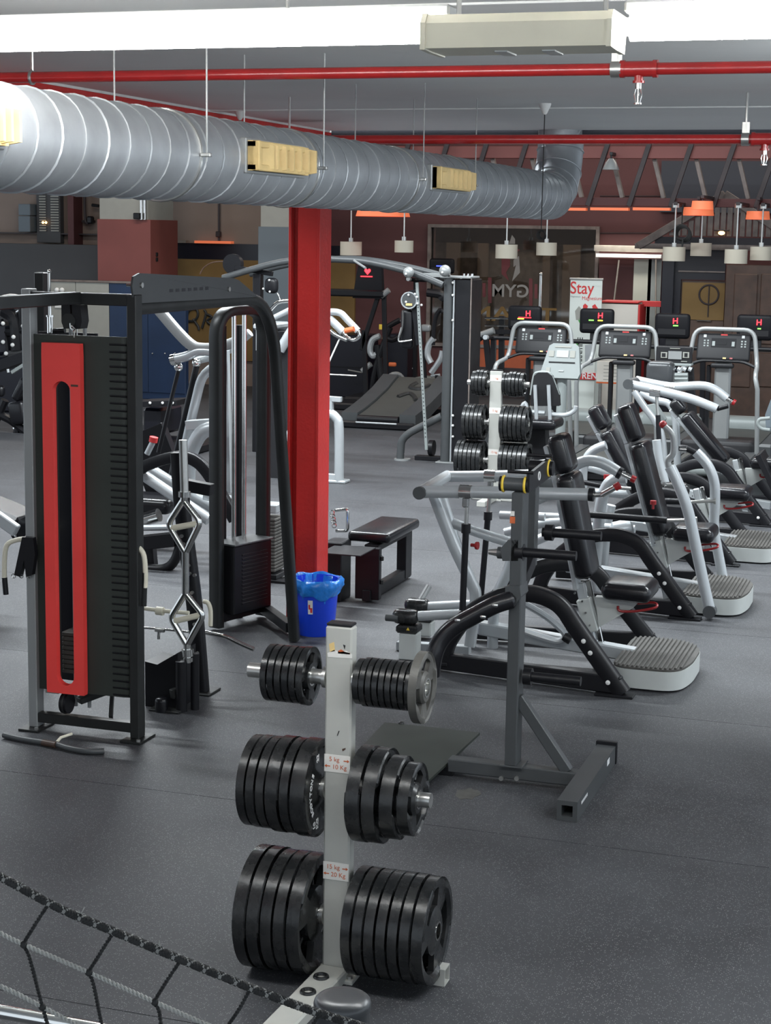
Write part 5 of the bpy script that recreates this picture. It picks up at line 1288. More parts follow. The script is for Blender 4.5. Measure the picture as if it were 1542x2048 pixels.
def peg(x0, x1, y, Y, collar, r=.0215):
    a, b = at(x0, y, Y), at(x1, y, Y); m = MB(); m.cyl((a.x, Y, a.z), (b.x, Y, a.z), r, 20); part('plate_peg', m, K['black'], R)
    m = MB(); q = at(collar, y, Y); m.cyl((q.x - .018, Y, a.z), (q.x + .018, Y, a.z), r * 1.75, 20); part('peg_collar', m, K['black'], R)
peg(1040, 1153, 1104, RY + .03, 1040); peg(1085, 1203, 1064, rY2 + .03, 1099); peg(1050, 1162, 1352, RY + .05, 1056, .022)
q0, q1 = at(996, 1105, RY + .03), at(1034, 1105, RY + .03)
m = MB(); m.cyl((q0.x, RY + .03, q0.z), (q1.x, RY + .03, q0.z), .0265, 18); part('peg_socket', m, K['char'], R)
m = MB(); m.cyl((at(974, 1106, RY).x, RY + .03, q0.z), (q0.x, RY + .03, q0.z), .011, 10, .018); part('spring_pin', m, K['steel'], R)
m = MB(); m.prism([at(1016, 1080, RY) , at(1036, 1080, RY), at(1036, 1122, RY), at(1005, 1122, RY), at(1000, 1098, RY)], (0, .06, 0)); part('socket_gusset', m, K['char'], R)
m = MB(); m.prism([V((p.x, RY - .022, p.z)) for p in (at(1013, 1172, RY), at(1042, 1170, RY), at(1044, 1192, RY), at(1034, 1206, RY), at(1018, 1208, RY), at(1012, 1196, RY))], (0, .14, 0)); part('pivot_bracket', m, K['char'], R)
q = at(1023, 1199, RY - .03); m = MB(); m.cyl((q.x, RY - .035, q.z), (q.x, RY - .02, q.z), .020, 18); m.cyl((q.x, RY - .04, q.z), (q.x, RY - .03, q.z), .011, 6); part('pivot_bolt', m, K['black2'], R)
arm = smooth([at(1028, 1198, RY - .01), at(990, 1210, RY - .04), at(945, 1233, RY - .06), at(905, 1256, RY - .08), at(880, 1283, RY - .10), at(868, 1312, RY - .12), at(862, 1350, RY - .12)], 5)
m = MB(); m.tube(arm, .036, 16, radii=[.030] + [.040] * (len(arm) - 1)); part('padded_arm', m, K['vinyl'], R)
for x, y in ((966, 1234), (915, 1241), (889, 1264), (990, 1211)):
    q = at(x, y, RY - .11); m = MB(); m.rbox(q, (.026, .012, .016), .006, None, 2); part('snap_button', m, K['chrome'], R)
# base
bz = .085
m = MB(); m.bb((-2.05, RY + .02, .022), (-1.44, RY + .09, bz), .005); part('base_beam', m, K['char'], R)
m = MB(); sqtube(m, (-1.41, 6.845, .045), (-1.41, 7.715, .045), .088, .02); part('t_foot', m, K['char'], R)
m = MB(); m.bb((-1.46, 7.70, .0), (-1.36, 7.725, .105), .003); part('foot_end_plate', m, K['black'], R)
m = MB(); m.bar((rb_.x - .01, RY + .05, .40), (-1.50, RY + .05, .08), .05, .045, (0, 1, 0), ch=.004); part('diagonal_brace', m, K['char'], R)
for x in (1003, 1034):
    q = at(x, 1556, RY + .02); m = MB(); m.cyl((q.x, RY + .008, q.z), (q.x, RY + .022, q.z), .011, 8); part('bolt', m, K['steel'], R)
m = MB(); m.bb((ra.x - .02, RY - .01, bz), (rb_.x + .03, RY + .11, bz + .008), .002); part('post_flange', m, K['char'], R)
pl_ = [V((-2.50, 7.03, .03)), V((-2.08, 7.0, .03)), V((-2.02, 7.69, .075)), V((-2.50, 7.69, .075))]
m = MB(); m.prism(pl_, (0, 0, .012)); part('step_plate', m, K['panel'], R)
m = MB(); m.bb((-2.45, RY + .03, .0), (-2.03, RY + .08, .045), .003); part('step_support', m, K['black'], R)
for q in ((-2.42, 7.70, .08), (-2.05, 7.30, .03), (-2.09, 7.02, .02)):
    m = MB(); m.rbox(q, (.03, .03, .035), .012, None, 2); part('rubber_stop', m, K['rubber'], R)
m = MB(); a = at(1021, 1022, RY); b = at(1029, 1032, RY); m.bb((a.x, RY - .001, b.z), (b.x, RY, a.z)); part('white_label', m, K['sticker'], R)
m = MB(); a = at(1020, 1033, RY); b = at(1030, 1047, RY); m.bb((a.x, RY - .001, b.z), (b.x, RY, a.z)); part('orange_label', m, K['orange'], R)
m = MB(); m.bb((-1.3662, 7.50, .05), (-1.3655, 7.555, .078)); part('white_mark', m, K['whiteprint'], R)
m = MB()
for k in range(6): m.bb((-1.3662, 6.93 + k * .022, .052), (-1.3655, 6.945 + k * .022, .066))
part('small_print', m, K['whiteprint'], R, kind='stuff')
# ================================================================== BLUE BIN
bc = fl(631, 1266)
bin_ = thing('waste_bin', 'blue plastic waste bin lined with a blue bag at the foot of the red column', 'bin', bc)
bh = .335; r0, r1 = .115, .142
prof = [(0, .0), (r0 * .97, .0), (r0, .008), (r1, bh), (r1 + .008, bh), (r1 + .008, bh + .008), (r1 - .004, bh + .008), (r0 - .006, .012), (0, .012)]
m = MB(); m.lathe(prof, bc, (0, 0, 1), 40); part('bin_body', m, K['blue'], bin_)
m = MB(); n = 72
rings = []
for i, (rr, z) in enumerate([(r1 * .80, bh * .45), (r1 * .90, bh * .72), (r1 * .97, bh + .006), (r1 + .012, bh + .018), (r1 + .026, bh + .002), (r1 + .026, bh - .03), (r1 + .012, bh - .065), (r1 + .004, bh - .085)]):
    ring = []
    for k in range(n):
        a = 2 * PI * k / n
        wob = .006 * math.sin(7 * a + i) + .004 * math.sin(17 * a + 2 * i) + .003 * math.sin(29 * a - i)
        dz = (.014 * math.sin(3 * a + 1) + .008 * math.sin(8 * a)) * (1 if i >= 6 else .25)
        if i == 3: dz += .006 * math.sin(5 * a)
        ring.append(bc + V(((rr + wob * (.5 if i in (2, 3) else 1)) * math.cos(a), (rr + wob * (.5 if i in (2, 3) else 1)) * math.sin(a), z + dz)))
    rings.append(ring)
m.loops(rings, caps=False); m.loops([rings[0], [p * .0 + bc + V((0, 0, bh * .40)) + (p - bc) * .2 * 1.0 - V((0, 0, (p - bc).z * .2)) for p in rings[0]]], caps=False)
part('bin_bag', m, K['bag'], bin_, ang=1.2)
th0 = math.atan2(-bc.y, -bc.x) - .10
def on_bin(a, z, off=.0015):
    rr = r0 + (r1 - r0) * z / bh + off; return bc + V((rr * math.cos(a), rr * math.sin(a), z))
def bin_label(a0, a1, z0, z1, mt, nm, off):
    m = MB(); g_ = []
    for k in range(5): a = a0 + (a1 - a0) * k / 4; g_.append((on_bin(a, z0, off), on_bin(a, z1, off)))
    vs = [p for pr in g_ for p in pr]; m.add(vs, [(2 * k, 2 * k + 2, 2 * k + 3, 2 * k + 1) for k in range(4)]); part(nm, m, K[mt], bin_)
bin_label(th0 - .27, th0 - .04, .145, .232, 'sticker', 'white_label', .0012)
bin_label(th0 - .16, th0 - .06, .155, .185, 'redprint', 'label_print', .0020)
bin_label(th0 - .24, th0 - .16, .175, .205, 'redprint', 'label_print', .0020)
# ================================================================== LOW ROW BENCH BEHIND THE COLUMN
RX = -3.88
row = thing('row_bench', 'low black row bench with a glossy padded seat beyond the red column', 'gym machine', (RX, 11.4, 0))
zp = .455
c0, c1, c2, c3 = fl(712, 1060, zp), fl(757, 1027, zp), fl(832, 1037, zp), fl(774, 1074, zp)
cen = (c0 + c1 + c2 + c3) / 4
m = MB(); m.rbox((cen.x, cen.y, zp - .035), (.30, (c1 - c0).length * .98, .07), .028, None, 4)
part('seat_pad', m, K['vinyl'], row)
y0, y1 = cen.y - .50, cen.y + .46
m = MB(); m.bb((cen.x - .02, 10.7, .335), (cen.x + .08, y1 - .1, .375), .003); m.bb((cen.x - .18, y0 - .30, .376), (cen.x + .10, y0 + .02, .384), .002); part('seat_rail', m, K['black'], row)
for yy1 in (cen.y + .30, cen.y - .45):
    w_ = .035 if yy1 > cen.y else .085
    m = MB(); m.bb((cen.x + .03 - w_, yy1, 0.02), (cen.x + .03 + w_, yy1 + (.14 if yy1 > cen.y else .05), .37), .004); part('bench_leg', m, K['black'], row)
for sx in (.03,):
    m = MB(); m.bb((cen.x + sx - .03, 10.6, .01), (cen.x + sx + .03, y1 - .02, .085), .004); part('floor_rail', m, K['black'], row)
m = MB(); m.bb((cen.x - .26, 10.55, .0), (cen.x - .13, 10.75, .40), .006); part('foot_box', m, K['black'], row)
for zz_ in (.14, .30):
    m = MB(); m.bar((cen.x - .02, 10.84, zz_), (cen.x + .13, cen.y - .43, zz_), .02, .03); part('side_bar', m, K['black2'], row)
hq = at(694, 1022, 10.9)
m = MB(); m.tube(fillet([at(670, 1021, 10.9), at(695, 1018, 10.9), at(695, 1062, 10.9), at(672, 1062, 10.9)], .02, 4), .012, 10); part('row_handle', m, K['chrome'], row)
m = MB(); q = at(664, 1034, 10.9)
for k in range(5): m.torus(q + V((.004 * k, 0, .03 - .022 * k)), (0, 1, .3 * (k % 2)), .016, .004, 12, 5)
part('chain', m, K['chrome'], row)
# ================================================================== FAR HALF OF THE HALL: CARDIO MACHINES, CABLE ARCH, BANNERS
def silver_treadmill(label, c):
    x0, Y0 = c
    th = thing('treadmill', label, 'treadmill', (x0, Y0, 0), 'silver framed treadmills in the middle row')
    L = lambda x, y, z: V((x0 + x, Y0 + y, z))
    m = MB(); lp = fillet([L(-.40, -.50, .95), L(-.39, -.42, 1.06), L(-.36, -.02, 1.10), L(-.31, .02, 1.48), L(.31, .02, 1.48), L(.36, -.02, 1.10), L(.39, -.42, 1.06), L(.40, -.50, .95)], .11, 5)
    lp = fillet([L(-.43, -.30, .20), L(-.42, -.46, .90)], .1) + lp[1:-1] + fillet([L(.42, -.46, .90), L(.43, -.30, .20)], .1)
    m.tube(lp, .024, 12); part('hand_rail', m, K['silver_d'], th)
    M = Matrix.Rotation(math.radians(-18), 3, 'X')
    m = MB(); m.rbox(L(0, 0, 1.29), (.56, .07, .30), .03, M, 3); part('console', m, K['console'], th)
    cn = th.children[-1]
    def on(x, z, w_, h_, mt, nm, off=.036):
        m = MB(); m.box(L(0, 0, 1.29) + M @ V((x, -off, z)), (w_, .004, h_), M); return part(nm, m, K[mt], cn)
    on(0, .04, .26, .10, 'screen', 'display'); on(-.02, .045, .10, .05, 'screen', 'display_digits', .0385)
    for sx in (-.20, .19):
        for i in range(2):
            for j in range(3): on(sx + i * .035, .005 + j * .028, .018, .016, 'lgrey', 'key')
    for sx in (-.105, .10): on(sx, .03, .03, .05, 'lgrey', 'display_digits', .0385)
    on(0, .128, .07, .014, 'redprint', 'badge'); on(.02, -.125, .035, .016, 'cream', 'key'); on(.09, -.125, .03, .016, 'redknob', 'key')
    on(-.2, .11, .03, .03, 'silver_d', 'speaker'); on(.2, .11, .03, .03, 'silver_d', 'speaker')
    m = MB(); m.tube(fillet([L(-.37, -.10, 1.09), L(-.22, -.06, 1.15), L(.22, -.06, 1.15), L(.37, -.10, 1.09)], .06, 4), .016, 10); part('front_grip', m, K['black'], th)
    m = MB(); m.rbox(L(0, -.04, 1.10), (.24, .10, .05), .02, None, 3); part('cup_tray', m, K['redknob'] if False else K['console'], th)
    m = MB(); m.bar(L(0, .08, .2), L(0, .04, 1.18), .17, .10, (0, 1, 0), ch=.02); part('pillar', m, K['silver_d'], th)
    m = MB(); m.bb(L(-.17, .0, .2), L(-.13, .10, 1.1), .01); part('pillar_edge', m, K['black'], th)
    m = MB(); m.rbox(L(0, .05, .20), (.78, .52, .24), .05, None, 3); part('motor_hood', m, K['console'], th)
    m = MB(); m.bb(L(-.42, -1.40, .0), L(.42, -.15, .20), .02); part('deck', m, K['console'], th)
    m = MB(); m.bb(L(-.29, -1.39, .20), L(.29, -.18, .212), .004); part('belt', m, K['belt'], th)
    for sx in (-.36, .36): m = MB(); m.bb(L(sx - .06, -1.38, .2), L(sx + .06, -.18, .216), .004); part('side_rail', m, K['char'], th)
    m = MB(); m.cyl(L(-.33, -1.405, .15), L(.33, -1.405, .15), .05, 14); part('rear_roller', m, K['lgrey'], th)
    return th
silver_treadmill('silver treadmill, left of the three, behind the grey bike console', (at(1082, 700, 18.4).x, 18.4))
silver_treadmill('silver treadmill, middle of the three, directly behind the second press pads', (at(1250, 700, 18.3).x, 18.3))
silver_treadmill('silver treadmill, right of the three, before the panelled timber wall', (at(1447, 705, 18.4).x, 18.4))
def black_cardio(label, cx_px, cy_px, Y, led, w=.42, hh=.30, dk=1.5):
    c = at(cx_px, cy_px, Y)
    th = thing('display_treadmill', label, 'treadmill', (c.x, Y, 0), 'black machines with lit displays in the back row')
    L = lambda x, y, z: V((c.x + x, Y + y, z))
    zc = c.z
    m = MB(); m.rbox(L(0, 0, zc), (w, .10, hh), .045, None, 3); part('display_head', m, K['screen'], th); hd = th.children[-1]
    m = MB(); m.box(L(0, -.052, zc - hh * .22), (w * .78, .006, hh * .22)); part('speaker_bar', m, K['console'], hd)
    for kind, x, z, s in led:
        if kind == 'H':
            textmesh('led_letter', 'H', .095, K['led_red'], hd, L(x, -.0535, zc + z), (1, 0, .08), (0, 0, 1), depth=.001, bold=.001)
        else:
            m = MB(); m.box(L(x, -.054, zc + z), (s, .003, .014 if kind != 'R' else .009)); part('led_bar', m, K[{'G': 'led_green', 'Y': 'led_yellow', 'R': 'led_red', 'B': 'led_blue'}[kind]], hd)
    m = MB(); m.bar(L(0, .02, zc - hh * .5 - .10), L(0, .02, zc - hh * .4), .16, .06, (0, 1, 0), ch=.01); part('neck', m, K['console'], th)
    zb = zc - hh * .5 - .10
    m = MB(); m.tube(fillet([L(-.42, -.36, zb + .02), L(-.40, -.06, zb), L(.40, -.06, zb), L(.42, -.36, zb + .02)], .08, 4), .028, 10); part('hand_rail', m, K['black'], th)
    for sx in (-.40, .40):
        m = MB(); m.cyl(L(sx, -.37, zb + .02), L(sx, -.29, zb + .015), .030, 10); part('rail_end', m, K['silver'], th)
        m = MB(); m.bar(L(sx, .06, .1), L(sx * .95, -.04, zb), .06, .08, (0, 1, 0), ch=.008); part('upright', m, K['black'], th)
    m = MB(); m.bb(L(-.42, -dk, .0), L(.42, .30, .20), .03); part('deck', m, K['char'], th)
    m = MB(); m.bb(L(-.28, -dk + .02, .2), L(.28, 0, .21), .004); part('belt', m, K['belt'], th)
    m = MB(); m.rbox(L(0, .12, .24), (.8, .5, .16), .05, None, 3); part('motor_hood', m, K['lgrey'], th)
    return th
black_cardio('black machine showing a red letter and a yellow-red bar, below the gym lettering', 1050, 636, 20.6, [('H', .05, .055, 0), ('R', .01, .008, .16), ('Y', -.04, -.008, .08)])
black_cardio('black machine showing a red letter over green and yellow dashes, before the white banner', 1194, 642, 20.6, [('H', .05, .065, 0), ('G', -.06, .01, .06), ('Y', .05, .01, .06)])
black_cardio('black machine with red letter and one green dash, before the amber door', 1345, 652, 20.6, [('H', .04, .06, 0), ('G', .045, .008, .06)])
black_cardio('black machine with red letter at the right edge before the timber wall', 1510, 655, 20.6, [('H', .05, .06, 0), ('G', .055, -.01, .04)])
black_cardio('black machine with a blue display behind the sphere of the cable tower', 884, 532, 24.3, [('B', -.02, .0, .10)], .38, .22, .55)
# black climber with a red heart display left of the cable tower
c = at(738, 565, 22.4)
cl = thing('climber', 'black climbing trainer with a red heart display and slanted frame', 'cardio machine', (c.x, 22.4, 0))
m = MB(); pts = [at(705, 596, 22.4), at(716, 532, 22.4), at(762, 530, 22.4), at(765, 598, 22.4)]; m.prism(pts, (0, .10, 0)); part('display_head', m, K['screen'], cl); hd = cl.children[-1]
q = at(735, 543, 22.39); m = MB()
hpts = [(0, -.045), (.045, .005), (.04, .03), (.02, .038), (0, .02), (-.02, .038), (-.04, .03), (-.045, .005)]
m.prism([(q.x + x, 22.39, q.z + z) for x, z in hpts], (0, .004, 0)); part('led_heart', m, K['led_red'], hd)
m = MB(); q = at(733, 553, 22.39); m.box(q, (.17, .005, .014)); part('led_bar', m, K['led_red'], hd)
m = MB(); m.bb(at(652, 592, 22.35), at(776, 580, 22.55), .02); part('shelf', m, K['black'], cl)
m = MB(); m.cyl(at(762, 592, 22.4), at(778, 580, 22.4), .04, 10); part('shelf_end', m, K['silver_d'], cl)
for a, b in (((768, 590), (772, 800)), ((758, 588), (722, 700)), ((728, 660), (732, 800))):
    m = MB(); m.bar(at(*a, 22.5), at(*b, 22.5), .06, .05, (0, 1, 0), ch=.006); part('slanted_strut', m, K['black'], cl)
m = MB(); q = at(750, 810, 22.5); m.bb((q.x - .5, 22.2, 0), (q.x + .5, 22.8, .10), .02); part('base', m, K['black'], cl)
def flat_thing(name, label, cat, box_lo, box_hi, mt, pname, ch=.01):
    lo, hi = V(box_lo), V(box_hi)
    th = thing(name, label, cat, ((lo.x + hi.x) / 2, (lo.y + hi.y) / 2, min(lo.z, hi.z))); m = MB(); m.bb(lo, hi, ch); part(pname, m, K[mt], th); return th
a, b = at(640, 668, 24.0), at(731, 700, 24.0)
th = flat_thing('black_cabinet', 'tall black cabinet between the red column and the climber', 'cabinet', (a.x, 24.0, 0), (b.x, 24.6, a.z), 'darkband', 'cabinet_body')
m = MB(); q = at(690, 735, 23.99); m.bb((a.x + .02, 23.985, q.z), (b.x - .02, 24.0, q.z + .012)); part('door_joint', m, K['black'], th)
a, b = at(775, 640, 24.5), at(815, 700, 24.5)
th = flat_thing('black_cabinet', 'black cabinet behind the slatted treadmill deck', 'cabinet', (a.x, 24.5, 0), (b.x, 24.9, at(800, 668, 24.6).z), 'darkband', 'cabinet_body')
m = MB(); q = at(828, 737, 24.48); m.ball(q, .03, 8); part('knob', m, K['white_trim'], th)
# curved manual treadmill with the dark printed belt
Yc = 20.25
a0, a1 = fl(700, 862), fl(808, 866)
ct = thing('curved_treadmill', 'black manual treadmill with a wide sloping grey belt in front of the climber', 'treadmill', ((a0.x + a1.x) / 2, Yc, 0))
yy_f = [(20.30, .16), (20.6, .20), (21.0, .27), (21.5, .38), (21.95, .52)]
bx0, bx1 = at(716, 848, 20.3).x, at(797, 850, 20.3).x
rings = [[V((bx0, y, z)), V((bx1, y, z)), V((bx1, y, z - .05)), V((bx0, y, z - .05))] for y, z in yy_f]
m = MB(); m.loops(rings); part('belt', m, K['belt'], ct, ang=1.2)
m = MB(); m.cyl((bx0, 20.3, .115), (bx1, 20.3, .115), .05, 14); part('belt_roller', m, K['black'], ct)
for x0_, x1_ in ((bx0 - .22, bx0 - .01), (bx1 + .01, bx1 + .22)):
    rings = [[V((x0_, y, z + .03)), V((x1_, y, z + .03)), V((x1_, y, max(.02, z - .14))), V((x0_, y, max(.02, z - .14)))] for y, z in yy_f]
    m = MB(); m.loops(rings); part('side_cover', m, K['char'], ct)
m = MB(); m.bb((bx0 - .22, 20.22, .0), (bx1 + .22, 20.4, .09), .02); part('rear_foot', m, K['black'], ct)
m = MB(); m.cyl((bx0, 20.215, .08), (bx1, 20.215, .08), .012, 8); part('rear_rod', m, K['silver'], ct)
m = MB(); q0 = V((bx0 + .15, 21.35, .352)); 
m.tube(smooth([V((bx1 - .30, 21.2, .325)), V((bx1 - .20, 21.36, .358)), V((bx1 - .08, 21.22, .332)), V((bx1 - .02, 21.08, .30))], 4), .028, 6); m2 = m
part('belt_print', m, K['blackprint'], ct)
m = MB(); m.tube(smooth([V((bx1 - .22, 21.75, .46)), V((bx1 - .26, 21.6, .42)), V((bx1 - .12, 21.55, .405)), V((bx1 - .02, 21.7, .445))], 4), .03, 6); part('belt_print', m, K['blackprint'], ct)
m = MB(); m.cyl(at(660, 1, 20.3) * 0 + V((bx0 - .55, 20.7, .62)), V((bx0 - .24, 20.9, .60)), .012, 8); part('side_bar', m, K['steel'], ct)
# elliptical trainers with silver arms behind
def elliptic(label, paths, Y, base):
    th = thing('elliptical_trainer', label, 'cardio machine', at(base, 800, Y) * 1.0 - V((0, 0, at(base, 800, Y).z)))
    for nm, mt, r, pts in paths:
        m = MB(); m.tube(pathY(pts, Y), r, 10); part(nm, m, K[mt], th)
    q = at(base, 800, Y); m = MB(); m.bb((q.x - .3, Y - .5, 0), (q.x + .3, Y + .5, .12), .03); part('base', m, K['black'], th)
    return th
e1 = elliptic('black and silver elliptical arms standing left behind the sloping belt', [('silver_arm', 'silver', .045, [(760, 672), (745, 680), (740, 700), (746, 712), (754, 708)]), ('pedal_arm', 'silver_d', .04, [(742, 728), (724, 742)]), ('pedal_rod', 'steel', .012, [(696, 740), (724, 745)]), ('frame_tube', 'black', .05, [(755, 690), (762, 760), (770, 795)]), ('frame_tube', 'black', .04, [(800, 640), (775, 655), (772, 672), (785, 680), (800, 672)]), ('mast', 'black', .045, [(780, 655), (752, 735), (742, 800)])], 23.4, 748)
m = MB(); q = at(790, 770, 23.4); m.torus(q, (.8, -.6, 0), .16, .035, 24, 8); part('flywheel', m, K['silver_d'], e1)
m = MB(); m.rbox(at(785, 729, 23.3), (.11, .06, .06), .02); part('orange_label', m, K['orange'], e1)
m = MB(); m.box(at(761, 654, 23.3), (.045, .01, .075), None, .004); part('yellow_tag', m, K['yellow'], e1)
m = MB(); m.box(at(768, 672, 23.3), (.05, .01, .09), rotz(.3), .004); part('cream_tag', m, K['cream'], e1)
e2 = elliptic('silver elliptical arms half hidden behind the left side of the cable tower', [('silver_arm', 'silver', .045, [(868, 676), (858, 690), (855, 710), (862, 726)]), ('silver_arm', 'silver', .04, [(885, 702), (880, 720), (862, 746)]), ('pedal_rod', 'silver', .02, [(862, 752), (880, 750)]), ('frame_tube', 'black', .03, [(866, 690), (870, 640), (880, 620), (886, 625)]), ('frame_tube', 'black', .03, [(860, 760), (854, 790), (870, 802), (884, 802)]), ('frame_tube', 'black', .03, [(874, 750), (872, 800)]), ('frame_tube', 'black', .03, [(846, 700), (852, 790)]), ('head_tube', 'black', .06, [(855, 585), (885, 590), (882, 600)])], 22.6, 868)
m = MB(); m.rbox(at(852, 656, 22.7), (.14, .08, .10), .03); part('grey_pad', m, K['silver_d'], e2)
# ---------------- dual cable tower with arched top
fY_ = 17.6
ft_ = thing('cable_arch', 'tall black dual cable tower with arched top tubes and grey ball stops', 'gym machine', (at(900, 925, fY_).x, fY_, 0))
q = lambda x, y: at(x, y, fY_)
x0 = q(896, 700).x
zt_ = q(900, 556).z
m = MB(); m.cyl((x0, fY_, .01), (x0, fY_, zt_), .058, 20); part('round_post', m, K['char'], ft_)
xs0, xs1 = q(907, 700).x, q(912, 700).x
m = MB(); m.bb((xs0, fY_ - .06, .02), (xs1 - .012, fY_ - .045, zt_ - .02), .002); part('white_strip', m, K['silver'], ft_)
for yy1 in (565, 590, 640, 830, 850, 872):
    m = MB(); c = q(909, yy1); m.ball((c.x, fY_ - .065, c.z), .014, 8); part('bolt', m, K['white_trim'], ft_)
xs2 = q(941, 700).x
m = MB(); m.bb((xs1 - .01, fY_ - .05, .02), (xs2, fY_ + .40, zt_ - .01), .008); part('stack_cover', m, K['black'], ft_)
m = MB(); m.cyl((xs2 + .004, fY_ - .045, .1), (xs2 + .004, fY_ - .045, zt_), .008, 8); part('edge_rod', m, K['wood_l'], ft_)
m = MB(); m.bb((q(884, 556).x, fY_ - .07, zt_), (xs2, fY_ + .3, zt_ + .02), .003); m.bb((q(815, 556).x, fY_ - .03, zt_ + .005), (x0, fY_ + .03, zt_ + .045), .003); part('top_plate', m, K['silver_d'], ft_)
for k in range(3):
    m = MB(); c = q(928 + 8 * k, 552); m.cyl((c.x, fY_, zt_ + .02), (c.x, fY_, zt_ + .05), .014, 8); part('bolt', m, K['chrome'], ft_)
for x, y, r in ((901, 541, .062), (829, 544, .058)):
    c = q(x, y); m = MB(); m.ball((c.x, fY_ - .21, c.z), r, 18); part('ball_stop', m, K['silver_d'], ft_)
    m = MB(); m.cyl((c.x, fY_ - .21, c.z), (c.x, fY_ - .02, zt_ + .01), .012, 8); part('ball_stem', m, K['black'], ft_)
    m = MB(); c2 = q(x - 2, y + 3); m.ball((c2.x, fY_ - .27, c2.z), .012, 8); part('bolt', m, K['white_trim'], ft_)
arc = [(446, 556), (500, 540), (560, 525), (620, 518), (680, 519), (730, 523), (790, 536), (840, 551), (886, 570)]
m = MB(); m.tube(pathY(arc, fY_ - .10), .036, 12); part('arch_tube', m, K['char'], ft_)
arc2 = [(500, 548), (560, 532), (620, 522), (690, 518), (740, 521), (800, 531), (860, 545), (898, 556)]
m = MB(); m.tube(pathY(arc2, fY_ + .25), .036, 12); part('arch_tube', m, K['char'], ft_)
m = MB(); m.cyl(at(708, 521, fY_ - .15), at(731, 536, fY_ - .3), .013, 8); part('brace_bar', m, K['silver_d'], ft_)
# left mast of the arch, seen between the arched frame and the column
lx_ = q(517, 600).x
m = MB(); m.bb((lx_ - .05, fY_ - .05, 0), (lx_ + .04, fY_ + .05, q(517, 548).z), .005); part('left_mast', m, K['black'], ft_)
m = MB(); m.cyl((q(521, 590).x, fY_ - .07, q(517, 700).z), (q(521, 590).x, fY_ - .07, q(517, 592).z), .022, 10); part('guide_rod', m, K['chrome'], ft_)
m = MB(); c = q(546, 571); m.rbox((c.x, fY_ - .04, c.z), (.15, .10, .17), .05, None, 3); part('pulley_head', m, K['black'], ft_)
for x, y in ((533, 577), (545, 560), (546, 583)):
    m = MB(); c = q(x, y); m.ball((c.x, fY_ - .095, c.z), .012, 8); part('bolt', m, K['white_trim'], ft_)
m = MB(); m.tube(pathY([(555, 586), (562, 604)], fY_ - .05), .010, 6); part('pulley_hook', m, K['chrome'], ft_)
m = MB(); c = q(465, 528); m.cyl((c.x, fY_ - .02, c.z), (c.x, fY_ + .06, c.z), .11, 20); part('pulley_wheel', m, K['black'], ft_)
m = MB(); m.bar(at(470, 535, fY_), at(545, 548, fY_), .05, .05); part('arch_link', m, K['black'], ft_)
m = MB(); m.tube(pathY([(400, 548), (408, 535), (425, 525), (450, 523)], fY_), .007, 6); part('loose_cable', m, K['wood'], ft_)
# drilled slider rail and its pulley
ra_, rb2 = at(834, 565, fY_ - .1), at(853, 900, fY_ - .1)
m = MB(); m.bar(ra_, rb2, .032, .02, (0, 1, 0)); rail_ = part('slider_rail', m, K['lgrey'], ft_)
for k in range(36):
    p = ra_.lerp(rb2, .10 + .82 * k / 35) + V((0, -.011, 0)); m = MB(); m.cyl(p, p + V((0, -.002, 0)), .006, 6); part('rail_hole', m, K['darkband'], rail_)
m = MB(); m.bar(at(826, 580, fY_ - .05), at(840, 690, fY_ - .05), .07, .06, (0, 1, 0)); part('carriage', m, K['black'], ft_)
m = MB(); c = at(818, 601, fY_ - .12); m.cyl(c, c + V((0, .05, 0)), .085, 24); part('pulley_wheel', m, K['char'], ft_)
m = MB(); m.torus(c, (0, 1, 0), .085, .008, 24, 6); part('pulley_rim', m, K['silver'], ft_)
for x, y in ((817, 590), (812, 604), (830, 588), (834, 594), (835, 607), (843, 610)):
    m = MB(); m.ball(at(x, y, fY_ - .13), .013, 8); part('bolt', m, K['white_trim'], ft_)
m = MB(); m.box(at(818, 609, fY_ - .13), (.07, .005, .025)); part('small_label', m, K['cream'], ft_)
m = MB(); m.tube(pathY([(806, 622), (806, 640), (804, 660), (798, 676)], fY_ - .1), .012, 6); part('chain', m, K['chrome'], ft_)
m = MB(); m.tube(pathY([(803, 655), (797, 680), (805, 683), (824, 680)], fY_ - .1), .010, 8); part('handle_wire', m, K['steel'], ft_)
m = MB(); m.rbox(at(815, 658, fY_ - .02), (.14, .10, .42), .04); part('strap_pad', m, K['black'], ft_)
m = MB(); m.tube(fillet([at(884, 832, fY_), at(818, 866, fY_), at(803, 880, fY_), at(800, 920, fY_ - .0)], .10, 5), .042, 14); part('stay_leg', m, K['char'], ft_)
c = fl(800, 922); m = MB(); m.cyl((c.x, fY_, 0), (c.x, fY_, .016), .09, 18); part('foot_disc', m, K['silver_d'], ft_)
m = MB(); m.bb((x0 - .09, fY_ - .09, 0), (xs2, fY_ + .4, .016), .003); part('foot_plate', m, K['silver_d'], ft_)
c = at(868, 896, fY_ + .1); m = MB(); m.cyl(c + V((-.05, 0, 0)), c + V((.0, 0, 0)), .085, 22); part('pulley_wheel', m, K['black'], ft_)
m = MB(); c = at(858, 915, fY_ + .1); m.bb((c.x - .15, fY_ + .05, 0), (x0, fY_ + .15, .05), .005); part('floor_rail', m, K['black'], ft_)
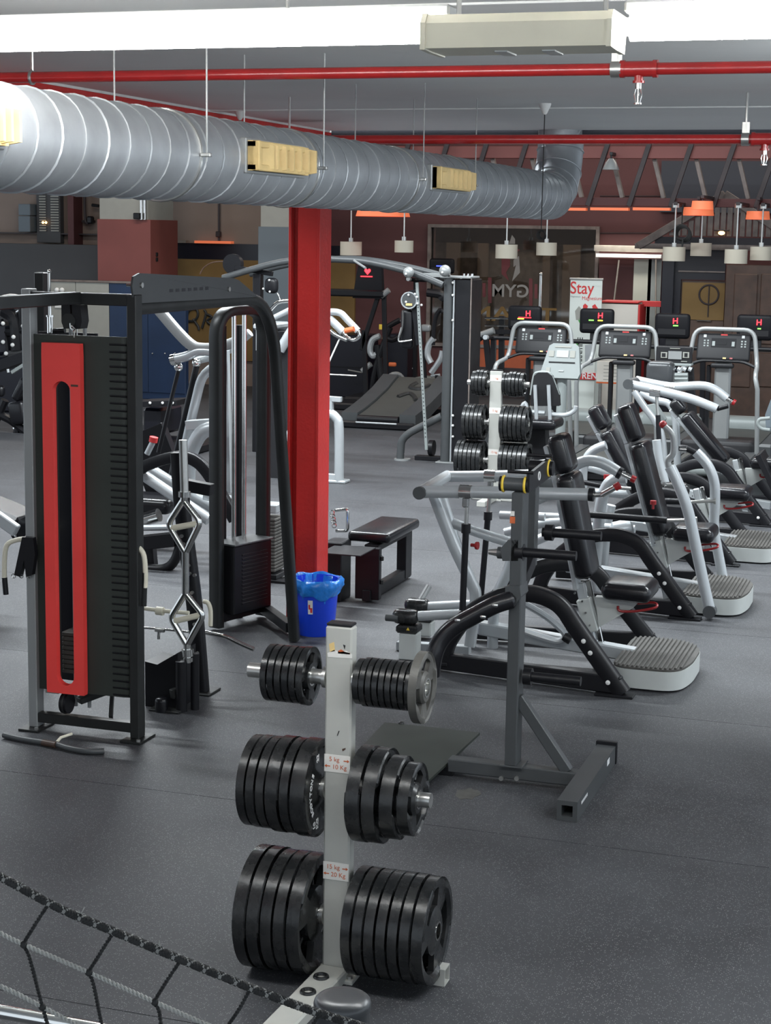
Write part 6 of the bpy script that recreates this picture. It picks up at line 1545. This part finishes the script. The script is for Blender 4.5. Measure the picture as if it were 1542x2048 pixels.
# ---------------- recumbent bike with light grey console
rbk = thing('recumbent_bike', 'grey recumbent bike with a light console, seat back toward the camera', 'exercise bike', fl(1090, 880))
Yr_ = 15.85
qq = lambda x, y: at(x, y, Yr_)
m = MB(); pts = [(1062, 812), (1062, 790), (1068, 752), (1076, 745), (1094, 745), (1103, 752), (1117, 790), (1118, 812)]
m.prism([qq(x, y) for x, y in pts], (0, .08, 0)); part('seat_back', m, K['console'], rbk)
m = MB(); m.tube(pathY(pts[1:-1], Yr_ + .04), .014, 8); part('back_edge', m, K['lgrey'], rbk)
for x0_, x1_ in ((1070, 1073), (1097, 1100)):
    m = MB(); m.cyl(at(x0_, 770, Yr_ - .03), at(x1_, 840, Yr_ - .03), .018, 10); part('back_post', m, K['silver'], rbk)
m = MB(); m.rbox(at(1075, 845, 15.95), (.44, .42, .10), .045); part('seat', m, K['vinyl'], rbk)
for pts in ([(1042, 820), (1050, 806), (1058, 822), (1090, 826)], [(1100, 828), (1130, 830), (1148, 822), (1152, 812)]):
    m = MB(); m.tube(pathY(pts, 15.85), .022, 10); part('side_handle', m, K['silver'], rbk)
m = MB(); m.bar(at(1075, 850, 16.0), at(1080, 930, 16.0), .18, .16, (0, 1, 0)); part('seat_pedestal', m, K['console'], rbk)
m = MB(); m.rbox(V((at(1090, 900, 16.1).x, 16.2, .12)), (.45, 1.0, .2), .06); part('base_body', m, K['char'], rbk)
c = at(1124, 722, 16.5); M = Matrix.Rotation(math.radians(-16), 3, 'X')
m = MB(); m.tube([at(1125, 750, 16.55), at(1120, 880, 16.55)], .05, 12); part('console_post', m, K['lgrey'], rbk)
m = MB(); pts = [(-.17, -.17), (.17, -.17), (.19, -.12), (.155, .15), (.12, .175), (-.10, .175), (-.14, .15), (-.20, -.10)]
m.prism([c + M @ V((x, 0, z)) for x, z in pts], M @ V((0, .07, 0))); part('console', m, K['lgrey'], rbk); cn = rbk.children[-1]
for x, z, w_, h_, mt in ((0, .07, .12, .07, 'silver_d'), (0, -.015, .26, .012, 'screen'), (.10, .07, .05, .07, 'palegrey'), (-.11, .07, .05, .06, 'palegrey'), (0, .14, .16, .014, 'palegrey'), (0, -.10, .05, .012, 'silver_d'), (-.13, -.09, .04, .04, 'palegrey')):
    m = MB(); m.box(c + M @ V((x, -.004, z)), (w_, .006, h_), M); part('console_key', m, K[mt], cn)
# ---------------- upright bike with dark console right of the middle treadmill
ub = thing('upright_bike', 'bike with wide dark console and grey seat back between two silver treadmills', 'exercise bike', (at(1345, 800, 16.5).x, 16.5, 0))
c = at(1348, 711, 16.6)
m = MB(); m.bb(at(1311, 729, 16.6), at(1386, 694, 16.66), .008); part('console', m, K['console'], ub); cn = ub.children[-1]
for x0_, x1_, y0_, y1_, mt in ((1337, 1363, 702, 719, 'silver_d'), (1322, 1334, 704, 716, 'palegrey'), (1366, 1378, 704, 716, 'palegrey'), (1324, 1331, 706, 714, 'console'), (1369, 1375, 706, 714, 'console'), (1340, 1360, 696, 698, 'palegrey'), (1362, 1374, 722, 724, 'palegrey')):
    m = MB(); a, b = at(x0_, y0_, 16.59), at(x1_, y1_, 16.59); m.bb((a.x, 16.588 if mt != 'console' else 16.585, b.z), (b.x, 16.6, a.z)); part('console_key', m, K[mt], cn)
m = MB(); a, b = at(1338, 727, 16.5), at(1382, 733, 16.5); m.bb((a.x, 16.5, b.z), (b.x, 16.65, a.z), .004); part('grey_ledge', m, K['lgrey'], ub)
for k in range(4):
    m = MB(); m.cyl(at(1344 + k * 11, 737, 16.5), at(1350 + k * 11, 740, 16.5), .022, 8); part('knob', m, K['silver'], ub)
for y in (750, 758, 765):
    m = MB(); m.cyl(at(1342, y, 16.5), at(1376, y, 16.5), .022, 8); part('grip_bar', m, K['lgrey'], ub)
m = MB(); a = at(1380, 740, 16.6); m.bar(at(1378, 735, 16.65), at(1385, 830, 16.65), .08, .08, (0, 1, 0)); part('mast', m, K['console'], ub)
m = MB(); m.rbox(at(1321, 748, 16.2), (.25, .22, .24), .05, None, 4); part('seat_back', m, K['cap'], ub)
m = MB(); m.bb(at(1300, 850, 16.25) * 1 - V((0, 0, at(1300, 850, 16.25).z)), V((at(1395, 850, 16.6).x, 16.9, .14)), .03); part('base', m, K['char'], ub)
m = MB(); m.prism([at(x, y, 16.2) for x, y in ((1290, 812), (1310, 808), (1330, 840), (1325, 848), (1284, 846))], (0, .12, 0)); part('grey_guard', m, K['lgrey'], ub)
# ---------------- grey spin cover at the right edge
sc = thing('grey_bike', 'pale blue-grey bike body cut off by the right edge of the view', 'exercise bike', fl(1545, 905))
m = MB(); m.prism([at(x, y, 16.2) for x, y in ((1541, 800), (1530, 830), (1532, 858), (1545, 864), (1600, 864), (1600, 795))], (0, .3, 0)); part('body_cover', m, K['bluegrey'], sc)
m = MB(); m.tube(fillet([at(1540, 836, 16.1), at(1518, 838, 16.1), at(1514, 848, 16.1), at(1522, 858, 16.1), at(1540, 860, 16.1)], .05, 4), .016, 10); part('side_handle', m, K['lgrey'], sc)
q = fl(1570, 900); m = MB(); m.bb((q.x - .3, 16.05, 0), (q.x + .3, 16.75, .3), .03); part('base', m, K['char'], sc)
# ---------------- banners and white counter
Yn = 22.9
bn = thing('roll_up_banner', 'white roll-up banner with red printed heading standing before the window', 'banner', (at(1170, 700, Yn).x, Yn, 0))
a, b = at(1141, 559, Yn), at(1201, 668, Yn)
m = MB(); m.bb((a.x, Yn, .08), (b.x, Yn + .02, a.z), .003); sheet = part('banner_sheet', m, K['paper'], bn)
def wr(txt, x, y, size, mt, xd=(1, 0, 0), yd=(0, 0, 1), sx=1.0, al='CENTER', Y=Yn, par=None, bold=.002):
    c = at(x, y, Y); textmesh('print', txt, size, K[mt], par or sheet, (c.x, Y - .002, c.z), xd, yd, al, .001, bold, False, sx)
wr('Stay', 1164, 577, .23, 'redprint', sx=.86); wr('Magnesium', 1184, 597, .068, 'redprint', sx=.9, bold=0.0); wr('Magnesium', 1151, 593, .03, 'silver_d', bold=0.0); wr('strong', 1193, 571, .05, 'paper')
for pts, mt in ((((1166, 611), (1170, 607), (1176, 612), (1174, 618), (1166, 618)), 'redprint'), (((1184, 612), (1190, 608), (1196, 617), (1186, 619)), 'redprint'), (((1150, 622), (1158, 612), (1166, 622), (1162, 640), (1152, 640)), 'palegrey'), (((1156, 640), (1162, 630), (1160, 648)), 'green')):
    m = MB(); m.prism([at(x, y, Yn - .002) for x, y in pts], (0, .002, 0)); part('printed_shape', m, K[mt], sheet)
m = MB(); m.bb((a.x - .05, Yn - .12, 0), (b.x + .05, Yn + .12, .08), .01); part('banner_base', m, K['steel'], bn)
m = MB(); m.bb((a.x - .01, Yn - .02, a.z), (b.x + .01, Yn + .03, a.z + .025), .004); part('top_rail', m, K['steel'], bn)
Yn2 = 22.3
b2_ = thing('supplement_stand', 'white advertising board with a vertical black word and a red strip behind the bike console', 'sign', (at(1168, 700, Yn2).x, Yn2, 0))
a, b = at(1142, 678, Yn2), at(1190, 735, Yn2)
m = MB(); m.bb((a.x, Yn2, .0), (b.x, Yn2 + .03, a.z), .003); sh2 = part('board_sheet', m, K['paper'], b2_)
wr('CARNITINE', 1160, 706, .10, 'blackprint', (0, 0, 1), (-1, 0, 0), .8, Y=Yn2, par=sh2)
for pts, mt in ((((1144, 682), (1150, 690), (1157, 682), (1156, 694), (1146, 698)), 'green'), (((1170, 690), (1186, 688), (1186, 730), (1170, 732)), 'silver')):
    m = MB(); m.prism([at(x, y, Yn2 - .002) for x, y in pts], (0, .002, 0)); part('printed_shape', m, K[mt], sh2)
a, b = at(1143, 744, Yn2), at(1192, 760, Yn2)
m = MB(); m.bb((a.x, Yn2 - .02, b.z), (b.x, Yn2, a.z), .002); rs = part('red_strip', m, K['redprint'], b2_)
wr('NUTREND', 1168, 752, .115, 'whiteprint', Y=Yn2 - .021, par=rs, sx=.95)
Yw = 23.3
cw = thing('white_counter', 'white reception counter with red trim beside the banner', 'counter', (at(1240, 700, Yw).x, Yw, 0))
a, b = at(1199, 607, Yw), at(1271, 760, Yw)
m = MB(); m.bb((a.x, Yw, 0), (b.x, Yw + .5, a.z), .006); part('front_panel', m, K['board'], cw)
m = MB(); m.bb((b.x, Yw - .01, 0), (at(1277, 700, Yw).x, Yw + .5, a.z), .004); part('red_side', m, K['redprint'], cw)
m = MB(); q0 = at(1316, 605, Yw); m.bb((a.x, Yw - .02, at(1250, 606, Yw).z), (b.x, Yw + .5, at(1250, 603, Yw).z), .003); part('counter_top', m, K['redprint'], cw)
m = MB(); m.bb((b.x, Yw + .3, at(1290, 615, Yw).z), (q0.x, Yw + .5, q0.z), .003); part('red_rail', m, K['redprint'], cw)
a, b = at(1194, 722, 22.0), at(1256, 766, 22.0)
nb = thing('notice_board', 'low white notice board with faint print and an orange foot edge', 'sign', ((a.x + b.x) / 2, 22.0, 0))
m = MB(); m.bb((a.x, 22.0, b.z), (b.x, 22.04, a.z), .003); part('board', m, K['board'], nb); bd = nb.children[-1]
for k in range(5):
    m = MB(); zz_ = a.z - .06 - k * .045; m.bb((a.x + .09, 21.998, zz_), (b.x - .12, 22.0, zz_ + .008)); part('print_line', m, K['palegrey'], bd)
m = MB(); m.bb((a.x, 21.995, b.z - .02), (b.x, 22.045, b.z), .002); part('orange_edge', m, K['orange'], nb)
for x in (a.x + .05, b.x - .05):
    m = MB(); m.bb((x - .02, 22.0, 0), (x + .02, 22.04, b.z)); part('leg', m, K['steel'], nb)
pole = thing('chrome_pole', 'thin chrome pole rising before the gym window', 'pole', (at(1082, 640, 22.4).x, 22.4, 0))
m = MB(); c = at(1082, 548, 22.4); m.cyl((c.x, 22.4, 0.01), (c.x, 22.4, c.z), .016, 10); m.ball((c.x, 22.4, c.z), .024, 8); part('pole_tube', m, K['chrome'], pole)
m = MB(); m.cyl((c.x, 22.4, 0), (c.x, 22.4, .03), .15, 20); part('pole_foot', m, K['black'], pole)
# bars on a short stand left of the first lit machine, black stepper frame in front of the orange panel
stp = thing('stepper_frame', 'black frame with two short chrome bars and an upholstered arm before the orange panel', 'cardio machine', (at(985, 760, 21.5).x, 21.5, 0))
for y in (636, 651): m = MB(); m.cyl(at(970, y, 21.5), at(1018, y + 1, 21.5), .014, 8); part('chrome_bar', m, K['chrome'], stp)
m = MB(); m.bar(at(1004, 632, 21.6), at(1002, 790, 21.6), .07, .06, (0, 1, 0)); part('frame_post', m, K['black'], stp)
m = MB(); m.bar(at(972, 675, 21.4), at(980, 760, 21.4), .07, .06, (0, 1, 0)); part('frame_post', m, K['black'], stp)
m = MB(); m.cyl(at(957, 672, 21.4), at(988, 661, 21.4), .045, 12); part('padded_arm', m, K['silver_d'], stp)
m = MB(); m.cyl(at(955, 676, 21.4), at(962, 671, 21.4), .06, 12); part('arm_end', m, K['black'], stp)
m = MB(); m.bar(at(985, 664, 21.5), at(1030, 664, 21.5), .05, .06); part('cross_bar', m, K['black'], stp)
q = at(990, 790, 21.5); m = MB(); m.bb((q.x - .35, 21.1, 0), (q.x + .35, 21.9, .14), .03); part('base', m, K['black'], stp)
# ================================================================== LEFT BACKGROUND
# big plate-loaded machine seen between the tower and the arched frame
LY = 11.7
lp_ = thing('lever_press', 'silver and black lever machine behind the tower with twin sloping rails', 'gym machine', fl(340, 1160))
def tub(nm, pts, r, mt, dY=0.0, n=12):
    m = MB(); m.tube(smooth([at(x, y, LY + dY) for x, y in pts], 4), r, n); part(nm, m, K[mt], lp_)
m = MB(); m.sweep(smooth([at(x, y, LY) for x, y in ((300, 600), (318, 620), (352, 660), (380, 688), (400, 696), (440, 694), (480, 680))], 4), .06, .075, (0, 1, 0)); part('bent_arm', m, K['silver_d'], lp_, ang=.9)
tub('pivot_tube', [(350, 718), (375, 712), (400, 702), (445, 706)], .036, 'silver')
m = MB(); m.cyl(at(343, 720, LY), at(352, 718, LY), .042, 14); part('tube_cap', m, K['chrome'], lp_)
tub('pivot_tube', [(392, 720), (440, 708), (470, 690), (500, 665)], .034, 'silver', .3)
for a, b, r, dY in (((357, 740), (317, 905), .016, 0), ((393, 732), (343, 950), .024, .2)):
    m = MB(); m.cyl(at(*a, LY + dY), at(*b, LY + dY), r, 12); part('damper_sleeve', m, K['black'], lp_)
    m = MB(); q = at(a[0], a[1] - 6, LY + dY); m.ball(q, .034, 10); part('damper_joint', m, K['chrome'], lp_)
tub('frame_tube', [(430, 732), (405, 755), (392, 800), (378, 860), (358, 955)], .036, 'silver', .15)
tub('frame_tube', [(445, 853), (408, 862), (388, 890), (378, 925), (376, 985)], .055, 'silver', -.1, 14)
m = MB(); m.bar(at(376, 850, LY), at(436, 846, LY), .10, .07); part('pad_bracket', m, K['silver'], lp_)
m = MB(); m.bar(at(445, 700, LY + .2), at(452, 985, LY + .2), .10, .05, (0, 1, 0)); part('rear_upright', m, K['silver'], lp_)
m = MB(); m.sweep(smooth([at(x, y, LY - .4) for x, y in ((270, 945), (300, 928), (340, 916), (370, 914), (395, 924), (415, 945), (440, 985), (470, 1040))], 4), .06, .085, (0, 1, 0)); part('arch_leg', m, K['black'], lp_, ang=.9)
for a, b, dY in (((275, 942), (418, 1040), -.35), ((300, 938), (436, 1022), .15)):
    m = MB(); m.cyl(at(*a, LY + dY), at(*b, LY + dY), .042, 16); part('slide_rail', m, K['silver'], lp_)
m = MB(); m.cyl(at(294, 908, LY - .3), at(306, 884, LY - .3), .022, 12); part('lever_handle', m, K['silver'], lp_)
m = MB(); m.cyl(at(306, 884, LY - .3), at(308, 874, LY - .3), .032, 14); part('pink_knob', m, K['redprint'], lp_)
m = MB(); m.cyl(at(286, 1040, LY - .5), at(318, 1030, LY - .5), .05, 14); part('chrome_sleeve', m, K['chrome'], lp_)
m = MB(); m.cyl(at(286, 1056, LY - .6), at(345, 1055, LY - .6), .022, 12); part('chrome_bar', m, K['silver'], lp_)
m = MB(); m.bar(at(285, 1085, LY - .6), at(352, 1078, LY - .6), .10, .10); part('black_beam', m, K['black'], lp_)
m = MB(); m.bar(at(300, 1090, LY - .5), at(305, 1145, LY - .5), .07, .07, (0, 1, 0)); part('beam_leg', m, K['black'], lp_)
tub('curved_skid', [(285, 1136), (325, 1138), (346, 1126), (358, 1098), (362, 1070)], .036, 'black', -.6)
m = MB(); m.bar(at(410, 990, LY - .2), at(480, 1005, LY - .2), .08, .06); part('spine_tube', m, K['silver'], lp_)
m = MB(); m.bar(at(250, 1110, LY), at(470, 1150, LY), .08, .08); part('base_bar', m, K['black'], lp_)
m = MB(); m.rbox(at(300, 1005, LY + .3), (.5, .4, .12), .05); part('seat_pad', m, K['vinyl'], lp_)
m = MB(); m.bar(at(290, 860, LY + .6), at(345, 1000, LY + .6), .35, .08, (0, 1, 0)); part('back_rest', m, K['vinyl'], lp_)
# grey machine whose handles stick out either side of the red column
GY = 15.7
gm = thing('pull_machine', 'silver cable machine behind the red column, grips poking out to its right', 'gym machine', fl(640, 960))
def g(nm, pts, r, mt='silver', Y=GY, n=12):
    m = MB(); m.tube(smooth([at(x, y, Y) for x, y in pts], 4), r, n); part(nm, m, K[mt], gm)
g('frame_beam', [(560, 700), (600, 640), (642, 628)], .05)
g('frame_beam', [(575, 880), (600, 840), (642, 826)], .048)
g('rear_leg', [(640, 826), (660, 827), (672, 836), (678, 856), (678, 963)], .048)
c = fl(678, 965); m = MB(); m.bb((c.x - .10, c.y - .08, 0), (c.x + .09, c.y + .08, .03), .008); part('leg_foot', m, K['silver'], gm)
m = MB(); m.bar(at(570, 950, GY), at(676, 955, GY), .07, .07); part('cross_tube', m, K['silver'], gm)
m = MB(); m.bar(at(661, 795, GY), at(661, 826, GY), .05, .05, (0, 1, 0)); m.bar(at(657, 797, GY), at(683, 799, GY), .05, .05); part('leg_bracket', m, K['silver'], gm)
g('grip_frame', [(640, 628), (657, 624), (680, 626), (695, 640), (716, 662)], .034)
g('grip_frame', [(650, 630), (666, 644), (686, 664)], .040)
g('grip_loop', [(710, 656), (718, 666), (718, 674), (708, 680), (696, 676), (688, 668), (682, 660)], .018, 'chrome')
g('short_handle', [(652, 655), (668, 668), (684, 676), (694, 680)], .022, 'chrome')
g('pull_cable', [(679, 678), (668, 702), (652, 738)], .008, 'white_trim')
m = MB(); m.cyl(at(690, 662, GY - .1), at(708, 658, GY - .1), .028, 10); part('orange_sleeve', m, K['orange'], gm)
g('grip_frame', [(535, 628), (555, 606), (575, 602), (600, 600)], .020, 'chrome')
g('grip_frame', [(540, 640), (560, 630), (590, 615)], .030)
m = MB(); m.bb(at(505, 660, GY), at(580, 643, GY + .5), .02); part('silver_hood', m, K['silver'], gm)
m = MB(); m.bb(at(520, 690, GY + .05), at(600, 660, GY + .45), .01); part('black_block', m, K['black'], gm)
m = MB(); m.bb(at(540, 960, GY + .05), at(600, 690, GY + .35), .01); part('stack_cover', m, K['console'], gm)
# grey ribbed stack of the row bench seen left of the column
a, b = at(516, 1036, 11.0), at(549, 1146, 11.0)
n = 16
for k in range(n):
    z1_ = a.z + (b.z - a.z) * k / n; m = MB(); m.bb((a.x, 11.0, z1_ - (a.z - b.z) / n + .004), (b.x, 11.2, z1_), .004); part('stack_plate', m, K['rubber_w'], row)
m = MB(); m.bb((a.x - .02, 10.98, .02), (b.x + .02, 11.22, b.z - .01), .004); part('stack_base', m, K['black'], row)
m = MB(); m.cyl(at(524, 870, 11.1), at(524, 1034, 11.1), .008, 8); part('pull_cable', m, K['steel'], row)
m = MB(); c = at(534, 1014, 11.1); m.bb((a.x, 11.02, c.z - .03), (b.x, 11.18, c.z + .03), .006); part('stack_head', m, K['silver'], row)
m = MB(); m.bar(at(516, 1164, 11.0), at(580, 1172, 11.0), .08, .07); part('base_rail', m, K['black'], row)
# lockers: pale doors and navy doors
Yk = 22.4
lk = thing('locker_row', 'row of pale grey and navy lockers behind the cable tower', 'locker', (at(220, 760, Yk).x, Yk, 0))
zt2 = at(150, 560, Yk).z
edges = [88, 152, 219]
xa = at(88, 600, Yk).x
for e0, e1 in ((88, 152), (152, 219)):
    m = MB(); m.bb((at(e0, 600, Yk).x + .004, Yk - .015, .08), (at(e1, 600, Yk).x - .004, Yk, zt2 - .03), .004); part('locker_door', m, K['palegrey'], lk)
for e0, e1 in ((219, 296), (296, 371)):
    m = MB(); m.bb((at(e0, 600, Yk).x + .004, Yk - .015, .10), (at(e1, 600, Yk).x - .004, Yk, zt2 - .03), .004); part('locker_door', m, K['navy'], lk)
m = MB(); m.bb((xa, Yk, 0), (at(371, 600, Yk).x, Yk + .10, zt2), .006); part('carcass', m, K['navy'], lk)
m = MB(); m.bb((xa, Yk - .03, zt2 - .03), (at(371, 600, Yk).x, Yk + .10, zt2), .004); part('locker_top', m, K['wood_l'], lk)
for x in (305, 330, 350):
    q = at(x, 707, Yk - .02); m = MB(); m.ball(q, .012, 8); part('rivet', m, K['steel'], lk)
# white fittings on the locker front
for x_ in (114, 124):
    m = MB(); m.ball(at(x_, 580, Yk - .04), .035, 10); part('white_fitting', m, K['white_trim'], lk)
m = MB(); m.box(at(119, 612, Yk - .02), (.14, .02, .05)); part('white_label', m, K['white_trim'], lk)
# wall fittings, far left
Yz = 24.85
def wallbox(name, label, cat, x0_, x1_, y0_, y1_, mt, pname, dep=.12):
    a, b = at(x0_, y0_, Yz), at(x1_, y1_, Yz); th = thing(name, label, cat, ((a.x + b.x) / 2, Yz, b.z)); m = MB(); m.bb((a.x, Yz - dep, b.z), (b.x, Yz + .13, a.z), .008); part(pname, m, K[mt], th); return th
wb1 = wallbox('electric_box', 'upper pale grey electric box on the beige wall', 'electric box', 44, 68, 408, 431, 'bluegrey', 'box_cover')
wb2 = wallbox('electric_box', 'lower pale grey electric box on the beige wall', 'electric box', 44, 68, 432, 464, 'bluegrey', 'box_cover')
a, b = at(72, 384, Yz), at(121, 467, Yz)
shb = thing('wall_shutter', 'slatted blue-grey shutter panel on the wall at the far left', 'shutter', ((a.x + b.x) / 2, Yz, b.z))
m = MB(); m.bb((a.x, Yz, b.z - .15), (b.x, Yz + .12, a.z + .4), .006); part('shutter_frame', m, K['dgrey'], shb)
for k in range(18):
    zz_ = b.z + .03 + (a.z + .1 - b.z) * k / 18
    for x0_, x1_ in ((.14, .42), (.62, .96)):
        w_ = b.x - a.x; m = MB(); m.bb((a.x + w_ * x0_, Yz - .02, zz_), (a.x + w_ * x1_, Yz, zz_ + .022), .003); part('slat', m, K['palegrey'], shb)
for x in (86, 92):
    m = MB(); m.ball(at(x, 445, Yz - .04), .02, 8); part('indicator', m, K['amber'], shb)
pp_ = thing('wall_pipe', 'dark pipe with a valve on the beige wall beside the terracotta pillar', 'pipe', at(170, 440, Yz))
m = MB(); m.tube(pathY([(169, 385), (170, 430), (172, 444), (178, 446)], Yz), .022, 8); part('pipe_run', m, K['wood_d'], pp_)
m = MB(); m.box(at(181, 440, Yz), (.10, .1, .12), None, .02); part('valve', m, K['black'], pp_)
m = MB(); m.cyl(at(184, 410, Yz), at(198, 412, Yz), .025, 8); part('bracket', m, K['black'], pp_)
m = MB(); m.bb((at(160, 440, Yz).x, Yz + .05, at(160, 445, Yz).z), (at(182, 440, Yz).x, Yz + .15, at(160, 440, Yz).z)); part('wall_plate', m, K['wood_d'], pp_)
p_s = thing('pillar_socket', 'small black twin socket on the side of the terracotta pillar', 'socket', at(311, 515, 23.5))
px_ = at(301, 520, 23.3).x
for y in (509, 519):
    q = ax(313, y, px_ + .0); m = MB(); m.box((px_ + .008, q.y, q.z), (.016, .06, .06), None, .005); part('socket', m, K['black'], p_s)
# graffiti scribble on the mustard wall
m = MB()
sc_ = thing('wall_scribble', 'black brushed letters on the mustard wall behind the arched frame', 'graffiti', at(398, 635, 24.9))
for pts in ([(372, 640), (378, 622), (392, 618), (396, 630), (388, 642), (374, 642), (370, 648)], [(386, 638), (396, 652), (398, 660)], [(404, 656), (412, 628), (408, 620)], [(412, 628), (424, 634), (414, 642), (426, 652)]):
    m = MB(); m.tube(smooth([at(x, y, 24.92) for x, y in pts], 4), .020, 6); part('brush_stroke', m, K['blackprint'], sc_)
# turf panel behind a net, tan floor strip, dark bench machines at the far left edge
a, b = at(-60, 756, 23.6), at(56, 816, 23.6)
tf = thing('turf_panel', 'green turf panel behind a square net at the left edge', 'turf', ((a.x + b.x) / 2, 23.6, b.z))
m = MB(); m.bb((a.x - 1, 23.6, 0.0), (b.x, 23.66, a.z), .004); part('turf', m, K['green'], tf)
m = MB()
x = a.x - .5
while x < b.x: m.cyl((x, 23.5, max(0, b.z)), (x, 23.5, a.z + .02), .006, 4); x += .06
z = b.z
while z < a.z: m.cyl((a.x - .5, 23.5, z), (b.x, 23.5, z), .006, 4); z += .075
part('net_cord', m, K['rope'], tf, kind='stuff')
q0, q1 = fl(-60, 872), fl(60, 818)
m = MB(); m.bb((q0.x - 1.5, 21.6, .0005), (q1.x + .3, 23.45, .008)); m3 = m; solo('tan_floor_strip', m, K['tan'], 'tan wooden floor strip in front of the green turf at the left edge', 'floor strip')
ab = thing('ab_bench', 'dark bench machines stacked together at the left edge beyond the tower', 'gym machine', (at(20, 850, 18.0).x, 18.0, 0))
BY = 18.0
def ab_(nm, pts, r, mt='black', n=8):
    m = MB(); m.tube([at(x, y, BY) for x, y in pts], r, n); part(nm, m, K[mt], ab)
m = MB(); m.bar(at(-30, 742, BY), at(60, 712, BY), .25, .12); part('long_pad', m, K['black'], ab)
m = MB(); m.bar(at(24, 745, BY - .1), at(54, 726, BY - .1), .05, .04); part('silver_bar', m, K['lgrey'], ab)
m = MB(); m.rbox(at(45, 778, BY), (.10, .2, .30), .04, Matrix.Rotation(.5, 3, 'Y')); part('pad', m, K['vinyl'], ab)
m = MB(); m.rbox(at(40, 825, BY), (.22, .2, .28), .05, Matrix.Rotation(-.2, 3, 'Y')); part('pad', m, K['vinyl'], ab)
ab_('frame_tube', [(-10, 825), (20, 840), (60, 870)], .05); ab_('frame_tube', [(0, 880), (55, 890)], .05); ab_('frame_tube', [(-20, 870), (10, 800)], .05); ab_('frame_tube', [(38, 840), (30, 880)], .04)
ab_('chrome_link', [(16, 745), (15, 738)], .02, 'chrome'); ab_('chrome_link', [(30, 858), (33, 850)], .03, 'chrome')
m = MB(); m.bb(at(-40, 905, BY + .0), at(58, 880, BY + .6), .01); part('base_beam', m, K['black'], ab)
m = MB(); m.rbox(at(2, 782, BY - .1), (.1, .1, .14), .05); part('roller', m, K['vinyl'], ab)
q = fl(0, 925); m = MB(); m.bb((q.x - .6, BY - .1, 0), (q.x + .5, BY + .6, .2), .02); part('floor_frame', m, K['dgrey'], ab)
# weight-lifting clutter above it
rk = thing('bike_rack', 'tangle of dark spin bikes with white fittings at the left edge', 'exercise bike', (at(25, 720, 20.0).x, 20.0, 0))
def rk_(nm, pts, r, mt='black', Y=20.0):
    m = MB(); m.tube(smooth([at(x, y, Y) for x, y in pts], 3), r, 8); part(nm, m, K[mt], rk)
rk_('handlebar', [(-10, 600), (20, 592), (45, 596)], .03, 'white_trim'); rk_('frame_tube', [(0, 640), (12, 680), (16, 715)], .05); rk_('frame_tube', [(8, 622), (30, 640), (36, 700)], .09)
rk_('frame_tube', [(45, 615), (42, 655), (48, 700)], .05); rk_('chrome_bar', [(24, 630), (40, 621)], .02, 'chrome'); rk_('fork', [(26, 705), (32, 688), (44, 680), (50, 676)], .025, 'chrome'); rk_('fork', [(28, 700), (36, 690), (44, 702)], .04, 'cap')
rk_('seat', [(2, 606), (20, 610), (30, 606)], .06, 'vinyl'); rk_('frame_tube', [(-10, 660), (30, 665), (60, 655)], .06); rk_('base_tube', [(-20, 712), (20, 708), (60, 702)], .05, 'dgrey')
for x, y in ((6, 684), (27, 674), (6, 647), (25, 690), (12, 707), (46, 652)):
    m = MB(); m.ball(at(x, y, 19.9), .028, 8); part('white_fitting', m, K['white_trim'], rk)
m = MB(); m.bb(at(-40, 710, 19.9), at(60, 640, 20.6), .05); part('wheel_cover', m, K['darkband'], rk)
m = MB(); q = at(20, 800, 20.2); m.bb((q.x - .8, 19.9, 0), (q.x + .5, 20.6, at(20, 712, 20.2).z), .03); part('base_box', m, K['darkband'], rk)
# bench end with silver frame at the left edge
LB = 9.6
lb = thing('incline_bench', 'black incline bench end with a silver frame tube cut off at the left edge', 'bench', fl(-20, 1290))
m = MB(); m.bar(at(-40, 1002, LB), at(58, 1042, LB), .30, .08, (0, 0, 1), ch=.02); part('bench_pad', m, K['vinyl'], lb)
m = MB(); m.bar(at(-40, 1010, LB - .25), at(34, 1062, LB - .25), .05, .075, ch=.006); part('frame_tube', m, K['silver'], lb)
m = MB(); m.prism([at(22, 1072, LB - .2), at(38, 1040, LB - .2), at(58, 1030, LB - .2), at(60, 1075, LB - .2), at(30, 1084, LB - .2)], (0, .06, 0)); part('side_plate', m, K['black'], lb)
for x, y in ((56, 1040), (31, 1072), (58, 1065)):
    m = MB(); m.ball(at(x, y, LB - .21), .010, 8); part('bolt', m, K['chrome'], lb)
m = MB(); m.bar(at(-20, 1040, LB), fl(-30, 1290), .06, .06); part('bench_leg', m, K['black'], lb)
# rack upright and dark seat on the tower's back side (seen past the navy lockers)
dk = thing('dark_bench', 'low dark bench and frame on the floor beyond the lever machine', 'bench', fl(330, 870))
DY_ = 17.2
m = MB(); m.bb(at(285, 870, DY_), at(365, 808, DY_ + .6), .03); part('bench_body', m, K['darkband'], dk)
m = MB(); m.bar(at(285, 806, DY_), at(368, 803, DY_), .4, .06); part('bench_top', m, K['black'], dk)
for x in (300, 325, 345):
    m = MB(); m.ball(at(x, 806, DY_ - .22), .016, 8); part('bolt', m, K['white_trim'], dk)
q = fl(330, 905); m = MB(); m.bb((q.x - .5, DY_ - .2, 0), (q.x + .4, DY_ + .6, .10), .02); part('floor_frame', m, K['black'], dk)

cd_ = thing('wall_conduit', 'thin dark conduit running down the beige wall between the two pillars', 'pipe', at(437, 480, 24.9))
m = MB(); c = at(437, 395, 24.93); b = at(440, 484, 24.93); m.cyl((c.x, 24.95, c.z + .5), (c.x, 24.95, b.z), .02, 8); part('conduit_tube', m, K['wood_d'], cd_)
m = MB(); m.box((c.x, 24.93, b.z + .12), (.07, .08, .09), None, .01); part('conduit_box', m, K['wood_d'], cd_)
